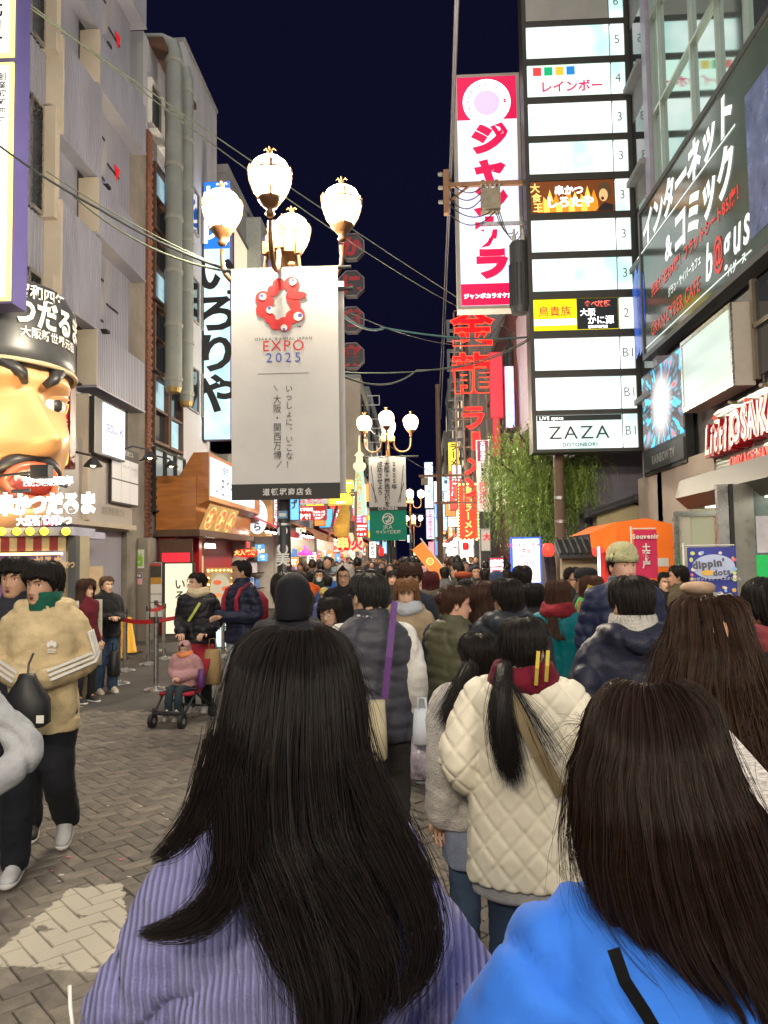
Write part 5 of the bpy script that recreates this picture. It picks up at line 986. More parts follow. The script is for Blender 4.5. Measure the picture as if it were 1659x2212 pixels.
# ---------------------------------------------------------------- karaoke sign, neon signs, right side
KY = 21.0
def boxsign(name, label, u0, v0, u1, v1, Y, case, face, depth=.35, border=.06, group=None, cat='sign'):
    a, b = atY(u0, v1, Y), atY(u1, v0, Y); S = front((a.x, Y, a.z)); w_, h = b.x-a.x, b.z-a.z
    mb = MB(); mb.slab(S, 0, w_, 0, h, -depth, 0, case); o = mb.build(name, label=label, cat=cat, group=group)
    m_ = MB(); m_.slab(S, border, w_-border, border, h-border, 0, .015, face); m_.build('sign_face', o); return o, S, w_, h
kcase = M('cream sign frame', (.5, .46, .4), .5, var=.08); kface = tubelit('lit lilac face', (.62, .62, 1), (.85, .88, 1), 1.05, (1, 1, .4))
ko, S, w_, h = boxsign('karaoke_sign', 'tall white and red vertical karaoke sign left of the directory tower', 989, 156, 1121, 669, KY, kcase, kface, .5, .1)
KR = E('karaoke red', (.72, .003, .075), .85); pr = MB(); pr.slab(S, .1, w_-.1, h*.80, h-.1, .015, .022, KR); pr.build('colour_band', ko); pr = MB(); pr.slab(S, .1, w_-.1, .1, h*.105, .015, .022, KR); pr.build('colour_band', ko)
pr = MB(); pr.text(S, 'ジャンカラ', w_*.52, h*.785, h*.132, KR, .02, vert=True, bold=.08, ax=1.08); pr.text(S, 'ジャンボカラオケ広場', w_*.5, h*.045, .155, LWHITE, .026, 'c', bold=.03, ax=.98)
c0 = (w_*.5, h*.875)
pr.disc(S, c0[0], c0[1], w_*.36, w_*.36, .024, LWHITE, 28); pr.disc(S, c0[0], c0[1]-.02, w_*.2, w_*.2, .026, E('lilac disc', (.7, .55, 1), .9), 24)
for i, ch in enumerate('KARAOKE・ROOM'):
    a = R(195-i*17.5); ch_ = ch; r_ = w_*.27; Sg2 = S.shift(c0[0]+r_*math.cos(a), c0[1]+r_*math.sin(a)); ta = a-math.pi/2; Sr = Surf(Sg2.o, S.r*math.cos(ta)+S.u*math.sin(ta), S.u*math.cos(ta)-S.r*math.sin(ta)); pr.text(Sr, ch_, 0, -.05, .17, KR, .028, 'c', bold=.02)
pr.build('lettering', ko)
# big red neon letters on a steel rack
NRED = M('neon letter red', (.35, .005, .01), .4, var=0, emit=.42, ecol=(1, .005, .015)); NTUB = E('neon tube', (1, .07, .03), 1.5)
NY = 26.0; nn = thing('neon_sign', 'giant red neon ramen letters stacked on a steel rack', 'neon sign', loc=(atY(1020, 900, NY).x, NY, 4))
tb = MB(); fc = MB()
for ch, u, v, szu in (('金', 1020, 706, 92), ('龍', 1022, 806, 92), ('ラ', 1022, 902, 58), ('ー', 1026, 953, 60), ('メ', 1026, 1003, 52), ('ン', 1024, 1052, 52)):
    c = atY(u, v, NY); sz = szu*NY/F; S = front(c)
    if ch == 'ー':
        fc.slab(S, -.1, .16, -.3, .3, 0, .02, NRED); tb.tube([S.p(x, z, .04) for x, z in ((-.1, .3), (.16, .3), (.16, -.3), (-.1, -.3), (-.1, .3))], .022, NTUB, 6); continue
    fc.text(S, ch, -sz*.5, -sz*.38, sz, NRED, .0, bold=.03); tb.text(S, ch, -sz*.5, -sz*.38, sz, NTUB, .04, bold=.03, outline=.010); pass
kid(fc, 'neon_letter', nn); kid(tb, 'neon_tube', nn)
rk = MB(); RUST = M('rusty steel', (.2, .13, .1), .7, metal=.3, var=.25)
x0 = atY(985, 900, NY).x; x1 = atY(1052, 900, NY).x; zt_ = atY(1020, 672, NY).z
for i in range(5): xx = x0+(x1-x0)*i/4; rk.box(xx-.03, xx+.03, NY+.1, NY+.16, 3.4, zt_, RUST)
for i in range(8): z = 3.6+i*.95; rk.box(x0, x1, NY+.17, NY+.22, z, z+.05, RUST)
for i in range(6): rk.tube([(x1, NY+.2, 3.6+i*1.1), (3.3, NY+.6, 3.9+i*1.1)], .035, RUST, 6); rk.tube([(x1, NY+.2, 3.6+i*1.1), (3.3, NY+.6, 4.9+i*1.1)], .025, RUST, 6)
kid(rk, 'rack', nn, kind='stuff')
o, S, w_, h = boxsign('ramen_sign', 'red vertical ramen sign framed by yellow bulbs under the neon letters', 991, 1046, 1031, 1166, 29, RED, E('ramen sign red', (.9, .05, .015), .85), .3, .05)
pr = MB(); pr.text(S, '金龍ラーメン', w_*.5, h*.97, h*.155, LGOLD, .02, vert=True, bold=.04); pr.build('lettering', o)
bb = MB()
for i in range(18):
    for xx in (.0, w_): bb.ball(S.p(xx, h*(i+.5)/18, .05), .038, WARMLO, 8, 5)
for i in range(5):
    for zz_ in (0, h): bb.ball(S.p(w_*(i+.5)/5, zz_, .05), .038, WARMLO, 8, 5)
bb.build('bulb', o, kind='stuff')
o, S, w_, h = boxsign('sushi_sign', 'maroon and white vertical sushi sign between neon rack and willow', 1032, 950, 1056, 1105, 25, WHITEP, M('dim sign face', (.6, .52, .52), .5, var=.05, emit=.2), .25, .03)
pr = MB(); MAR = M('maroon print', (.25, .015, .08), .5, var=.05, emit=.1); pr.slab(S, .03, w_-.03, h*.7, h-.03, .015, .02, MAR); pr.text(S, '大起水産', w_*.5, h*.985, h*.068, LWHITE, .025, vert=True, bold=.02); pr.text(S, '回転寿司', w_*.5, h*.68, h*.065, INK, .025, vert=True, bold=.03); pr.text(S, '四海樓', w_*.5, h*.42, h*.13, E('sushi red', (.85, .12, .18), .7), .025, vert=True, bold=.04); pr.build('lettering', o)
# red and white signs on the ramen building, led strips
for k, (u0, v0, u1, v1, Y, cc, lb) in enumerate(((1060, 760, 1085, 905, 25.2, (.75, .05, .08), 'red lit facade panel behind the neon rack'), (1092, 790, 1110, 925, 24.6, (.35, .5, 1), 'pale blue neon light column beside the red facade panel'), (1066, 900, 1080, 985, 25.1, (.6, .05, .06), 'small red panel below the facade panel'))):
    o, S, w_, h = boxsign('facade_light', lb, u0, v0, u1, v1, Y, RED, E('facade light %d' % k, cc, .55 if k != 1 else 1.3), .1, .02, cat='light')
    if k == 1:
        m_ = MB(); [m_.disc(S, w_*.5, h*(.1+.2*q), w_*.34, h*.085, .02, LWHITE, 14) for q in range(5)]; m_.build('light_ring', o)
# ---------------------------------------------------------------- utility pole, cross arms, transformer
UP = 17.95; ux = atY(1209, 1100, UP).x; uo = thing('utility_pole', 'brown utility pole with crossarms and transformer behind the directory sign', 'utility pole', loc=(ux, UP, 0))
mb = MB(); mb.lathe([(.13, 0), (.115, 6), (.1, 12.5)], (ux, UP, 0), M('brown concrete pole', (.17, .11, .075), .7, var=.15), 16); smooth_angle(kid(mb, 'pole', uo))
az = atY(1000, 404, UP).z; ax0 = atY(962, 404, UP).x; WOODP = M('weathered crossarm', (.36, .19, .1), .6, var=.2)
mb = MB(); mb.box(ax0, ux+.1, UP-.16, UP-.06, az-.05, az+.05, WOODP); mb.box(ax0-.05, ax0+.08, UP-.2, UP, az-.7, az+.35, WOODP); mb.tube([(ax0+.1, UP-.05, az-.35), (ax0+.6, UP-.1, az)], .03, WOODP, 6); mb.box(atY(1035, 404, UP).x, ux, UP-.14, UP-.08, az-1.02, az-.94, STEEL); kid(mb, 'crossarm', uo)
INS = M('porcelain', (.55, .54, .5), .2, var=.05)
for z in (.28, -.05, -.4):
    m_ = MB(); m_.lathe([(.02, 0), (.06, .01), (.03, .03), (.06, .05), (.03, .07), (.055, .09), (.02, .12)], (0, 0, 0), INS, 10)
    m_.v = [(ax0-.06-p[2], UP-.1+p[1], az+z+p[0]) for p in m_.v]; kid(m_, 'insulator', uo)
sw = atY(1058, 440, UP); m_ = MB(); m_.box(sw.x-.22, sw.x+.22, UP-.35, UP-.02, sw.z-.28, sw.z+.22, M('switch box', (.34, .3, .22), .6, var=.25)); [m_.tube([(sw.x-.2+q*.1, UP-.2, sw.z+.2), (sw.x-.22+q*.11, UP-.2, sw.z+.38)], .025, INS, 6) for q in range(5)]; m_.box(sw.x-.2, sw.x-.12, UP-.12, UP-.04, sw.z+.2, az+.1, WOODP); m_.box(sw.x+.12, sw.x+.2, UP-.12, UP-.04, sw.z+.2, az+.1, WOODP); kid(m_, 'switch_box', uo)
tx = atY(1122, 595, UP-.35); m_ = MB(); m_.lathe([(.0, -.92), (.2, -.9), (.22, -.8), (.22, .72), (.18, .78), (.0, .8)], tx, DKGREY, 18)
for q in range(16):
    a = q*math.pi/8; m_.tube([tx+Vector((math.cos(a)*.225, math.sin(a)*.225, -.75)), tx+Vector((math.cos(a)*.225, math.sin(a)*.225, .25))], .02, DKGREY, 5)
smooth_angle(kid(m_, 'transformer', uo), 30)
for q in (-.1, .1):
    m_ = MB(); m_.lathe([(.05, .78), (.05, .95), (.03, .97), (.03, 1.1)], tx+Vector((q, 0, 0)), INS, 10); kid(m_, 'bushing', uo)
m_ = MB()
for q in range(5):
    a = Vector((ax0-.02, UP-.12, az+.3-.22*q)); m_.tube(sag(a, (sw.x-.2+.08*q, UP-.22, sw.z+(.3 if q < 3 else -.26)), .28+.1*(q % 3)), .014, BLK, 5)
for q in range(3): m_.tube(sag((sw.x+.1+.05*q, UP-.2, sw.z-.25), tx+Vector((-.1+.1*q, 0, 1.05)), .25+.1*q), .012, BLK, 5)
kid(m_, 'cable_loop', uo, kind='stuff')
for z, r_ in ((2.55, .14), (3.1, .14)):
    m_ = MB(); m_.lathe([(.12, z-.04), (r_, z-.035), (r_, z+.035), (.12, z+.04)], (ux, UP, 0), STEEL, 14); kid(m_, 'pole_band', uo)
# ---------------------------------------------------------------- overhead wires
WIRE = M('overhead cable', (.04, .045, .045), .6, var=.1); WIREG = M('grey green cable', (.13, .15, .11), .6, var=.1)
def wire(label, pts, r=.014, mat=None, s=.15):
    mb = MB(); P = [atY(*p) for p in pts]; q = []
    for a, b in zip(P, P[1:]): q += sag(a, b, s)[:-1]
    mb.tube(q+[P[-1]], r, mat or WIREG, 6); mb.build('overhead_wire', label=label, cat='wire', smooth=True)
wire('upper pale wire crossing the sky from the left facade past the lamp globes', [(-60, -70, 9), (1115, 722, 25)], .011, s=.12)
wire('second pale wire just below it, passing behind the top globe', [(40, -10, 9.5), (1000, 668, 25)], .011, s=.3)
wire('thick black cable sagging from the left edge to the banner rod', [(-40, 285, 9), (215, 452, 8.6), (492, 583, 8.05)], .015, WIRE, .05)
wire('thin pale wire above the thick black cable', [(100, 370, 9), (480, 578, 8.1)], .008, s=.06)
wire('second strand twisted under the thick black cable', [(160, 425, 8.9), (492, 586, 8.1)], .012, s=.16)
wire('teal wire bundle sagging right of the big banner', [(727, 670, 9), (830, 708, 14), (1150, 727, 18)], .02, M('teal cable', (.1, .22, .22), .6, var=.1), .12)
wire('lower sagging wire from the banner to the directory sign', [(727, 806, 9), (900, 800, 14), (1150, 730, 18)], .015, s=.2)
wire('faint wire beside the lower sagging one', [(727, 804, 9), (1150, 726, 18)], .01, s=.28)
for k, (a, b, c) in enumerate((((987, -60, 9), (971, 385, UP), (947, 900, 62)), ((991, -60, 9), (974, 395, UP), (952, 905, 60)))):
    wire(('left of the two steep cables running down the street past the karaoke sign', 'right of the two steep cables running down the street past the karaoke sign')[k], [a, b, c], .022, M('grey cable', (.14, .13, .15), .6, var=.1), .05)
for k, (a, b) in enumerate((((930, 1000, 30), (1000, 1040, 24)), ((800, 930, 22), (960, 1030, 40)), ((835, 1090, 45), (990, 1120, 34)), ((700, 650, 12), (1010, 745, 24)))): wire('thin dark wire in the street gap'+(', beside the hanging sign', ', from the second lamp', ', low over the third lamp', ', just above the teal bundle')[k], [a, b], .012, WIRE, .2)
# far pole with arms
fp = thing('utility_pole', 'far utility pole with a pale arm and lamps left of the neon rack', 'utility pole', loc=(.95, 34, 0)); px_ = atY(948, 1000, 34).x; mb = MB()
mb.lathe([(.14, 0), (.12, 6), (.1, 9.5)], (px_, 34, 0), M('brown concrete pole'), 10); kid(mb, 'pole', fp); mb = MB(); z = atY(960, 1030, 34).z
mb.box(px_-.9, px_+1.4, 33.9, 34, z, z+.1, WOODP); mb.box(px_-.2, px_+.8, 33.9, 34, z-1.2, z-1.1, WOODP); mb.box(px_-.8, px_-.5, 33.7, 34, z-.35, z-.05, M('switch box')); kid(mb, 'crossarm', fp)
# ---------------------------------------------------------------- willow
WY = 19.4; wi = thing('willow_tree', 'drooping green willow under the directory sign', 'tree', loc=(3.2, WY, 0)); BARK = M('willow bark', (.1, .075, .05), .9, var=.3, scale=14, bump=.6, bscale=30)
mb = MB(); mb.tube([(3.35, WY, 0), (3.3, WY, 1.2), (3.15, WY, 2.4), (2.95, WY, 3.4), (2.75, WY, 4.1)], [.17, .15, .12, .08, .04], BARK, 10); kid(mb, 'trunk', wi, smooth=True)
rng = np.random.default_rng(5)
tips = []
for k in range(18):
    a = rng.uniform(0, 6.28); e = Vector((2.75+rng.uniform(-1.0, 1.75), WY+rng.uniform(-1.0, 1.0), rng.uniform(3.8, 5.1))); s0 = Vector((3.12, WY, 2.6+rng.uniform(0, 1.0)))
    e.z = min(e.z, 5.1-.45*abs(e.x-2.4)); m_ = MB(); m_.tube([s0, s0.lerp(e, .5)+Vector((0, 0, .25)), e], [.05, .035, .015], BARK, 6); kid(m_, 'branch', wi, smooth=True); tips.append((s0, e))
LEAF = M('willow leaf', (.27, .40, .08), .5, var=.45, scale=3); LEAF.node_tree.nodes['Principled BSDF'].inputs['Transmission Weight'].default_value = .0
lf = MB()
for k in range(1250):
    s0, e = tips[rng.integers(0, 18)]; p = s0.lerp(e, rng.uniform(.35, 1.05))+Vector((rng.normal(0, .28), rng.normal(0, .3), rng.normal(.08, .12))); L_ = rng.uniform(.6, 2.5); p.x = max(1.72, p.x)
    if p.x > 3.5: L_ *= .7
    out = Vector((rng.normal(0, .12), rng.normal(0, .12), 0)); zmin = 1.75+rng.uniform(0, .45); n_ = int(L_/.036)
    for i in range(n_):
        t = i/max(1, n_-1); q = p+out*math.sin(t*1.6)*1.4+Vector((0, 0, .10*math.sin(t*3.1)-L_*t)); 
        if q.z < zmin: break
        an = rng.uniform(0, 6.28); d = Vector((math.cos(an)*.55, math.sin(an)*.55, -.85)).normalized(); sd = d.cross(Vector((rng.normal(), rng.normal(), .2))).normalized(); ll = rng.uniform(.06, .12)
        lf.add([q, q+d*ll*.5+sd*.010, q+d*ll, q+d*ll*.5-sd*.010], [(0, 1, 2, 3)], LEAF)
kid(lf, 'crown', wi)
# lit screen shop, temple roof wall below the willow
o, S, w_, h = boxsign('lit_board', 'white lit game arcade board with blue lights under the willow', 1106, 1160, 1168, 1262, 18.5, BLUELIT, E('board white', (1, .93, .95), 1.6), .2, .04)
pr = MB(); [pr.text(S, t_, w_*.5, h*(.8-.13*q), .11, E('board red', (.9, .1, .1), .8), .03, 'c', bold=.03) for q, t_ in enumerate(('UFOキャッチャー', '景品', 'ゲーム', 'OPEN'))]; pr.build('lettering', o)
ROOF = M('dark roof tile', (.05, .05, .052), .5, var=.25); TMPW = M('temple cream wall', (.5, .42, .28), .8, var=.1)
tr = thing('temple_wall', 'low cream wall with dark tiled roof beside the orange tent', 'wall', loc=(4, 16.5, 0)); mb = MB(); mb.box(3.1, 5.0, 17.0, 17.2, 0, 1.75, TMPW); kid(mb, 'wall', tr)
mb = MB(); mb.add([(3.0, 16.7, 1.78), (5.1, 16.7, 1.78), (5.1, 17.3, 2.12), (3.0, 17.3, 2.12), (3.0, 17.3, 1.95), (5.1, 17.3, 1.95), (5.1, 16.7, 1.7), (3.0, 16.7, 1.7)], [(0, 1, 2, 3), (4, 5, 6, 7), (0, 7, 6, 1), (2, 5, 4, 3), (0, 3, 4, 7), (1, 6, 5, 2)], ROOF); kid(mb, 'roof', tr)
for i in range(15):
    m_ = MB(); x = 3.05+i*.142; m_.tube([(x, 16.68, 1.80), (x, 17.3, 2.15)], .035, ROOF, 8); kid(m_, 'tile', tr)
th = thing('temple_gate', 'small cream gabled temple house with grey tile ridge right of the willow', 'building', loc=(4.4, 19, 0)); a, b_, c = atY(1290, 1100, 18.2), atY(1372, 1080, 18.2), atY(1470, 1125, 18.2)
S = front((0, 18.2, 0)); mb = MB(); mb.poly(S, [(a.x, 1.5), (c.x, 1.5), (c.x, c.z-.1), (b_.x, b_.z-.1), (a.x, a.z-.1)], -.5, M('temple plaster', (.48, .42, .25), .8, var=.1), .45); kid(mb, 'wall', th)
mb = MB(); mb.tube([S.p(a.x-.2, a.z-.14, .1), S.p(b_.x, b_.z, .1), S.p(c.x+.1, c.z, .1)], .07, ROOF, 8); mb.poly(S, [(a.x-.3, a.z-.2), (b_.x, b_.z-.02), (c.x, c.z-.1), (c.x, c.z+.02), (b_.x, b_.z+.12), (a.x-.3, a.z-.08)], -.6, ROOF, .6); mb.ball(S.p(b_.x, b_.z+.03, .1), .1, ROOF, 12, 8); kid(mb, 'roof', th)
for k, u in enumerate((1184, 1292)):
    c = atY(u, 1188, 16.6); m_ = MB(); m_.lathe([(.06, -.15), (.12, -.1), (.14, 0), (.12, .1), (.06, .15)], c, E('paper lantern red', (1, .08, .05), .9), 14); o = m_.build('paper_lantern', label=('red paper lantern left of the utility pole', 'red paper lantern over the temple wall roof')[k], cat='lantern', smooth=True)
    m_ = MB(); m_.lathe([(.02, .2), (.02, .15), (.07, .15), (.07, .13)], c, BLK, 10); m_.lathe([(.07, -.13), (.07, -.16), (.02, -.16)], c, BLK, 10); m_.build('cap', o)
# orange tent
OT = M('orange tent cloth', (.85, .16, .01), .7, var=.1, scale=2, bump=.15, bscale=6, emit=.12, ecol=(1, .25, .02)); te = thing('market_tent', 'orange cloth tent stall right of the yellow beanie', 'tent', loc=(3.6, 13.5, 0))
a, b_ = atY(1330, 1128, 13.0), atY(1455, 1130, 13.0); mb = MB(); zt_ = a.z
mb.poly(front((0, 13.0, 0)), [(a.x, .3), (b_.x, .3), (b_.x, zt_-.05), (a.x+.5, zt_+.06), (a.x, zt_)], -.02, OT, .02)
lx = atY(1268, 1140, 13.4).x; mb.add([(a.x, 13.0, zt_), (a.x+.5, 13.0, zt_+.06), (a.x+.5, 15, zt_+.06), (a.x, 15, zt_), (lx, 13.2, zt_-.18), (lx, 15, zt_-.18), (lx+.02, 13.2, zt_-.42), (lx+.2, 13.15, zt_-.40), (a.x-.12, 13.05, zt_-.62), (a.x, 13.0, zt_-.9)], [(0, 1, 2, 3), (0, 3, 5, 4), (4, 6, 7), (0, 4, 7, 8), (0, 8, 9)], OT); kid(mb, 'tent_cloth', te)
m_ = MB(); m_.box(lx+.25, lx+.4, 13.6, 13.75, 0, zt_-.5, M('tent red post', (.6, .04, .03), .5)); kid(m_, 'post', te); m_ = MB(); m_.box(lx+.55, lx+1.0, 13.7, 13.75, zt_-.75, zt_-.45, E('tent lit board', (.9, .95, 1), 2.2)); kid(m_, 'lit_board', te)
for z in (1.55, 1.15):
    m_ = MB(); q = atY(1405, 1150, 13).x; m_.slab(front((0, 13, 0)), q, q+.28, z, z+.14, .005, .012, WHITEP); kid(m_, 'label_patch', te)
m_ = MB(); m_.tube([(lx+.22, 13.55, zt_-.3), (lx+.22, 13.55, zt_-1.1)], .02, E('tent tube', (.75, .8, 1), 4), 6); kid(m_, 'tube_lamp', te)
# flags
def nobori(label, u0, v0, u1, v1, Y, cloth, texts, lean=0.):
    a, b = atY(u0, v1, Y), atY(u1, v0, Y); S = front((a.x, Y, a.z)); w_, h = b.x-a.x, b.z-a.z; o = thing('banner_flag', label, 'flag', 'banner flags on the right side', loc=(a.x, Y, 0))
    c = banner_cloth('flag_cloth', S, w_, h, cloth, amp=.015); c.parent = o; c.matrix_parent_inverse = Matrix.Translation(-o.location)
    m_ = MB(); m_.tube([S.p(-.03, -a.z, -.03), S.p(-.03, h+.06, -.03)], .014, WHITEP); m_.tube([S.p(-.05, h+.02, -.03), S.p(w_, h+.02, -.03)], .01, WHITEP); kid(m_, 'flag_pole', o); pr = MB()
    for t_, fx, fy, sz, mt, vt in texts: pr.text(S, t_, fx*w_, fy*h, sz*h, mt, .035, 'c', bold=.04, vert=vt)
    if texts: kid(pr, 'lettering', o)
    return o, S, w_, h
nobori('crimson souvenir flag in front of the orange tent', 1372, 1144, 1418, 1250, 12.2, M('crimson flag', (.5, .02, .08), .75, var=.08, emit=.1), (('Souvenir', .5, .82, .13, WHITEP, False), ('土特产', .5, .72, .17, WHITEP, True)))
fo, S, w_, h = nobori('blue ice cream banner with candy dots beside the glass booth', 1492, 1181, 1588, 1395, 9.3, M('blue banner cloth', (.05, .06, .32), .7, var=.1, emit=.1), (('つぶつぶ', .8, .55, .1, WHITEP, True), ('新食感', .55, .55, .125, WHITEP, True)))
pr = MB(); rg = np.random.default_rng(2); DOTC = [M('candy dot %d' % k, c, .5, var=.05, emit=.15) for k, c in enumerate(((.8, .15, .25), (.75, .45, .1), (.3, .5, .8), (.6, .7, .2), (.8, .7, .6)))]
pr.disc(S, w_*.52, h*.80, w_*.44, h*.125, .03, M('banner cloud', (.5, .55, .75), .6, var=.1, emit=.15), 28)
for k in range(46):
    y_ = rg.uniform(.02, .97); x_ = rg.uniform(.05, .95)
    if .66 < y_ < .92 and .12 < x_ < .9: x_ = .06 if k % 2 else .94
    pr.disc(S, w_*x_, h*y_, .016+.014*rg.random(), .016+.012*rg.random(), .032+.0002*k, DOTC[k % 5], 12)
pr.text(S, 'dippin’', w_*.5, h*.80, h*.105, M('banner grey', (.12, .12, .16), .5, var=0), .045, 'c', bold=.05, rot=.1); pr.text(S, 'dots', w_*.68, h*.715, h*.085, M('banner grey'), .045, 'c', bold=.04, rot=.08); pr.disc(S, w_*.38, h*.74, w_*.13, h*.03, .044, DOTC[1], 18); pr.text(S, 'ディッピンドッツ アイスクリーム', w_*.5, h*.665, h*.036, WHITEP, .045, 'c', bold=.03); kid(pr, 'print', fo)
o, S, w_, h = boxsign('sushi_board', 'red and white standing sushi board in the crowd left of the willow', 1058, 1203, 1088, 1262, 15, BLK, E('sushi board face', (1, .75, .75), .9), .06, .02)
pr = MB(); pr.slab(S, .02, w_-.02, h*.62, h-.02, .016, .02, E('sushi board red', (.85, .03, .08), .8)); pr.text(S, '大起水産', w_*.5, h*.8, .065, LWHITE, .024, 'c', bold=.03); pr.text(S, '回転寿司', w_*.5, h*.66, .065, LWHITE, .024, 'c', bold=.03); [pr.slab(S, .05, w_-.05, h*(.08+.1*q), h*(.12+.1*q), .016, .02, E('sushi board red')) for q in range(5)]; pr.build('lettering', o)
# ---------------------------------------------------------------- LEFT: kushikatsu shop with giant face
HX, HY = -6.4, 10.75; sc = 14.3; hd = thing('giant_face', 'giant orange moustached face sculpture with a dark cap over the fried skewer shop', 'sculpture', loc=(HX, HY, 2.35)); hd.rotation_euler = (0, 0, R(-120))
FSK = M('orange sculpture', (.72, .41, .2), .42, var=.06, scale=1, coat=.08, tint=(.68, .38, .15)); FDK = M('sculpture black', (.025, .025, .028), .4, var=.1)
t = MB(); s_ = np.linspace(0, 2*np.pi, 72, endpoint=False); phi = s_-.42*np.sin(s_); zs = np.concatenate([np.linspace(-.03, .15, 64), np.linspace(.155, .2305, 8)]); P, Z = np.meshgrid(phi, zs); x, y = head_surface(P, Z, 1.0)
ax = np.abs(x); fm = np.clip(np.cos(P)*2.2, 0, 1); y = y+fm*(.8*np.interp(Z, [.056, .064, .073, .095, .118, .124], [0, .016, .025, .015, .004, 0])*np.exp(-(x/.019)**2)+.010*gs(ax, Z, .021, .07, .011, .010)+.009*gs(ax, Z, .026, .134, .03, .008)-.008*gs(x, Z, 0, .03, .034, .019)+.012*gs(x, Z, 0, .002, .026, .012)+.008*gs(ax, Z, .045, .08, .02, .022)-.005*gs(ax, Z, .044, .052, .006, .02)-.004*gs(ax, Z, .009, .135, .003, .012)); x = x*(1+.10*gs(0*x, Z, 0, .03, 1, .045))
V = np.stack([x, y, Z], -1)*sc; t.rings([list(map(tuple, r)) for r in V], FSK); fo_ = t.build('face', hd, smooth=True)
fy = lambda x_, z_: float(np.interp(x_, V[np.abs(zs-z_).argmin(), :20, 0], V[np.abs(zs-z_).argmin(), :20, 1])) if x_ >= 0 else fy(-x_, z_)
for sx in (-1, 1):
    ey = fy(.031*sc, .1165); m_ = MB(); m_.ball((sx*.033*sc, ey-.09, .1165*sc), .235, WHITEP, 16, 10, (1.25, .7, .72)); e_ = m_.build('eye', hd, smooth=True); m_ = MB(); m_.ball((sx*.033*sc, ey-.09, .1165*sc+.15), .27, FSK, 16, 10, (1.25, .74, .5)); m_.build('eyelid', hd, smooth=True); m_ = MB(); m_.ball((sx*.033*sc-.08, ey+.035, .1165*sc), .1, FDK, 12, 8, (1, .5, 1)); m_.build('pupil', e_, smooth=True)
    m_ = MB(); m_.tube([(sx*sc*(.010+.05*q), fy(sc*(.010+.05*q), .13+.02*math.sin(q*2.4))+.03, sc*(.1275+.024*math.sin(q*2.3))) for q in np.linspace(0, 1, 9)], [.05, .08, .10, .105, .1, .09, .07, .05, .02], FDK, 8); m_.build('eyebrow', hd, smooth=True)
    m_ = MB(); m_.ball((sx*.079*sc, -.15, .1*sc), .45, FSK, 12, 8, (.3, .6, 1.1)); m_.build('ear', hd, smooth=True)
m_ = MB(); m_.tube([(sc*.036*q, fy(sc*.036*abs(q), .056)+.06-.02*abs(q), sc*(.057-.016*abs(q)**2)) for q in np.linspace(-1, 1, 13)], [.03, .07, .09, .1, .1, .1, .09, .1, .1, .1, .09, .07, .03], FDK, 8); m_.build('moustache', hd, smooth=True)
m_ = MB(); m_.ball((0, fy(0, .034)+.02, sc*.034), .36, M('sculpture mouth', (.25, .03, .02), .35, var=.1), 20, 10, (1, .42, .62)); mo = m_.build('mouth', hd, smooth=True)
m_ = MB(); m_.tube([(.37*math.cos(a), fy(.3, .034)+.14+.12*abs(math.sin(a)), sc*.034+.235*math.sin(a)) for a in np.linspace(0, 2*math.pi, 25)], .055, M('sculpture lip', (.5, .12, .06), .3, var=.1), 8, caps=False); m_.build('lips', hd, smooth=True)
for q in range(6):
    m_ = MB(); xx = (q-2.5)*.085; m_.rings([[(xx+sx_*.038*k2, fy(0, .034)+.17-.8*xx*xx+dy, sc*.034+z_) for sx_, dy in ((-1, 0), (1, 0), (1, -.12), (-1, -.12))] for z_, k2 in ((.01, .8), (.03, 1), (.15, 1), (.18, .9))], WHITEP); m_.build('tooth', mo)
CAPM = M('dark cap cloth', (.05, .052, .055), .35, var=.1); m_ = MB(); rr = [(1.19, .146*sc-.02), (1.25, .150*sc), (1.26, .16*sc), (1.24, 3.05), (1.14, 3.25), (.5, 3.3), (.02, 3.31)]; tm_ = MB(); tm_.tube([(1.255*math.sin(a), 1.255*1.2*math.cos(a), .1475*sc) for a in np.linspace(0, 2*math.pi, 49)], .035, M('cap trim', (.5, .4, .25), .5, var=.1), 6, caps=False); tm_.build('cap_trim', hd, smooth=True)
m_.rings([[(r*.99*math.sin(a), r*1.2*math.cos(a), z) for a in np.linspace(0, 2*math.pi, 49)[:-1]] for r, z in rr], CAPM); cp = m_.build('cap', hd); smooth_angle(cp, 40)
m_ = MB(); m_.text(Surf((0, 0, 0), (1, 0, 0), (0, 0, 1)), '創業昭和四年', 0, 2.98, .2, WHITEP, 0, 'c', bold=.02); m_.text(Surf((0, 0, 0), (1, 0, 0), (0, 0, 1)), '串かつだるま', .1, 2.62, .42, WHITEP, 0, 'c', bold=.04, ax=.85); m_.text(Surf((0, 0, 0), (1, 0, 0), (0, 0, 1)), '大阪新世界元祖', .4, 2.44, .15, WHITEP, 0, 'c', bold=.02)
off = -.15; m_.v = [(1.262*math.sin(-(p[0]+off)/1.3), 1.525*math.cos((p[0]+off)/1.3)+.004, p[2]) for p in m_.v]; m_.build('lettering', cp)
hl = bpy.data.lights.new('face_floodlight', 'SPOT'); hl.energy = 150; hl.color = (1, .70, .34); hl.spot_size = R(95); hl.spot_blend = .8; hl.shadow_soft_size = .12; ho = bpy.data.objects.new('face_floodlight', hl); COL.objects.link(ho); fl_p = atY(40, 1120, 8.6); ho.location = fl_p; ho.rotation_euler = (Vector((HX+.2, HY-.6, 3.6))-fl_p).to_track_quat('-Z', 'Y').to_euler()
q = atY(84, 1018, 9.0); m_ = MB(); m_.box(q.x-.11, q.x+.11, 9.0, 9.14, q.z-.08, q.z+.08, BLK); m_.tube([q+Vector((-.14, .1, 0)), q+Vector((-1.2, .5, -.02))], .018, BLK); fd = m_.build('floodlight', label='small black floodlight on an arm before the giant chin', cat='lamp')
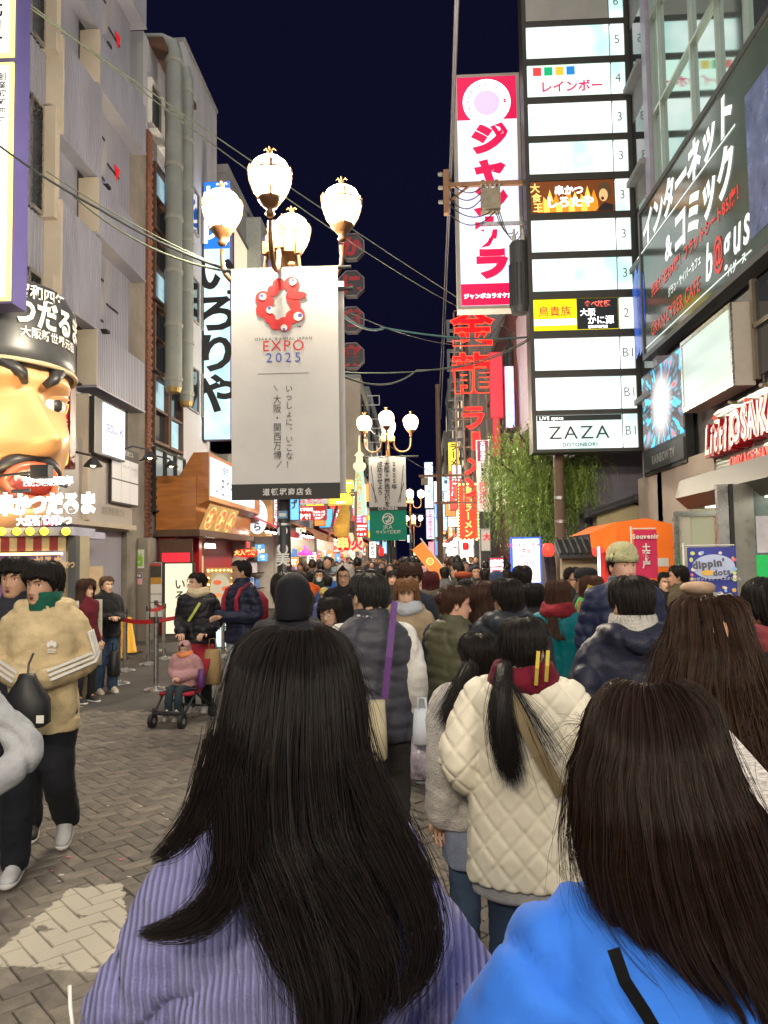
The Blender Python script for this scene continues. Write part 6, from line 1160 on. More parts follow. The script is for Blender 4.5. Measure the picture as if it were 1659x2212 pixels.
# lit white letters, ledge with bulbs, striped valance, purple curtain
S = front((0, 9.55, 0)); ks = thing('skewer_shop', 'fried skewer shop front with bulbs, striped valance and purple curtain at the left edge', 'shop front', loc=(-5.6, 9.8, 0)); k9 = 9.55/F
def fx(u, v=1100): return atY(u, v, 9.55).x
def fz(v, u=80): return atY(u, v, 9.55).z
m_ = MB(); LSH = M('letter shell', (.5, .5, .52), .4, var=0); m_.text(S, '串かつだるま', fx(105), fz(1107), .30*.95, LWHITE, .06, 'c', bold=.06, ax=.75, ext=.04); m_.text(S, '大阪新世界', fx(87), fz(1133), .13, LWHITE, .06, 'c', bold=.05, ax=.85, ext=.02); m_.text(S, '元祖', fx(116), fz(1133), .13, E('lit crimson', (1, .02, .08), 1.5), .06, 'c', bold=.05, ax=.85, ext=.02); m_.text(S, '串かつ', fx(135), fz(1133), .12, LWHITE, .06, 'c', bold=.05, ax=.85, ext=.02); m_.text(S, '創業昭和四年', fx(108), fz(1048), .12, LWHITE, .06, 'c', bold=.05, ax=.9, ext=.02); kid(m_, 'lettering', ks)
m_ = MB(); m_.tube([S.p(fx(38), fz(1022), -.05), S.p(fx(140), fz(1052), -.05)], .02, BLK); m_.tube([S.p(fx(20), fz(1060), -.05), S.p(fx(60), fz(1058), -.05)], .025, BLK); kid(m_, 'bracket', ks)
xr = fx(163); m_ = MB(); m_.slab(S, -9, xr, fz(1158), fz(1140), -.6, .1, M('blue grey ledge', (.3, .31, .4), .45, var=.1)); kid(m_, 'ledge', ks)
for k, u in enumerate((22, 54, 82, 112, 158)):
    m_ = MB(); b_ = S.p(fx(u, 1148), fz(1149, u), .2); m_.ball(b_, .052, E('yellow bulb', (1, .68, .04), 2.2), 10, 8); m_.tube([b_+Vector((-.03, .05, 0)), b_+Vector((-.1, .12, 0))], .04, M('brass socket'), 8); kid(m_, 'bulb', ks)
for i in range(24):
    a = xr-.12-i*.105; m_ = MB(); m_.slab(S, a-.104, a, fz(1190), fz(1159), -.02, .0+.01*(i % 2), M('valance maroon', (.25, .03, .035), .8, var=.1) if i % 2 else M('valance cream', (.5, .4, .24), .8, var=.1)); kid(m_, 'valance_stripe', ks)
m_ = MB(); m_.tube([S.p(-9, fz(1193), .03), S.p(xr-.15, fz(1197), .03)], .016, E('warm strip', (1, .7, .25), 5), 6); kid(m_, 'strip_light', ks)
nor = banner_cloth('curtain', front((-9, 9.5, fz(1300))), fx(136)+9, fz(1199)-fz(1300), M('purple curtain', (.16, .07, .2), .7, var=.15, scale=2, bump=.2, bscale=5), amp=.03, nx=40); nor.parent = ks; nor.matrix_parent_inverse = Matrix.Translation(-ks.location)
m_ = MB(); GT = M('gold print', (.7, .48, .25), .6, var=.05); m_.text(S, '昭和四年', fx(22), fz(1227), .13, GT, .09, 'c', bold=.03, ax=.9); m_.text(S, '串かつだるま', fx(82), fz(1230), .2, GT, .09, 'c', bold=.05, ax=.62); m_.text(S, '大阪新世界元祖串かつ', fx(118), fz(1227), .1, GT, .09, 'c', bold=.03, ax=.62); kid(m_, 'curtain_print', ks)
m_ = MB(); m_.slab(S, fx(136), fx(165), 0, fz(1158), -.4, -.1, M('khaki pillar', (.33, .28, .18), .6, var=.1)); m_.slab(S, fx(150), fx(166), 0, fz(1158), -.1, .02, DKGREY); kid(m_, 'pillar', ks); m_ = MB(); m_.slab(S, -9, fx(140), .0, 1.7, -1.2, -1.1, M('dim kitchen', (.25, .17, .1), .6, var=.4, scale=3, emit=.25, ecol=(1, .7, .4))); kid(m_, 'shop_interior', ks)
# yellow rimmed white light box at the left edge
q0 = atY(27, 655, 9.2); S = front((q0.x-1.15, 9.2, q0.z)); m_ = MB(); m_.slab(S, 0, 1.15, 0, 9, -.34, 0, M('violet sign side', (.07, .06, .19), .4, var=.1)); lb_ = m_.build('light_box_sign', label='tall white light box with yellow rim cut by the left edge', cat='sign')
zc = fz(86, 10)-q0.z
for k, (a, b) in enumerate(((.03, 3.12), (3.2, 8.9))):
    m_ = MB(); m_.slab(S, .04, 1.13, a, b, 0, .03, E('yellow rim', (1, .78, .22), 1.4)); m_.slab(S, .08, 1.07, a+.05, b-.05, .03, .045, E('warm white face', (1, .97, .88), 1.6)); m_.build('sign_face', lb_)
m_ = MB(); m_.text(S, '創業昭和四年', 1.0, 2.98, .115, INK, .05, vert=True, bold=.02); m_.text(S, '串かつだるま', .62, 2.9, .45, INK, .05, vert=True, bold=.04); m_.text(S, '元祖', .85, 4.0, .3, INK, .05, vert=True); m_.build('lettering', lb_)
# red vertical sign behind the face
o, S, w_, h = boxsign('vertical_sign', 'red vertical sign with gold letters half behind the giant face', 96, 802, 153, 1012, 12.3, M('dark red case', (.12, .01, .012), .4, var=.1), M('red sign face', (.6, .01, .01), .4, var=.05, emit=.3, ecol=(1, .02, .02)), .2, .05)
pr = MB(); pr.text(S, '大阪名物', w_*.62, h*.96, h*.235, LGOLD, .02, vert=True, bold=.04, ax=.85); pr.build('lettering', o)
# ---------------------------------------------------------------- LEFT: barbecue restaurant with orange box sign
RSY = 18.1; rs = thing('restaurant_front', 'orange wooden restaurant front with blue lit sign and food pictures', 'restaurant', loc=(-5.6, 19.5, 0))
m_ = MB(); m_.box(LX, -5.32, RSY, 24, 2.52, 3.82, WOODO); m_.box(LX-.02, -5.22, RSY-.06, 24.05, 2.36, 2.52, WOODD); kid(m_, 'wood_box', rs)
m_ = MB(); m_.add([(-5.75, RSY+.05, 3.82), (-5.4, RSY+.05, 4.38), (-5.03, RSY+.05, 4.38), (-5.03, RSY+.05, 3.22), (-5.3, RSY+.05, 3.1), (-5.75, 24, 3.82), (-5.4, 24, 4.38), (-5.03, 24, 4.38), (-5.03, 24, 3.22), (-5.3, 24, 3.1)], [(0, 1, 2, 3, 4), (5, 9, 8, 7, 6), (0, 5, 6, 1), (1, 6, 7, 2), (2, 7, 8, 3), (3, 8, 9, 4), (4, 9, 5, 0)], WOODO); kid(m_, 'sign_box', rs)
Sq = leftwall(RSY+.05, 3.22, -5.03); m_ = MB(); m_.slab(Sq, .1, 5.0, .12, 1.06, 0, .02, tubelit('lit blue grey face', (.45, .58, .9), (.7, .85, 1), .95, (1, .5, 1))); m_.text(Sq, '焼肉', 1.2, .72, .3, INK, .03, bold=.0); m_.text(Sq, 'いろりや', .45, .22, .52, INK, .03, bold=.01); kid(m_, 'sign_face', rs)
for k in range(3):
    m_ = MB(); y_a = RSY+.1+k*.98; d = Surf((-5.30, y_a, 2.5), (0, 1, 0), (.27, 0, .62)); m_.slab(d, 0, .94, 0, .7, 0, .03, E('menu photo ground', (.6, .35, .12), .55)); m_.disc(d, .47, .35, .36, .3, .034, E('menu plate', (.95, .75, .25), .7), 18)
    for q in range(9): m_.disc(d, .47+.24*math.cos(q*2.4+k), .35+.2*math.sin(q*2.4+k), .11, .07, .036+.001*q, E('menu meat %d' % (q % 2), ((.75, .16, .06), (.9, .3, .1))[q % 2], .6), 8)
    kid(m_, 'menu_photo', rs)
m_ = MB(); m_.box(LX, -5.9, RSY+.2, 24, 0, 2.36, RED); m_.box(-5.9, -5.6, RSY+1.2, RSY+1.45, 0, 2.36, RED); kid(m_, 'red_wall', rs)
m_ = MB(); m_.box(-5.95, -5.85, RSY+1.5, RSY+2.6, 0, 2.2, M('door wood', (.25, .09, .03), .4, var=.2)); m_.slab(leftwall(0, 0, -5.85), RSY+1.7, RSY+2.4, .5, 1.9, .002, .02, E('door window', (1, .6, .3), .5)); kid(m_, 'door', rs)
m_ = MB(); Sw = front((LX+.05, RSY+.15, 1.35)); m_.slab(Sw, 0, .8, 0, .95, -.02, .03, WINB); m_.slab(Sw, .06, .74, .3, .62, .03, .04, E('red window sign', (.9, .03, .05), .8)); m_.slab(Sw, .06, .74, .05, .28, .03, .035, M('warm window', (.4, .3, .2), .4, var=.3, emit=.3, ecol=(1, .75, .45))); kid(m_, 'window', rs)
for k in range(4): m_ = MB(); m_.tube([(-5.5, RSY+1.5+.25*k, 2.36), (-5.5, RSY+1.5+.25*k, 2.2)], .012, BLK); m_.lathe([(.03, 2.22), (.05, 2.1), (.0, 2.1)], (-5.5, RSY+1.5+.25*k, 0), E('spot lamp', (1, .9, .7), 6), 8); kid(m_, 'spot_lamp', rs)
# tall lit signs: vertical barbecue sign above
o, S, w_, h = boxsign('vertical_sign', 'tall pale blue lit vertical barbecue sign left of the exposition banner', 440, 391, 497, 951, 22, M('violet case', (.2, .19, .4), .5, var=.1), LITB, .3, .02)
pr = MB(); pr.slab(S, .02, w_-.02, h*.735, h-.02, .016, .02, E('barbecue sign blue', (.02, .2, .85), .9)); pr.text(S, '焼肉', w_*.5, h*.985, h*.115, LWHITE, .025, vert=True, bold=.02); pr.text(S, 'いろりや', w_*.5, h*.72, h*.155, INK, .025, vert=True, bold=.035, ax=1.15); pr.build('lettering', o)
# crab restaurant's column of unlit boxes
CB = M('unlit crab box', (.05, .045, .05), .4, var=.2); CR_ = M('faintly glowing red letter', (.32, .02, .03), .5, var=.1, emit=.06, ecol=(1, .05, .05))  # the dead sign's letters get a faint red glow in their material
cg = thing('vertical_sign', 'column of four dark octagonal boxes with red letters right of the banner', 'sign', loc=(atY(760, 650, 31).x, 31, 8))
for ch, v in (('か', 532), ('に', 612), ('道', 690), ('楽', 768)):
    c = atY(759, v, 31); S = front(c); r_ = .52; m_ = MB(); m_.poly(S, [(r_*math.cos(R(22.5+45*q))*1.08, r_*math.sin(R(22.5+45*q))*1.08) for q in range(8)], -.4, CB, .4); fr = kid(m_, 'sign_box', cg); m_ = MB(); m_.text(S, ch, -.42, -.32, .84, CR_, .01, bold=.06); m_.build('lettering', fr, )
    m_ = MB(); P8 = [S.p(r_*math.cos(R(22.5+45*q))*1.08, r_*math.sin(R(22.5+45*q))*1.08, .02) for q in range(9)]; m_.tube(P8, .022, M('box rim', (.25, .22, .23), .4, var=.1), 5); m_.build('rim', fr)
# ---------------------------------------------------------------- LEFT: market shops further on
def shop(label, Y0, Y1, X, wall, awn, awz, goods=1, lit=1.4, lamp=True):
    o = thing('market_shop', label, 'shop', 'lit food shops on the left side', loc=(X-.6, (Y0+Y1)/2, 0)); m_ = MB(); m_.box(X-1.5, X-1.4, Y0, Y1, 0, 3.0, M('lit shop interior %s' % lit, (.6, .55, .5), .6, var=.3, scale=2, emit=lit*1.3, ecol=(1, .88, .72))); PW = M('pale shop wall', (.55, .5, .45), .6, var=.1); m_.box(X-1.5, X, Y1-.1, Y1, 0, 3.0, PW); m_.box(X-1.4, X-.1, Y0, Y0+.08, 0, 3.0, PW); kid(m_, 'interior', o)  # back wall glows by itself in place of light on the interior
    m_ = MB(); m_.box(X-1.5, X, Y0, Y1, 3.0, 4.4, wall); kid(m_, 'fascia', o)
    if awn: m_ = MB(); m_.add([(X, Y0, awz+.45), (X, Y1, awz+.45), (X+.95, Y1, awz), (X+.95, Y0, awz), (X+.95, Y0, awz-.2), (X+.95, Y1, awz-.2)], [(0, 1, 2, 3), (3, 2, 5, 4)], awn); kid(m_, 'awning', o)
    m_ = MB(); m_.box(X-1.1, X-.9, Y0+.3, Y1-.3, 2.9, 2.96, E('shop ceiling lamp', (1, .88, .7), 24)); kid(m_, 'ceiling_lamp', o)
    rs_ = np.random.default_rng(int(Y0)+3)
    for k in range(7):
        yy = Y0+(Y1-Y0)*(k+.3)/7; bc = ((1, .9, .75), (.95, .08, .06), (1, .72, .08), (.85, .95, 1), (1, .3, .08), (.95, .1, .35), (.15, .5, .95))[rs_.integers(0, 7)]; w2_ = rs_.uniform(.35, .8); h2_ = rs_.uniform(.5, 1.7); z2_ = rs_.uniform(3.1, 5.6); S9 = front((X+.1+rs_.uniform(0, .5), yy, z2_)); m_ = MB(); m_.slab(S9, 0, w2_, 0, h2_, -.15, 0, BLK); m_.slab(S9, .03, w2_-.03, .03, h2_-.03, 0, .012, E('lit sign %d%d%d' % tuple(int(10*c) for c in bc), bc, 1.15)); m_.text(S9, ('酒場', 'たこ焼', '串揚げ', 'お食事', 'ラーメン', 'カニ')[rs_.integers(0, 6)], w2_/2, h2_*.96, min(w2_*.8, h2_/4.3), INK if bc[1] > .4 else LWHITE, .02, vert=True, bold=.03); kid(m_, 'lit_sign', o)
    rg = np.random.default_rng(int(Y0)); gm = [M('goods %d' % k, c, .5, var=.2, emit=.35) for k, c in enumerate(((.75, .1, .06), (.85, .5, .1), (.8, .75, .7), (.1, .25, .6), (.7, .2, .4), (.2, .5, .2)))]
    for r_ in range(3):
        m_ = MB(); m_.box(X-1.3, X-.3, Y0+.2, Y1-.3, .75+.55*r_, .79+.55*r_, WOODD); kid(m_, 'shelf', o)
    m_ = MB()
    for k in range(60): y_ = rg.uniform(Y0+.2, Y1-.4); r_ = rg.integers(0, 3); s_ = rg.uniform(.08, .2); x_ = X-.35-rg.uniform(0, .5); m_.box(x_-s_, x_, y_, y_+s_, .79+.55*r_, .79+.55*r_+rg.uniform(.1, .4), gm[rg.integers(0, 6)])
    kid(m_, 'goods', o, kind='stuff')
    for k in range(9):
        bc = ((1, .9, .7), (.95, .1, .08), (1, .75, .1), (.9, .95, 1), (1, .35, .1), (.1, .4, .9))[rg.integers(0, 6)]; xx, zz_ = X-1.0+rg.uniform(0, 1.5), 1.4+rg.uniform(0, 1.5); yy = Y0+(Y1-Y0)*(k+.5)/9; ww, hh = rg.uniform(.12, .4), rg.uniform(.15, .5); m_ = MB(); m_.slab(front((xx, yy, zz_)), 0, ww, 0, hh, -.03, 0, E('price board %d%d%d' % tuple(int(10*c) for c in bc), bc, .95)); m_.text(front((xx, yy, zz_)), rg.choice(list('焼食旨丼串天酒肉')), ww/2, hh*.25, min(ww, hh)*.6, INK if bc[1] > .5 else LWHITE, .006, 'c', bold=.03); kid(m_, 'price_board', o)
    if lamp:
        for k in range(int((Y1-Y0)/.7)): m_ = MB(); c = Vector((X+.5, Y0+.4+.7*k, awz-.02)); m_.lathe([(.03, .1), (.06, .06), (.09, -.03)], c, BLK, 8, caps=False); m_.ball(c+Vector((0, 0, -.03)), .055, E('shop spot', (1, .93, .82), 55), 8, 6); kid(m_, 'spot_lamp', o)
    return o
AWR = M('red awning', (.5, .02, .05), .7, var=.1, emit=.08, ecol=(1, .05, .08)); AWO = M('orange awning', (.65, .24, .06), .7, var=.12, emit=.06)
shop('white lit snack shop with red awning left of the lamp post', 24.1, 28.3, -5.4, M('pale shop wall', (.55, .5, .45), .6, var=.1), AWR, 2.75)
shop('octopus ball shop with orange awning and row of spot lamps right of the lamp post', 28.5, 35.5, -4.9, WOODD, AWO, 2.75, lit=1.0)
shop('noodle shop behind the yellow sign', 35.8, 43, -4.7, WOODD, AWR, 2.8, lit=.9)
shop('warm lit shop under the tower lantern', 43.2, 52, -4.4, WOODD, AWO, 2.8, lit=1.0, lamp=False)
shop('last lit shop on the left before the crowd closes the street', 52.2, 64, -4.0, WOODD, AWR, 2.8, lit=1.2, lamp=False)
def minisign(label, u0, v0, u1, v1, Y, face, texts=(), case=None, rim=None, depth=.2):
    o, S, w_, h = boxsign('shop_sign', label, u0, v0, u1, v1, Y, case or BLK, face, depth, .03*(u1-u0)*Y/F if not rim else .08*(u1-u0)*Y/F, group='lit shop signs along the street')
    pr = MB()
    for t_, fx_, fy_, sz, mt, vt in texts: pr.text(S, t_, fx_*w_, fy_*h, sz*h, mt, .025, 'c', bold=.03, vert=vt, ax=min(1, 1.0))
    if texts: pr.build('lettering', o)
    return o, S, w_, h
o, S, w_, h = boxsign('shop_sign', 'round white fried food sign on a wood board over the red awning', 524, 1080, 588, 1160, 25.5, M('blond wood board', (.5, .3, .12), .5, var=.25, stretch=(1, 1, 8), emit=.15), M('blond wood board'), .1, .02)
pr = MB(); pr.disc(S, w_*.5, h*.55, w_*.34, h*.48, .02, E('oval white', (.92, .95, 1), .9), 24); pr.text(S, 'さくら', w_*.5, h*.9, h*.25, INK, .03, vert=True, bold=.03); pr.build('lettering', o)
minisign('narrow white sign with red letters beside the round sign', 592, 1078, 606, 1140, 26, E('narrow sign', (1, .95, .93), 1.1), (('うまい', .5, .95, .28, LRED, True),))
o, S, w_, h = boxsign('shop_sign', 'wide red banner about the number one octopus balls behind the lamp post', 566, 1092, 706, 1126, 30, WHITEP, M('red banner sign', (.5, .05, .04), .6, var=.06, emit=.3, ecol=(1, .1, .07)), .04, .01)
pr = MB(); pr.text(S, '千日前', w_*.1, h*.3, h*.36, LWHITE, .02, 'c', bold=.03); pr.text(S, '生まれて半世紀', w_*.6, h*.66, h*.24, LWHITE, .02, 'c', bold=.03); pr.text(S, 'No.1やで！', w_*.6, h*.12, h*.42, LWHITE, .02, 'c', bold=.04, ax=.8); pr.text(S, '絶品たこ焼', w_*.88, h*.5, h*.17, LWHITE, .02, 'c'); pr.text(S, 'ランキング', w_*.88, h*.3, h*.17, LWHITE, .02, 'c'); pr.text(S, '2015年', w_*.88, h*.08, h*.2, LWHITE, .02, 'c', bold=.02); pr.build('lettering', o)
o, S, w_, h = boxsign('shop_sign', 'white strip sign with orange blue waves above the red banner', 566, 1072, 712, 1091, 30.2, WHITEP, M('pale strip', (.6, .6, .62), .5, var=.1, emit=.5), .04, .01); pr = MB(); pr.text(S, 'Wanaka たこ焼', w_*.62, h*.2, h*.7, LRED, .02, 'c', bold=.03); [pr.poly(S, [(w_*(.05+.07*q), h*.9), (w_*(.12+.07*q), h*.9), (w_*(.085+.07*q), h*.1)], .02+.001*q, E('strip %d' % (q % 2), ((.9, .3, .05), (.15, .3, .8))[q % 2], .7)) for q in range(5)]; pr.build('lettering', o)
minisign('square yellow sign with red bands and black brush letters right of the banner', 708, 1036, 763, 1092, 27, LYEL, (('たーる', .62, .36, .34, INK, False), ('OSAKA TAKOYAKI', .5, .84, .085, LWHITE, False), ('お好み焼', .5, .07, .1, LWHITE, False)), case=M('gilt rim', (.4, .3, .05), .4, metal=.4, emit=.15, ecol=(1, .8, .1)), rim=True)
o, S, w_, h = minisign('red sign with two white arrows under the tower lantern', 767, 1129, 794, 1160, 36, E('red sign lit', (.9, .04, .03), .8), (('TEPPAN', .5, .7, .2, LWHITE, False), ('JINJYA', .5, .48, .2, LWHITE, False), ('B1', .5, .1, .2, LWHITE, False)))
pr = MB(); [pr.poly(S, [(w_*(q-.08), h*.25), (w_*(q+.08), h*.25), (w_*q, h*.08)], .03, LWHITE) for q in (.2, .8)]; pr.build('arrow', o)
# tower lantern
TL = E('tower lantern cream', (.95, .9, .55), .85); TG = E('tower lantern green', (.55, .9, .65), .7); c = atY(778, 1113, 33); o = thing('tower_lantern', 'glowing cream and green model tower between the two banners', 'lantern', loc=c); s_ = 33/F
m_ = MB(); m_.rings([[Vector(c)+Vector((sx*w2_*s_, sy*w2_*s_, z*s_)) for sx, sy in ((-1, -1), (1, -1), (1, 1), (-1, 1))] for w2_, z in ((14, 0), (12, 40), (9, 80), (8, 95))], TG); kid(m_, 'tower_leg', o)
m_ = MB(); m_.lathe([(8*s_, 95*s_), (14*s_, 104*s_), (14*s_, 112*s_), (8*s_, 116*s_), (7*s_, 128*s_), (11*s_, 131*s_), (3*s_, 140*s_), (1*s_, 175*s_)], c, TL, 14); kid(m_, 'tower_top', o); pr = MB(); S = front(c+Vector((0, -14*s_, 0))); pr.text(S, '新世界', 0, 92*s_, 14*s_, E('tower letter', (.75, .5, .1), .7), .03, vert=True, bold=.04); pr.text(S, 'ソースカツ', 0, 50*s_, 10*s_, E('tower red letter', (1, .2, .1), .9), .03, vert=True, bold=.03); kid(pr, 'lettering', o)
# lanterns and hung lamps
def chochin(label, u, v, Y, ru, rv, mat, txt=None, tm=None, side=False):
    c = atY(u, v, Y); s_ = Y/F; m_ = MB(); n_ = 14
    if not side: m_.lathe([(ru*s_*(.5+.5*math.sin(math.pi*(.08+.84*q/n_))**.6)*(1+.02*(q % 2)), rv*s_*(2*q/n_-1)) for q in range(n_+1)], c, mat, 18)
    else: m_.rings([[c+Vector((ru*s_*(2*q/n_-1), rv*s_*math.sin(math.pi*(.1+.8*q/n_))**.4*math.cos(a), rv*s_*math.sin(math.pi*(.1+.8*q/n_))**.4*math.sin(a))) for a in np.linspace(0, 2*math.pi, 17)[:-1]] for q in range(n_+1)], mat)
    o = m_.build('paper_lantern', label=label, cat='lantern', smooth=True, group='paper lanterns along the street'); m_ = MB(); m_.tube([c+Vector((0, 0, rv*s_)), c+Vector((0, 0, rv*s_+.25))], .012, BLK, 5); m_.build('hanger', o)
    if txt: pr = MB(); S = front(c+Vector((0, -(rv if side else ru)*s_, 0))); pr.text(S, txt, 0, (rv*s_*.85 if not side else -rv*s_*.35), (rv*s_*1.7/len(txt) if not side else ru*2*s_/len(txt)), tm, .02, 'c', vert=not side, bold=.05); pr.build('lettering', o)
chochin('long red lantern with gold letters under the red awning', 532, 1195, 22.5, 24, 9, E('red lantern', (.9, .02, .02), .8), '大入焼き', LGOLD, True)
chochin('big red lantern below the yellow sign', 742, 1173, 30, 15, 16, E('red lantern'), '串', LGOLD)
chochin('round cream lantern with an ink drawing right of the red lantern', 772, 1176, 34, 13, 15, E('cream lantern', (.95, .75, .45), .75), '火', LRED)
chochin('small cream lantern above the round one', 757, 1160, 34, 7, 9, E('cream lantern'))
chochin('small red lantern by the shop lamps', 824, 1192, 45, 6, 9, E('red lantern'))
chochin('tiny red lantern under the ramen sign', 1006, 1180, 29, 7, 8, E('red lantern'))
c = atY(660, 1195, 21); m_ = MB(); rr_ = .2
m_.rings([[c+Vector(((r*(1+.08*math.cos(8*a)))*math.cos(a), r*(1+.08*math.cos(8*a))*math.sin(a), z)) for a in np.linspace(0, 2*math.pi, 33)[:-1]] for r, z in ((.21, -.06), (.17, .02), (.09, .08), (.04, .1), (.03, .22))], PINKLIT); m_.build('pink_lamp', label='magenta umbrella shaped lamp hanging right of the lamp post', cat='lamp', smooth=True)
# cone shaped golden costume hung on a frame
c = atY(741, 1118, 29); m_ = MB(); m_.rings([[c+Vector((r*.3*math.cos(a)+.08*math.sin(z*3), r*.25*math.sin(a), z)) for a in np.linspace(0, 2*math.pi, 15)[:-1]] for r, z in ((.3, -.75), (.9, -.7), (1, -.3), (.8, .1), (.55, .4), (.75, .55), (.4, .75), (.1, .8))], M('golden robe', (.65, .35, .06), .6, var=.2, bump=.4, bscale=6, emit=.3, ecol=(1, .55, .1))); o = m_.build('hanging_robe', label='golden robe display leaning on a wooden frame left of the tower lantern', cat='display', smooth=True)
m_ = MB(); m_.tube([c+Vector((-.6, .1, -.9)), c+Vector((-.1, .1, 1.0))], .05, WOODP); m_.tube([c+Vector((.45, .1, -.9)), c+Vector((.5, .1, 1.0))], .05, WOODP); m_.build('frame', o)
# right far signs
KAR = tubelit('hanging karaoke face', (.5, .65, .95), (.85, .9, 1), 1.0)
minisign('pale blue vertical karaoke sign hanging high over the far street', 918, 998, 935, 1098, 40, KAR, (('カラオケパセラ', .5, .97, .118, LWHITE, True), ('カラオケパセラ', .52, .965, .112, E('karaoke blue letter', (.1, .3, .75), .5), True)))
minisign('lilac vertical hall sign right below the blue karaoke one', 921, 1100, 938, 1165, 40, E('hall sign face', (.8, .75, 1), .9), (('トヨンボウルーム', .5, .97, .115, LRED, True),))
for k, (u0, v0, u1, v1, Y, c, lb) in enumerate(((940, 1168, 950, 1200, 48, (.1, .25, 1), 'small blue lit sign beyond the hall sign'), (938, 1040, 943, 1085, 50, (.9, .95, 1), 'thin white lit window column near the far street'), (940, 1088, 948, 1160, 55, (.4, .7, 1), 'thin sky blue column sign at the far right'), (926, 1170, 938, 1205, 52, (1, .25, .3), 'small red white sign at the far right'), (893, 1186, 906, 1200, 52, (1, .7, .4), 'warm lit noren sign at the far centre'), (808, 1132, 824, 1160, 48, (.6, .95, .9), 'teal lit sign behind the green banner'), (826, 1170, 842, 1196, 55, (.3, .6, .9), 'blue lit sign right of the green banner pole'), (962, 1172, 985, 1196, 33, (.95, .95, 1), 'white lit octopus restaurant sign under the far pole'), (798, 1170, 812, 1205, 50, (.95, .9, .8), 'white vertical pancake sign beside the cream lantern'), (880, 1155, 890, 1172, 60, (.7, .85, 1), 'tiny pale lit sign at the end of the street'), (862, 1150, 876, 1168, 58, (1, .85, .5), 'tiny amber lit sign at the end of the street'), (905, 1205, 922, 1218, 50, (1, .5, .2), 'low orange lit stall sign in the far crowd'))):
    minisign(lb, u0, v0, u1, v1, Y, E('far sign %d' % k, c, 1.1), ((('たこ焼', .5, .3, .4, INK, False),) if k == 7 else (('お好み焼', .5, .97, .24, INK, True),) if k == 8 else ()))
for k, (y0, y1, X, cc) in enumerate(((34, 44, 2.3, AWR), (46, 60, 2.15, AWO))):
    o = thing('market_shop', ('warm lit stall row with red awning under the far pole', 'warm lit stall row with orange awning at the far right')[k], 'shop', 'lit food shops on the right side', loc=(X, (y0+y1)/2, 0)); m_ = MB(); m_.box(X, X+.1, y0, y1, 0, 2.9, M('lit shop interior 1.2')); kid(m_, 'interior', o); m_ = MB(); m_.add([(X, y0, 3.1), (X, y1, 3.1), (X-.8, y1, 2.75), (X-.8, y0, 2.75), (X-.8, y0, 2.5), (X-.8, y1, 2.5)], [(0, 1, 2, 3), (3, 2, 5, 4)], cc); kid(m_, 'awning', o)  # interior is a self-glowing sheet in place of lit stalls
    for q in range(5): m_ = MB(); m_.ball((X-.6, y0+.8+1.9*q, 2.6), .07, E('shop spot'), 8, 6); kid(m_, 'bulb', o)
    rs_ = np.random.default_rng(k+30)
    for q in range(12):
        bc = ((1, .9, .75), (.95, .08, .06), (1, .72, .08), (.85, .95, 1), (1, .3, .08), (.15, .45, 1), (.6, .85, 1))[rs_.integers(0, 7)]; w2_ = rs_.uniform(.3, .7); h2_ = rs_.uniform(.5, 2.0); S9 = front((X-.15-w2_-rs_.uniform(0, .35), y0+(y1-y0)*(q+.2)/12, rs_.uniform(1.9, 6.2))); m_ = MB(); m_.slab(S9, 0, w2_, 0, h2_, -.15, 0, BLK); m_.slab(S9, .03, w2_-.03, .03, h2_-.03, 0, .012, E('lit sign %d%d%d' % tuple(int(10*c) for c in bc), bc, 1.15)); m_.text(S9, ('酒場', 'たこ焼', '串揚げ', 'お食事', 'ラーメン', 'カニ')[rs_.integers(0, 6)], w2_/2, h2_*.96, min(w2_*.8, h2_/4.3), INK if bc[1] > .4 else LWHITE, .02, vert=True, bold=.03); kid(m_, 'lit_sign', o)
o, S, w_, h = nobori('white and red flag with one big letter beside the sushi board', 1040, 1145, 1058, 1190, 17, WHITEP, (('大', .62, .85, .35, LRED, True),))
# big orange flag on a slanted pole
p0, p1 = atY(968, 1238, 14), atY(912, 1170, 14); m_ = MB(); m_.tube([p0+Vector((.25, 0, -.75)), p0, p1+Vector((-.03, 0, .06))], .012, WHITEP); of_ = m_.build('slanted_flag', label='orange flag with a round crest tilted over the far crowd', cat='flag')
dr = (p1-p0).normalized(); S = Surf(p0-dr*0+Vector((0, -.01, 0)), -dr, Vector((dr.z, 0, -dr.x))*(1 if -dr.x*0 == 0 else 1)); L_ = (p1-p0).length
m_ = MB(); nrm = Vector((-dr.z, 0, dr.x)); nrm = nrm if nrm.z < 0 else -nrm; P = lambda a, b, d=0: p0+dr*(a*L_)+nrm*b+Vector((0, -d-.01*math.sin(a*7), 0)); k_ = 8
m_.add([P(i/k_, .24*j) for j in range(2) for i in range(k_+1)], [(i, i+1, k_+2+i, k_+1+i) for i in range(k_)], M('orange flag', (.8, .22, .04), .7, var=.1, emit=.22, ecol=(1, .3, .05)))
m_.build('flag_cloth', of_); m_ = MB(); Sf = Surf(P(.5, .12, .025), (1, 0, 0), (0, 0, 1)); m_.arc(Sf, 0, 0, .05, .07, 0, 360, .01, LGOLD); m_.arc(Sf, 0, 0, .02, .03, 0, 360, .01, LGOLD); m_.build('crest', of_)
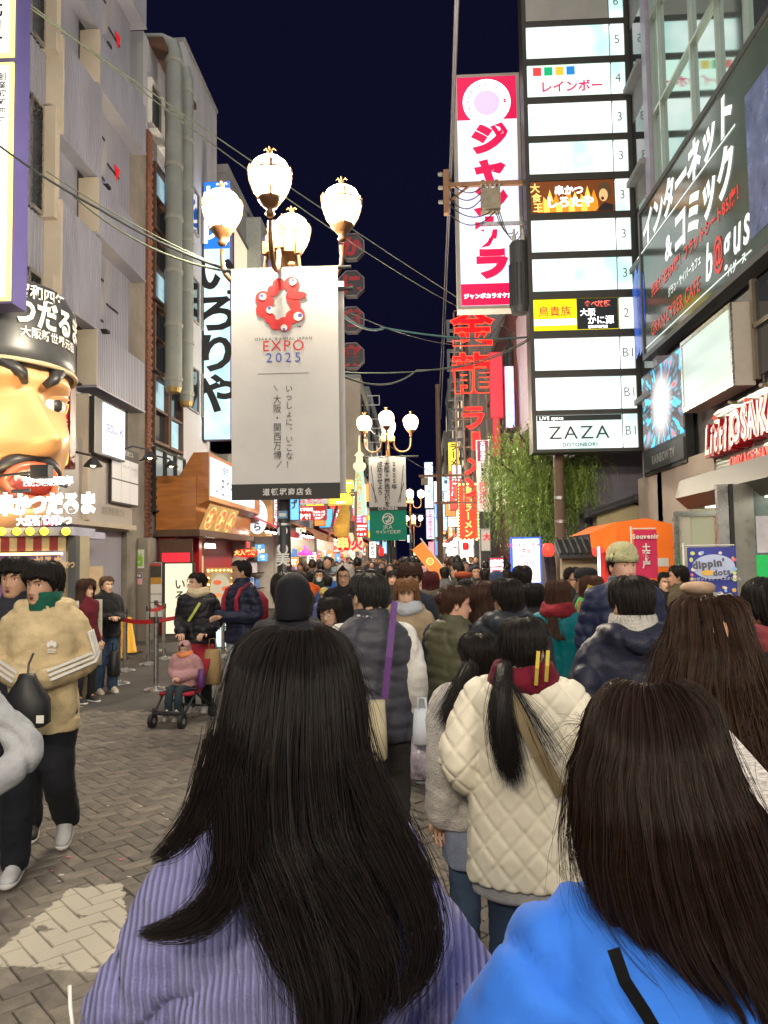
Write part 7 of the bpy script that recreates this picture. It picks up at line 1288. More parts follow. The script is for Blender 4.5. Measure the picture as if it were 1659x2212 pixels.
# ---------------------------------------------------------------- street furniture, left
def stanchion(label, u, v, h=1.0):
    p = atZ(u, v, 0); o = thing('queue_post', label, 'queue post', 'steel queue posts with red belts'); m_ = MB(); m_.lathe([(.0, 0), (.165, 0), (.165, .012), (.15, .025), (.05, .045), (.034, .06)], (0, 0, 0), STEEL, 24); smooth_angle(m_.build('base', o)); m_ = MB(); m_.lathe([(.034, .05), (.034, h-.09)], (0, 0, 0), STEEL, 14); smooth_angle(m_.build('post', o)); m_ = MB(); m_.lathe([(.034, h-.09), (.04, h-.085), (.04, h-.01), (.034, h), (.0, h)], (0, 0, 0), BLK, 14); smooth_angle(m_.build('head', o)); o.location = p; return p
ST = [('front queue post nearest the stroller', 337, 1491), ('queue post behind it, level with the cream board', 320, 1436), ('queue post nearest the jeans woman', 255, 1478), ('queue post second from the jeans woman', 270, 1450), ('queue post left of the woman with the stroller', 354, 1424), ('queue post by the bulb framed menu', 482, 1420), ('queue post against the cream board', 337, 1408), ('queue post beside the bulb framed menu, rear one', 492, 1405)]
PT = [stanchion(*s) for s in ST]
BELT = M('red belt', (.5, .015, .02), .6, var=.08)
for a, b, lb in ((0, 2, 'front red belt from the nearest post towards the yellow cones'), (1, 4, 'red belt between the two middle posts'), (6, 4, 'short rear red belt by the cream board'), (0, 5, 'red belt running behind the woman with the stroller'), (5, 7, 'short red belt by the bulb framed menu')):
    A, B_ = PT[a]+Vector((0, 0, .94)), PT[b]+Vector((0, 0, .94)); m_ = MB(); d = (B_-A).normalized(); s_ = Vector((-d.y, d.x, 0))*.002
    q = sag(A, B_, .03, 8); m_.rings([[p-s_+Vector((0, 0, -.03)), p+s_+Vector((0, 0, -.03)), p+s_+Vector((0, 0, .03)), p-s_+Vector((0, 0, .03))] for p in q], BELT); m_.build('queue_belt', label=lb, cat='belt', group='steel queue posts with red belts')
YC = M('yellow cone plastic', (.8, .42, .01), .45, var=.08)
for k, (u, v) in enumerate(((278, 1412), (268, 1398), (246, 1425))):
    p = atZ(u, v, 0); m_ = MB(); m_.lathe([(.17, .03), (.15, .05), (.045, .68), (.03, .70), (.0, .7)], p, YC, 20); o = m_.build('traffic_cone', label=('tall yellow cone right of the jeans woman', 'yellow cone half hidden behind the tall one', 'yellow cone lowest, behind the nearer queue posts')[k], cat='cone', group='yellow cones by the queue', smooth=True); m_ = MB(); m_.box(p.x-.2, p.x+.2, p.y-.2, p.y+.2, 0, .03, BLK); m_.build('base', o)
# notices on the taupe wall
Sw = front((0, 17.0, 0)); wl = MB(); a, b_ = atY(268, 1185, 17.0), atY(312, 1185, 17.0)
wl.box(a.x-.05, b_.x+.08, 17.0, 17.5, 0, atY(290, 1162, 17).z, TAUPE); wl.build('notice_wall', label='taupe wall end carrying the green notice', cat='wall')
for lb, u0, v0, u1, v1, fm_, tx in (('green and white notice with a skyline', 270, 1187, 312, 1228, M('notice white', (.62, .62, .55), .5, var=.05), None), ('blue and pink tenant notice below the green one', 271, 1237, 308, 1263, M('notice pink', (.6, .4, .4), .5, var=.05), 'テナント募集'), ('small yellow camera notices', 272, 1267, 295, 1281, M('notice yellow', (.6, .52, .15), .5, var=.05), None)):
    a, b_ = atY(u0, v1, 17.0), atY(u1, v0, 17.0); w_, h = b_.x-a.x, b_.z-a.z; S = front((a.x, 16.99, a.z)); m_ = MB(); m_.slab(S, 0, w_, 0, h, 0, .012, fm_); o = m_.build('wall_notice', label=lb, cat='notice'); pr = MB()
    if tx: pr.slab(S, .01, w_-.01, h*.52, h-.01, .013, .016, M('notice navy', (.04, .06, .12), .5, var=0)); pr.text(S, tx, w_/2, h*.64, .07, WHITEP, .02, 'c', bold=.03, ax=.8); pr.text(S, '貸ビル 06', w_/2, h*.2, .06, LRED, .016, 'c')
    elif 'green' in lb:
        pr.slab(S, .03, w_-.03, h*.12, h*.62, .013, .016, M('notice green', (.22, .45, .04), .5, var=.05)); [pr.slab(S, .03+.036*q, .06+.036*q, h*.62, h*(.66+.22*((q*7) % 5)/5), .013, .016, MATS['notice green']) for q in range(10)]; pr.text(S, 'ASABAI', w_/2, h*.28, .075, WHITEP, .018, 'c', bold=.02)
    else: pr.slab(S, w_*.55, w_*.95, h*.5, h*.85, .013, .016, INK); pr.slab(S, w_*.1, w_*.4, h*.4, h*.8, .013, .016, M('notice beige', (.5, .45, .3), .5, var=0))
    pr.build('print', o)
o, S, w_, h = boxsign('menu_stand', 'black and white menu stand with an event poster at the pilaster', 322, 1213, 352, 1335, 17.2, BLK, WHITEP, .1, .02)
pr = MB(); pr.slab(S, .03, w_-.03, h*.62, h-.03, .016, .02, M('poster dark', (.05, .04, .03), .5, var=.1)); pr.slab(S, .03, w_-.03, h*.6, h*.72, .02, .024, M('poster orange', (.55, .28, .04), .5, var=.2)); pr.text(S, 'CLOSED', w_/2, h*.93, .06, E('poster red', (.9, .05, .04), .5), .026, 'c'); [pr.slab(S, .03, w_-.03, h*(.12+.15*q), h*(.13+.15*q), .016, .02, INK) for q in range(3)]; pr.build('print', o)
o, S, w_, h = boxsign('standing_sign', 'cream standing sign with brush letters behind the woman with the stroller', 354, 1214, 418, 1372, 17.0, BLK, E('cream stand face', (.95, .86, .62), .75), .15, .03)
pr = MB(); pr.text(S, 'いろりや', w_*.55, h*.78, h*.16, INK, .02, vert=True, bold=.02); pr.text(S, '焼肉', w_*.85, h*.78, h*.07, INK, .02, vert=True); pr.build('lettering', o)
o, S, w_, h = boxsign('menu_board', 'menu board framed by bulbs behind the man with red straps', 446, 1226, 507, 1328, 15.6, M('bulb frame', (.4, .25, .08), .5, var=.1), M('sushi photo', (.35, .3, .22), .5, var=.4, scale=6, emit=.3), .12, .1)
pr = MB(); pr.disc(S, w_*.5, h*.55, w_*.36, h*.3, .02, E('plate photo', (.6, .55, .4), .5), 20); [pr.disc(S, w_*(.5+.2*math.cos(q*2.1)), h*(.55+.16*math.sin(q*2.1)), .09, .05, .022+.001*q, E('menu meat %d' % (q % 2), (.8, .2, .1), .6), 10) for q in range(7)]; pr.build('print', o)
bb = MB(); [bb.ball(S.p(x_, y_, .04), .022, WARMLO, 8, 5) for q in range(7) for x_, y_ in ((.05, h*(q+.5)/7), (w_-.05, h*(q+.5)/7), (w_*(q+.5)/7, .05), (w_*(q+.5)/7, h-.05))]; bb.build('bulb', o, kind='stuff')
o, S, w_, h = boxsign('lit_sign_stand', 'pale blue lit sign stand below the bulb framed menu', 462, 1328, 508, 1400, 15.7, BLK, LITB, .15, .03); pr = MB(); pr.text(S, 'いろり', w_*.5, h*.5, .14, INK, .02, 'c', bold=.02); pr.build('lettering', o)
for k, (x, y) in enumerate(((.0, 0),)): pass
lit = MB(); rg = np.random.default_rng(9)
for k in range(34):
    p = atZ(rg.uniform(5, 460), rg.uniform(1500, 2000), 0); a = rg.uniform(0, 3); s_ = rg.uniform(.006, .014); lit.box(p.x-s_, p.x+s_, p.y-s_*.7, p.y+s_*.7, .002, .005, M('paper scrap', (.6, .5, .5), .8, var=.1) if k % 4 else M('pink petal', (.6, .15, .25), .7, var=.1))
lit.build('litter', label='scattered paper scraps on the brick paving', cat='litter', kind='stuff')
# ---------------------------------------------------------------- the crowd
def PX(label, u, v, D, rz, H=None, **k):
    p = atY(u, v, D); H = H or max(1.42, min(1.86, p.z-.012)); o = person(label, p.x, D, rz, H, **k); o['s'] = H/1.7; return o
def loc(o, u, v, D):                    # a photo pixel at a depth, in the person's own space
    p = atY(u, v, D)-Vector(o.location); a = -o.rotation_euler.z; s = o.scale; return Vector(((p.x*math.cos(a)-p.y*math.sin(a))/s.x, (p.x*math.sin(a)+p.y*math.cos(a))/s.y, p.z/s.z))
def ribbon(o, name, pts, wd, mat, col=None, th=.006, up=(0, 0, 1), twist=None):
    P = [Vector(p) for p in pts]; rs = []
    for i, p in enumerate(P):
        t = (P[min(i+1, len(P)-1)]-P[max(i-1, 0)]).normalized(); n = Vector(twist[i] if twist else (0, -1, 0)); s = t.cross(n).normalized()*(wd*.5); n = s.cross(t).normalized()*(th*.5)
        rs.append([p-s-n, p+s-n, p+s+n, p-s+n])
    m = MB(); m.rings(rs, mat); q = m.build(name, o, smooth=False)
    if col: q.color = tuple(col)+(1,)
    return q
# 1 the girl in the lavender ribbed jumper, from behind
D = 1.2; g1 = PX('person in a lavender ribbed jumper seen from behind, very long dark hair', 637, 1372, D, 0, lod=0, coat=(.21, .21, .45), cm=KNIT, arms=('wide', 'wide'), pad=.026, hem=.72, sleeve=1.12, hair='xlong', hairobj=False, collar=0, wide=1.0, drop=.055, hc=BLACKH, group='women in the foreground seen from behind', top=1.45, fold=1.5)
sg = g1['s']
def htable(rows, u0, D, s, back, prof):
    v0 = rows[0][0]; de = lambda v: D-.14*min(1, max(0, (v-v0-60)/250)); zc = lambda v: atY(u0, v, de(v)).z/s-1.47
    return [(zc(v), ((a+b)/2-u0)*de(v)/F/s, (b-a)/2*de(v)*.885/F/s, prof(zc(v))) for v, a, b in rows]
bk = lambda z: float(np.interp(z, [-.5, -.25, -.1, 0, .1, .2, .26], [.185, .175, .15, .132, .125, .09, .0]))
T1 = htable([(1352, 634, 640), (1358, 585, 695), (1368, 552, 727), (1395, 518, 757), (1450, 495, 782), (1500, 480, 795), (1560, 470, 803), (1650, 456, 815), (1720, 447, 826), (1800, 448, 840), (1900, 500, 885), (2000, 560, 912), (2100, 620, 905), (2200, 645, 858), (2260, 670, 820)], 637, D, sg, .12, bk)
f1 = hair_fn(zf=.16, L=.34, table=T1, noise=.004, seed=11)
hair_obj(g1, f1, (.010, .008, .008), nu=110, nv=60, t1=.8, shrink=.06)
strands(g1, hull_strands(f1, 21000, 22, phi0=np.pi-2.5, phi1=np.pi+2.5, tl=(.78, 1.04), wave=.06, clumps=420, clump=.24, depth=(-.014, .006), fly=.04), .00034, (.012, .009, .0085))
for pts, sp, n in (([(480, 1600), (462, 1690), (425, 1770), (372, 1832), (330, 1856)], (.012, .012, .010, .008, .004), 420), ([(500, 1700), (512, 1840), (492, 1930), (430, 1992), (360, 2014), (302, 2016)], (.014, .014, .012, .010, .007, .003), 600), ([(790, 1650), (835, 1760), (890, 1850), (940, 1905)], (.010, .010, .007, .003), 300), ([(840, 1800), (905, 1930), (930, 2030), (905, 2110), (850, 2180)], (.014, .012, .011, .009, .005), 500), ([(720, 1900), (790, 2020), (835, 2120), (800, 2215)], (.02, .018, .014, .008), 500), ([(600, 1950), (640, 2060), (690, 2150), (725, 2230)], (.02, .016, .012, .006), 500), ([(470, 1690), (430, 1760), (410, 1800), (360, 1842)], (.006, .004, .004, .002), 60)):
    strands(g1, bundle([loc(g1, u, v, D-.185) for u, v in pts], sp, n, flat=(1, .5, 1)), .00042, (.011, .008, .0075))
m_ = MB(); m_.tube([loc(g1, 150, 2130, 1.1), loc(g1, 152, 2175, 1.08), loc(g1, 160, 2240, 1.07)], .003, WHITEP); m_.build('jumper_trim', g1, smooth=True)
ribbon(g1, 'bag_strap', [loc(g1, 610, 2240, D-.17), loc(g1, 560, 2290, D-.17)], .02, M('olive strap', (.2, .15, .08), .7, var=.1))
# 2 the girl in the blue sweatshirt
D = 1.0; g2 = PX('person in a bright blue sweatshirt seen from behind, dark brown blunt hair', 1412, 1488, D, 0, lod=0, coat=(.03, .165, .70), cm=SWEAT, arms=('wide', 'wide'), pad=.035, hem=.7, sleeve=1.2, hair='bob', hairobj=False, collar=0, wide=1.0, drop=.06, group='women in the foreground seen from behind', top=1.45, fold=1.5)
s2 = g2['s']; T2 = htable([(v_, a_-14, b_-18) for v_, a_, b_ in [(1464, 1406, 1416), (1470, 1362, 1468), (1484, 1325, 1508), (1520, 1290, 1545), (1600, 1255, 1570), (1700, 1219, 1602), (1800, 1206, 1630), (1900, 1206, 1656), (2000, 1228, 1682), (2060, 1258, 1690), (2130, 1330, 1690), (2190, 1420, 1640)]], 1412, D, s2, .12, bk)
f2 = hair_fn(zf=.16, L=.12, lift=(.085, .05), table=T2, noise=.003, seed=21); hair_obj(g2, f2, (.012, .007, .005), nu=110, nv=54, t1=.86, shrink=.06)
strands(g2, hull_strands(f2, 20000, 18, phi0=np.pi-2.5, phi1=np.pi+2.5, tl=(.84, 1.04), wave=.035, clumps=420, clump=.22, depth=(-.012, .005), fly=.025), .00033, (.017, .0085, .006))
ribbon(g2, 'bag_strap', [loc(g2, 1325, 2050, D-.18), loc(g2, 1350, 2120, D-.19), loc(g2, 1395, 2190, D-.19), loc(g2, 1430, 2250, D-.19)], .014, M('black strap', (.006, .006, .007), .9, var=.1, spec=.08))
# 3 navy coat, long wavy hair, patterned strap
D = 1.9; g3 = PX('person in a dark navy coat with long brown wavy hair and a patterned shoulder strap', 1525, 1306, D, 0, lod=0, coat=(.018, .019, .035), kind='plain', cm=NYLON, pad=.045, hem=.55, wide=1.15, hair='long', hairobj=False, arms=('down', 'down'), collar=0)
T3 = htable([(1286, 1520, 1530), (1292, 1480, 1572), (1312, 1450, 1602), (1400, 1424, 1618), (1460, 1402, 1634), (1520, 1388, 1652), (1580, 1378, 1672), (1630, 1376, 1690), (1670, 1400, 1690)], 1525, D, g3['s'], .12, bk)
f3 = hair_fn(zf=.16, L=.2, table=T3, noise=.006, seed=31); hair_obj(g3, f3, (.012, .007, .005), nu=90, nv=40, t1=.95, shrink=.05)
strands(g3, hull_strands(f3, 9000, 18, phi0=np.pi-2.6, phi1=np.pi+2.6, tl=(.9, 1.05), wave=.14, clumps=140, clump=.45, depth=(-.012, .008), fly=.05), .0006, (.03, .014, .008))
ribbon(g3, 'shoulder_strap', [loc(g3, 1440, 1500, 1.85), loc(g3, 1480, 1525, 1.72), loc(g3, 1560, 1600, 1.66), loc(g3, 1640, 1690, 1.64), loc(g3, 1720, 1790, 1.64)], .055, M('white patterned strap', (.55, .52, .5), .8, var=.5, scale=60, stretch=(1, 1, 4)))
# 4 white quilted jacket
D = 2.9; g4 = PX('person in a cream quilted jacket and maroon scarf, long black ponytail', 1128, 1334, D, -12, lod=0, coat=(.70, .65, .53), kind='quilt', cm=QSHELL, pad=.045, hem=.65, wide=1.1, hair='bun', hc=BLACKH, scarf=(.13, .008, .022), arms=('pocket', 'pocket'), trs=(.04, .065, .12), tm=DENIM, yawh=R(-14), skin='l')
put('sweatshirt', coat_mesh(('pocket', 'pocket'), 'plain', .58, .03, 1, CLOTH, 1.1, 1., 0, 0, 2, False), g4, (.38, .38, .4))
for ch in list(g4.children):
    if ch.name.startswith('hair_bun'): bpy.data.objects.remove(ch)
G = lambda *p: loc(g4, *p)
pt = [G(1090, 1440, 2.77), G(1082, 1500, 2.70), G(1082, 1560, 2.69), G(1092, 1620, 2.69), G(1105, 1680, 2.69)]
m_ = MB(); m_.tube(pt, [.03, .034, .045, .04, .012], HAIR, 14); m_.build('ponytail', g4, smooth=True).color = BLACKH+(1,)
strands(g4, bundle(pt, (.010, .014, .020, .022, .022), 2600), .0006, (.012, .010, .010)); strands(g4, bundle([G(1105, 1480, 2.72), G(1150, 1560, 2.69), G(1190, 1640, 2.69), G(1225, 1700, 2.69)], (.008, .03, .045, .05), 70), .0006, (.012, .01, .01)); strands(g4, hull_strands(hair_fn(seed=g4 and 5, **HS['bun']), 3000, 14, tl=(.9, 1.0), wave=.02, clump=.3, depth=(-.002, .006), yawh=R(-14)), .0006, (.012, .010, .010))
for a, b in (((1163, 1408), (1158, 1478)), ((1184, 1407), (1180, 1470))):
    ribbon(g4, 'scarf_stripe', [G(a[0], a[1], 2.74), G((a[0]+b[0])/2, (a[1]+b[1])/2, 2.715), G(*b, 2.74)], .014, M('yellow knit', (.5, .38, .05), .9, var=.15), th=.02)
ribbon(g4, 'bag_strap', [G(1095, 1490, 2.72), G(1130, 1560, 2.68), G(1165, 1630, 2.67), G(1215, 1720, 2.69)], .05, M('olive strap'))
# 5 fleece jacket beside her
D = 3.2; g5 = PX('person in a white fleece jacket and jeans, black ponytail, left of the quilted jacket', 1035, 1368, D, 15, lod=0, coat=(.62, .58, .54), cm=FLEECE, pad=.05, hem=.8, wide=1.0, sleeve=1.2, hair='bun', arms=('swing', 'pocket'), trs=(.05, .08, .14), tm=DENIM, collar=0, yawh=R(10))
for ch in list(g5.children):
    if ch.name.startswith('hair_bun'): bpy.data.objects.remove(ch)
put('long_shirt', coat_mesh(('swing', 'pocket'), 'plain', .62, .028, 1, CLOTH, 1., 1., 0, 0, 3, False), g5, (.2, .23, .32))
G = lambda *p: loc(g5, *p); pt = [G(1015, 1440, 3.06), G(1000, 1490, 3.0), G(985, 1530, 2.98), G(962, 1560, 2.97)]; m_ = MB(); m_.tube(pt, [.03, .045, .05, .015], HAIR, 12); m_.build('ponytail', g5, smooth=True).color = BLACKH+(1,); strands(g5, bundle(pt, (.012, .022, .028, .026), 1500), .0007, (.014, .011, .01))
# 6 grey puffer vest man with purple strap
D = 4.1; g6 = PX('man in a dark grey puffer vest with a purple bag strap, seen from behind', 800, 1237, D, 8, lod=0, coat=(.62, .6, .57), vest=(.055, .055, .07), pad=.02, hem=.85, arms=('down', 'down'), hair='crop', hc=(.02, .018, .016), glasses=True, trs=(.045, .04, .036), tm=CLOTH, tw=1.3, bulk=1.12, yawh=R(25), shoes=(.6, .6, .6), legs='stand', skin='l')
G = lambda *p: loc(g6, *p); ribbon(g6, 'bag_strap', [G(853, 1300, 4.0), G(848, 1340, 3.86), G(840, 1420, 3.81), G(831, 1510, 3.83)], .03, M('purple strap', (.10, .03, .16), .7, var=.1))
def bag(name, label, u0, v0, u1, v1, D, mat, depth=.12, handles=True, taper=.85):
    a, b = atY(u0, v1, D), atY(u1, v0, D); m = MB(); w_, h = b.x-a.x, b.z-a.z; cx = (a.x+b.x)/2
    m.rings([[(cx+sx*w_*.5*k, D+sy*depth*.5*k2, a.z+h*t) for sx, sy in ((-1, -1), (0, -1.25), (1, -1), (1.08, 0), (1, 1), (0, 1.25), (-1, 1), (-1.08, 0))] for t, k, k2 in ((0, .8, .7), (.06, 1, 1), (.5, .97, 1), (.9, taper, .7), (1, taper*.95, .35))], mat); o = m.build(name, label=label, cat='bag', smooth=True)
    if handles: m = MB(); m.tube([(cx-w_*.25, D, b.z-.02), (cx-w_*.18, D, b.z+h*.3), (cx+w_*.18, D, b.z+h*.3), (cx+w_*.25, D, b.z-.02)], .008, mat, 6); m.build('handle', o, smooth=True)
    return o
bag('shoulder_bag', 'beige canvas shoulder bag at the grey vest man’s hip', 796, 1512, 834, 1640, 3.78, M('canvas beige', (.42, .37, .25), .85, var=.12), handles=False)
bag('shopping_bag', 'clear and white shopping bag with colourful snacks hanging right of the grey vest man', 888, 1590, 926, 1680, 3.95, M('snack bag film', (.45, .4, .48), .25, var=.6, scale=14)); bag('paper_bag', 'white paper bag above the snack bag', 893, 1530, 932, 1605, 3.85, M('white paper', (.6, .64, .7), .6, var=.06))
# 7 beige track jacket man and his companion, grey hoodie
D = 4.5; g7 = PX('young man in a beige zip jacket with three white sleeve stripes walking', 97, 1217, D, 194, lod=0, coat=(.55, .43, .25), pad=.034, hem=.75, arms=('clasp', 'clasp'), hair='mop', legs='walk2', trs=(.014, .015, .02), tw=1.35, yawh=R(-26), mouth=True, shoes=(.5, .5, .5), collar=2, sleeve=1.02, wide=.98, glance=-.002)
m_ = MB(); m_.rings([ellring(0, -.01, z, r, r*1.04, 24, 2) for z, r in ((1.44, .10), (1.505, .094), (1.545, .098), (1.548, .09), (1.5, .082))], CLOTH, caps=False); m_.build('hood_lining', g7, smooth=True).color = (.012, .09, .06, 1)
WS = M('white stripe', (.68, .67, .64), .7, var=.05)
for sx in (-1, 1):
    a = [Vector(p) for p in arm_pts('clasp', sx)]; a = [Vector((p.x*.98 if abs(p.x) > .1 else p.x, p.y, p.z)) for p in a]
    for k in range(3):
        off = (k-1)*.026; pts, tw_ = [], []
        for t in np.linspace(.12, 1, 12):
            q = a[1].lerp(a[2], t*2) if t < .5 else a[2].lerp(a[3], t*2-1); d = ((a[2]-a[1]) if t < .5 else (a[3]-a[2])).normalized(); out = (Vector((sx*1., .25, .1)) if t < .5 else Vector((sx*.35, .9, .25))); out = (out-d*out.dot(d)).normalized(); sd = d.cross(out).normalized(); r_ = float(np.interp(t, [0, .5, 1], [.085, .079, .069])); pts.append(q+out*r_*.99+sd*off); tw_.append(out)
        ribbon(g7, 'sleeve_stripe', pts, .014, WS, th=.012, twist=tw_)
S_ = Surf((-.075, .136, 1.235), (-1, .12, 0), (0, 0, 1)); m_ = MB(); [m_.disc(S_, x_, z_, .011, .017, .012+.001*q, WS, 12) for q, (x_, z_) in enumerate(((-.017, .018), (0, .026), (.017, .018)))]; [m_.slab(S_, -.022, .022, -.012-.008*q, -.008-.008*q, .011, .013, WS) for q in range(3)]; m_.build('chest_emblem', g7)
bg_ = bag('drawstring_bag', 'black drawstring bag hanging from the beige jacket man’s hands', 14, 1455, 102, 1570, 4.1, M('black nylon bag', (.012, .012, .014), .55, var=.1), .1, False, .35)
m_ = MB(); m_.tube([atY(60, 1465, 4.1), atY(62, 1435, 4.12), atY(72, 1412, 4.18)], .006, BLK); m_.build('cord', bg_); m_ = MB(); q = atY(84, 1555, 4.02); m_.box(q.x-.02, q.x+.02, 4.03, 4.035, q.z-.02, q.z+.02, WHITEP); m_.build('tag_patch', bg_)
PX('man in a dark jacket with short fringe, left behind the beige jacket man', 36, 1213, 4.9, 200, lod=0, coat=(.03, .03, .042), hair='mop', yawh=R(-18), pad=.03, arms=('down', 'pocket'), mouth=True, tilt=R(3), H=1.76)
PX('person in a light grey sweatshirt and jeans, cropped by the left edge', -135, 1240, 2.6, 176, H=1.62, lod=0, coat=(.36, .37, .39), cm=CLOTH, arms=('hip', 'hip'), pad=.012, sleeve=1.05, hem=.72, trs=(.07, .15, .36), tm=DENIM, wide=1.04, collar=0, fold=1.6)
# 8 people in the middle of the street
PX('man in a black beanie and black jacket seen from behind under the banner', 633, 1256, 3.9, 4, lod=0, coat=(.018, .018, .022), hat=('beanie_deep', (.012, .012, .016)), hair='crop', pad=.045, wide=1.1, collar=2)
PX('person with plain black hair just behind the black beanie', 622, 1240, 4.7, 10, lod=1, hair='mop', coat=(.03, .03, .035))
PX('man in a navy coat with a white collar seen from behind', 1362, 1246, 3.45, 2, lod=0, coat=(.014, .016, .034), cm=NYLON, pad=.05, wide=1.05, hair='short', glasses=True, collar=2, scarf=None, yawh=R(8), skin='l', arms=('pocket', 'pocket'))
o = [x for x in bpy.data.objects if x.get('label', '').startswith('man in a navy coat with a white collar')][0]
m_ = MB(); m_.rings([ellring(0, -.014, z, r, r*1.05, 28, 2) for z, r in ((1.46, .115), (1.53, .106), (1.545, .1), (1.54, .092), (1.48, .09))], FLEECE, caps=False); m_.build('collar', o, smooth=True).color = (.6, .58, .54, 1)
PX('man with glasses in a charcoal hooded jacket, right of the hair clip woman', 1097, 1250, 4.7, -5, lod=0, coat=(.028, .032, .042), cm=NYLON, pad=.045, collar=2, hair='short', glasses=True, yawh=R(28), wide=1.05)
PX('woman in an olive puffer vest turned right with her hair in a bun', 978, 1264, 4.9, -35, lod=0, coat=(.02, .025, .04), vest=(.085, .085, .05), pad=.03, hair='bun', hc=BROWNH, yawh=R(-42), skin='p', arms=('down', 'hold'), tilt=R(-4))
PX('woman facing the camera with long light brown hair and a pale scarf', 877, 1252, 6.2, 178, lod=0, coat=(.35, .27, .18), pad=.04, hair='xlong', hc=LBROWN, scarf=(.45, .48, .52), skin='l', tilt=R(-4), collar=2)
PX('young man with parted hair looking down behind the light brown haired woman', 886, 1218, 6.9, 183, lod=0, hair='mop', hc=BROWNH, skin='m', coat=(.03, .035, .05), tilt=R(-8))
PX('tall man in a pale yellow beanie and navy puffer facing the camera', 1343, 1190, 5.4, 186, lod=0, kind='puffer', coat=(.018, .024, .06), hat=('beanie', (.52, .50, .27)), hair='crop', pad=.055, skin='p', wide=1.1, H=1.79, yawh=R(10))
PX('woman in a black coat with a green and yellow scarf, brown bob', 1278, 1246, 6.3, -8, lod=0, hair='bob', hc=(.06, .025, .013), scarf=(.08, .4, .08), coat=(.012, .012, .014), pad=.03)
q = [x for x in bpy.data.objects if x.get('label', '').startswith('woman in a black coat with a green')][0]; ribbon(q, 'scarf_band', [loc(q, 1268, 1272, 6.14), loc(q, 1282, 1276, 6.12), loc(q, 1296, 1274, 6.14)], .075, M('yellow scarf band', (.6, .38, .05), .9, var=.15), th=.03)
bag('shoulder_bag', 'small tan leather bag on the green scarf woman', 1238, 1385, 1254, 1450, 6.0, M('tan leather', (.42, .17, .06), .45, var=.12), .06, False); 
m_ = MB(); m_.tube([atY(1246, 1390, 6.0), atY(1246, 1340, 6.0), atY(1252, 1300, 6.05)], .012, M('tan leather')); m_.build('bag_strap', [x for x in bpy.data.objects if x.get('label', '').startswith('small tan')][0])
PX('woman in a teal jacket with a red checked scarf', 1204, 1254, 6.0, -28, lod=1, hair='long', hc=BROWNH, coat=(.0, .16, .19), scarf=(.22, .02, .03), cm=NYLON, pad=.035, yawh=R(-20))
PX('man in a purple jacket with a cream hood, seen from behind', 1128, 1222, 7.6, 0, lod=1, coat=(.05, .022, .09), hair='short', collar=2, scarf=(.5, .47, .42), pad=.035)
PX('person with short black hair right behind the purple jacket', 1152, 1262, 7.0, -10, lod=1, hair='mop', coat=(.03, .03, .035))
PX('man with glasses facing the camera beside the utility pole', 1238, 1226, 8.4, 200, lod=1, glasses=True, hair='short', coat=(.02, .02, .025), skin='m')
PX('man in a black flat cap looking left beside the utility pole', 1264, 1230, 7.4, 60, lod=1, hat=('cap', (.015, .015, .018)), hair='crop', coat=(.02, .02, .026), pad=.045, yawh=R(20))
PX('woman in a beige beret right of the glass booth', 1508, 1262, 5.8, -30, lod=0, hat=('beret', (.42, .29, .2)), hair='bob', hc=(.06, .03, .015), coat=(.55, .48, .36), cm=FLEECE, yawh=R(-30))
PX('woman in black facing the camera before the orange tent', 1438, 1236, 8.8, 170, lod=1, hair='bun', skin='l', coat=(.015, .015, .018), pad=.035)
PX('man in a brown jacket turned to the woman in black', 1464, 1222, 8.6, 70, lod=1, hair='short', coat=(.09, .07, .045), pad=.03)
PX('child with short black hair beside the woman in black', 1420, 1312, 7.6, -40, H=1.28, lod=1, hair='mop', coat=(.02, .02, .03))
PX('woman with dark hair before the tent, beside the yellow beanie man', 1402, 1254, 7.8, -20, lod=1, hair='long', coat=(.02, .02, .022))
PX('person in a black coat cropped by the right edge', 1668, 1296, 3.1, 20, H=1.62, lod=0, hair='mop', coat=(.012, .013, .018), pad=.05, wide=1.1, scarf=(.2, .04, .05))
PX('woman with long dark hair right of the olive vest woman', 1016, 1252, 5.6, -10, lod=1, hair='long', coat=(.02, .02, .024)); PX('woman with long brown hair and dark fur coat in the middle of the crowd', 1048, 1258, 5.2, -20, lod=1, hair='xlong', hc=BROWNH, coat=(.03, .025, .022), cm=FLEECE, yawh=R(-15))
PX('small woman with glasses smiling between the beanie and the grey vest', 712, 1312, 5.6, 165, lod=1, H=1.45, hair='bob', glasses=True, skin='l', coat=(.04, .05, .06)); PX('man in a white head wrap and black cloak with glasses', 745, 1222, 8.6, 170, lod=1, hat=('hood', (.62, .55, .48)), hair='crop', coat=(.012, .012, .014), pad=.05, glasses=True, wide=1.1)
# 9 left side
PX('woman in a maroon top and long cream coat with curly brown hair', 186, 1272, 9.6, -120, lod=0, hair='curly', hc=(.05, .022, .014), coat=(.10, .012, .02), pad=.012, glasses=True, skin='l', H=1.52, trs=(.015, .015, .018), tw=.9, yawh=R(15)); q = [x for x in bpy.data.objects if x.get('label', '').startswith('woman in a maroon')][0]
cm_ = MB()
for sx in (-1, 1): cm_.rings([[(sx*a, b, z) for a, b in ((.06, -.17), (.17, -.16), (.235, -.03), (.215, .08), (.185, .1), (.19, -.03), (.15, -.12), (.06, -.135))] for z in (.50, .8, 1.1, 1.36, 1.43)], FLEECE)
cm_.build('long_coat', q, smooth=True).color = (.55, .53, .44, 1)
PX('woman in a black short coat and blue jeans standing by the yellow cones', 230, 1261, 10.3, 222, lod=0, hair='bun', hc=(.09, .05, .03), coat=(.012, .012, .015), cm=FLEECE, pad=.04, arms=('hold', 'hold'), trs=(.045, .075, .14), tm=DENIM, tw=1.35, skin='l', yawh=R(12), shoes=(.55, .5, .42), H=1.55)
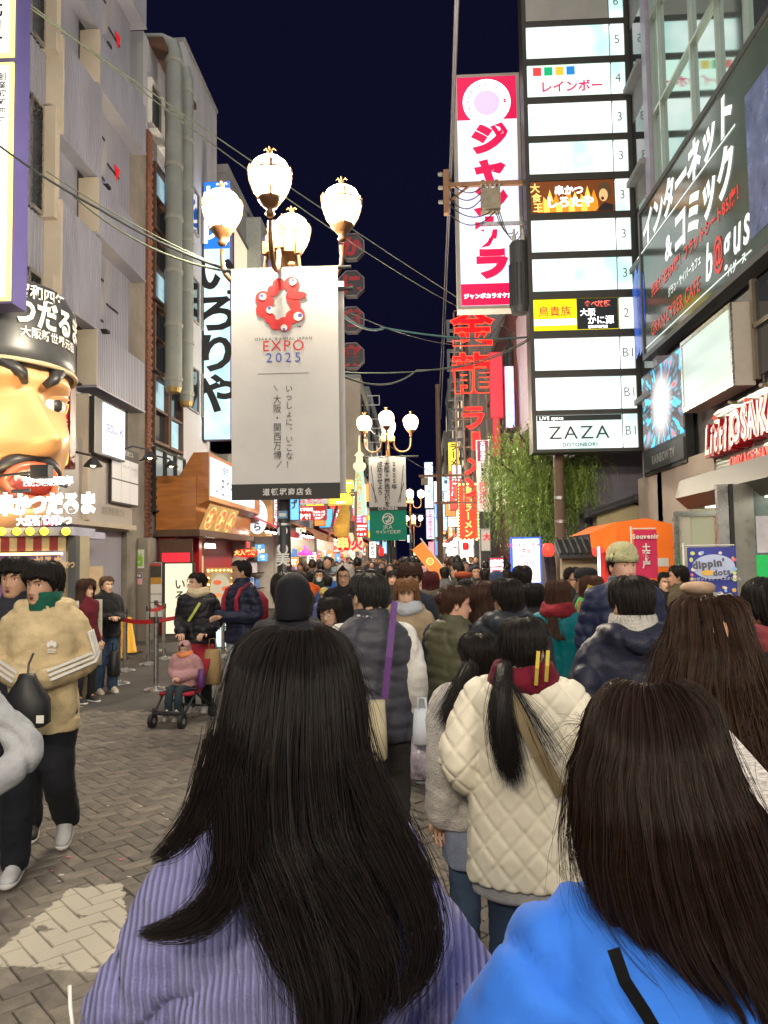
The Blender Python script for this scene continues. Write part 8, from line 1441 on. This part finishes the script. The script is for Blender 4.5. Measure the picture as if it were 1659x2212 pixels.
bag('handbag', 'black handbag on the arm of the jeans woman', 238, 1405, 256, 1462, 10.1, M('black nylon bag'), .12)
PX('woman in a black parka pushing a child stroller, yellow strap across', 428, 1252, 9.0, 184, lod=0, hair='bun', hc=BLACKH, coat=(.014, .014, .018), kind='puffer', pad=.06, hem=.72, arms=('push', 'push'), skin='l', scarf=(.5, .42, .28), yawh=R(-50), H=1.6, shoes=(.6, .58, .55)); q = [x for x in bpy.data.objects if x.get('label', '').startswith('woman in a black parka')][0]
ribbon(q, 'bag_strap', [loc(q, 432, 1302, 8.76), loc(q, 420, 1322, 8.74), loc(q, 407, 1342, 8.76)], .03, M('lime strap', (.5, .55, .1), .7, var=.1))
PX('man in a navy puffer jacket with red backpack straps and pale jeans', 521, 1211, 8.5, 140, lod=0, kind='puffer', coat=(.014, .017, .04), pad=.035, arms=('hold', 'hold'), hair='crop', trs=(.36, .4, .45), tm=DENIM, tw=1.2, skin='m', yawh=R(-32), H=1.74); q = [x for x in bpy.data.objects if x.get('label', '').startswith('man in a navy puffer')][0]
for sx in (-1, 1): ribbon(q, 'backpack_strap', [(sx*.115, -.1, 1.42), (sx*.12, -.0, 1.455), (sx*.118, .1, 1.40), (sx*.115, .155, 1.30), (sx*.12, .15, 1.16)], .045, M('red strap', (.32, .015, .035), .7, var=.1), twist=[(0, -1, .3), (0, 0, 1), (0, 1, .4), (0, 1, 0), (0, 1, 0)], th=.02)
m_ = MB(); m_.rings([[(x*w_, -.15-d*dd, 1.12+z) for x, d in ((-.14, 0), (.14, 0), (.13, .12), (0, .15), (-.13, .12))] for z, w_, dd in ((-.2, .8, .6), (-.15, 1, 1), (.15, 1, 1), (.25, .7, .5))], NYLON); m_.build('backpack', q, smooth=True).color = (.25, .015, .03, 1)
# child stroller with child
sx_ = atY(398, 1500, 8.45).x; st = thing('stroller', 'black folding child stroller with a red seat', 'stroller', loc=(sx_, 8.45, 0), rz=R(170)); PB = M('black stroller plastic', (.015, .015, .017), .45, var=.1)
def stp(mb, n, **k): return mb.build(n, st, **k)
m_ = MB(); [m_.tube([(sx*.2, -.28, .1), (sx*.19, .1, .33), (sx*.17, .36, .12)], .014, PB) or m_.tube([(sx*.2, .0, .34), (sx*.2, -.28, .62), (sx*.2, -.46, .98)], .014, PB) for sx in (-1, 1)]; m_.tube([(-.2, -.46, .98), (.2, -.46, .98)], .016, PB); m_.tube([(-.17, .36, .16), (.17, .36, .16)], .014, PB); m_.tube([(-.2, -.28, .12), (.2, -.28, .12)], .012, PB); m_.tube([(-.2, .05, .36), (.2, .05, .36)], .012, PB); stp(m_, 'frame', smooth=True)
RS_ = M('red stroller cloth', (.35, .012, .03), .8, var=.12); m_ = MB(); m_.rings([[(sx*.18, y, z+dz) for sx, dz in ((-1, 0), (1, 0), (1, -.03), (-1, -.03))] for y, z in ((.22, .34), (.0, .33), (-.08, .36), (-.3, .68), (-.38, .8))], RS_); stp(m_, 'seat', smooth=True); m_ = MB(); m_.box(-.15, .15, .3, .42, .14, .16, PB); stp(m_, 'footrest')
for sx, y in ((-.17, .38), (.17, .38), (-.2, -.28), (.2, -.28)):
    m_ = MB(); m_.rings([[(sx+a, y+r*math.cos(t), .075+r*math.sin(t)) for t in np.linspace(0, 2*math.pi, 19)[:-1]] for a, r in ((-.02, .045), (-.02, .075), (.02, .075), (.02, .045))], PB); w1 = stp(m_, 'wheel'); m_ = MB(); m_.rings([[(sx+a, y+r*math.cos(t), .075+r*math.sin(t)) for t in np.linspace(0, 2*math.pi, 13)[:-1]] for a, r in ((-.022, .03), (.022, .03))], M('grey hub', (.3, .3, .3), .5, var=0)); m_.build('hub', w1); m_ = MB(); m_.tube([(sx, y, .09), (sx, y-.02, .2)], .014, PB); m_.build('fork', w1)
cd = person('child in a pink hooded coat sitting in the stroller, orange scarf', sx_+.0, 8.47, 170, .98, lod=1, legs='sit', coat=(.62, .33, .34), cm=FLEECE, pad=.06, hem=.86, arms=('clasp', 'clasp'), hair='crop', hat=('hood', (.62, .33, .34)), scarf=(.75, .25, .1), trs=(.03, .045, .055), shoes=(.55, .52, .48), tilt=R(-14), yawh=R(8), skin='l', sleeve=1.2); cd.location.z = -.12; cd.scale = (.62, .62, .576)
bag('shopping_bag', 'brown paper carrier bag hanging beside the stroller', 442, 1402, 476, 1478, 8.75, M('brown paper', (.36, .24, .11), .75, var=.12)); bag('pouch', 'small purple pouch hanging on the stroller side', 428, 1445, 442, 1485, 8.35, M('purple pouch', (.12, .03, .16), .5, var=.2), .06, False)
# 10 mid-distance people
mids = [('man in a dark green parka wearing a white face mask', 690, 1230, 14, 178, dict(hair='short', mask=True, coat=(.012, .03, .025), pad=.05)), ('person in a bright blue jacket and grey cap with a mask', 727, 1226, 13, 150, dict(hat=('cap', (.2, .24, .28)), hair='crop', mask=True, coat=(.02, .1, .35))), ('person in an orange red raincoat by the lit shop', 667, 1234, 13.5, 20, dict(hair='short', coat=(.6, .1, .02))), ('person in a flat cap beside the lamp post', 650, 1238, 12, 30, dict(hat=('cap', (.04, .035, .03)), hair='crop', coat=(.03, .025, .02))), ('person in a blue quilted coat behind the masked man', 708, 1242, 12.4, 10, dict(hair='short', kind='puffer', coat=(.03, .06, .16))), ('man in profile with short hair holding the orange flag', 988, 1214, 11, 60, dict(hair='crop', coat=(.04, .045, .04), skin='m')), ('person in a rust coloured knitted cap', 1000, 1238, 9.6, 10, dict(hat=('beret', (.30, .06, .025)), hair='bob', coat=(.05, .04, .03))), ('person with dark red hair and fur hood seen from behind', 930, 1236, 8.8, 0, dict(hair='bob', hc=(.07, .012, .014), coat=(.10, .08, .06), cm=FLEECE, collar=2)), ('person in a pink fluffy hat', 912, 1226, 11, 0, dict(hat=('hood', (.62, .32, .3)), hair='crop', coat=(.5, .3, .3))), ('person in a dark hood near the second lamp post', 822, 1226, 12.5, 0, dict(hair='short', coat=(.02, .02, .022), collar=2)), ('woman with bobbed hair looking down near the third lamp', 848, 1232, 11.6, 175, dict(hair='bob', skin='l', coat=(.03, .03, .03))), ('person in a grey jacket beyond the rust cap', 960, 1224, 13, 5, dict(hair='short', coat=(.12, .12, .13))), ('person in a green jacket deep in the crowd', 1046, 1228, 12.4, 0, dict(hair='short', coat=(.03, .06, .03))), ('person in a dark blue hooded jacket by the sushi board', 1073, 1236, 10.5, -15, dict(hat=('hood', (.03, .05, .12)), hair='crop', coat=(.03, .05, .12))), ('man facing the camera left of the sushi board', 1028, 1222, 13.8, 180, dict(hair='short', coat=(.03, .03, .035))), ('woman in a white coat far down the left shops', 775, 1232, 13.6, 0, dict(hair='long', coat=(.4, .4, .42))), ('person in a tan coat close to the second lamp base', 800, 1230, 14.5, 170, dict(hair='mop', coat=(.25, .16, .08))), ('tall person in black beyond the fluffy hat', 900, 1216, 14.6, 0, dict(hair='short', coat=(.02, .02, .02))), ('person in a khaki coat in the far middle', 942, 1228, 14.8, 185, dict(hair='short', coat=(.12, .1, .06))), ('person in a maroon coat left of the willow', 1094, 1230, 13.2, 0, dict(hair='long', coat=(.12, .02, .03))), ('child in a yellow hat by the far shops', 700, 1262, 12, 175, dict(hat=('beanie', (.5, .4, .1)), hair='crop', coat=(.1, .12, .3)))]
for i, (lb, u, v, D, rz, k) in enumerate(mids): PX(lb, u, v, D, rz, lod=2 if D > 9.2 else 1, hand=False, H=(1.28 if 'child' in lb else None), **k)
# far crowd: reads as one mass
cw = MB(); rg = np.random.default_rng(4); CC = [M('crowd cloth %d' % k, c, .85, var=.1) for k, c in enumerate(((.015, .015, .018), (.03, .03, .035), (.02, .03, .06), (.10, .08, .06), (.25, .24, .23), (.12, .02, .03), (.05, .06, .04)))]; CS = M('crowd skin', SK['m'], .6, var=.05); CH = [M('crowd hair %d' % k, c, .5, var=.1) for k, c in enumerate((BLACKH, BROWNH, (.08, .04, .02)))]
n_ = 0
while n_ < 150:
    D = 15+rg.uniform(0, 1)**1.3*36; X = rg.uniform(-4.2+.03*D, 2.2)
    if abs(X-(L2 if D < 30 else -.6)) < .3 and abs(D-21.2) < .5: continue
    n_ += 1; s = rg.uniform(.93, 1.06); fc = rg.random() < .5; c = CC[rg.choice(7, p=(.3, .22, .15, .1, .09, .07, .07))]; h_ = CH[rg.choice(3, p=(.6, .3, .1))]; V = lambda x, y, z: (X+x*s, D+y*s, z*s)
    cw.rings([[V(rx*math.cos(t), ry*math.sin(t), z) for t in np.linspace(0, 2*math.pi, 9)[:-1]] for z, rx, ry in ((.5, .2, .15), (.9, .23, .16), (1.25, .24, .15), (1.38, .2, .12), (1.46, .08, .08))], c)
    cw.rings([[V(sx*.09+.08*math.cos(t), .08*math.sin(t), z) for t in np.linspace(0, 2*math.pi, 7)[:-1]] for z in (.02, .55) for sx in (-1,)], CC[0]); cw.rings([[V(.09+.08*math.cos(t), .08*math.sin(t), z) for t in np.linspace(0, 2*math.pi, 7)[:-1]] for z in (.02, .55)], CC[0])
    cw.ball(V(0, 0, 1.58), .105*s, CS, 10, 8, (.78, .92, 1.12)); cw.ball(V(0, (.022 if fc else -.018), 1.615), .108*s, h_, 10, 8, (.84, .92, .98 if fc else 1.1))
cw.build('crowd', label='far crowd of pedestrians filling the street end', cat='crowd', kind='stuff', smooth=True)
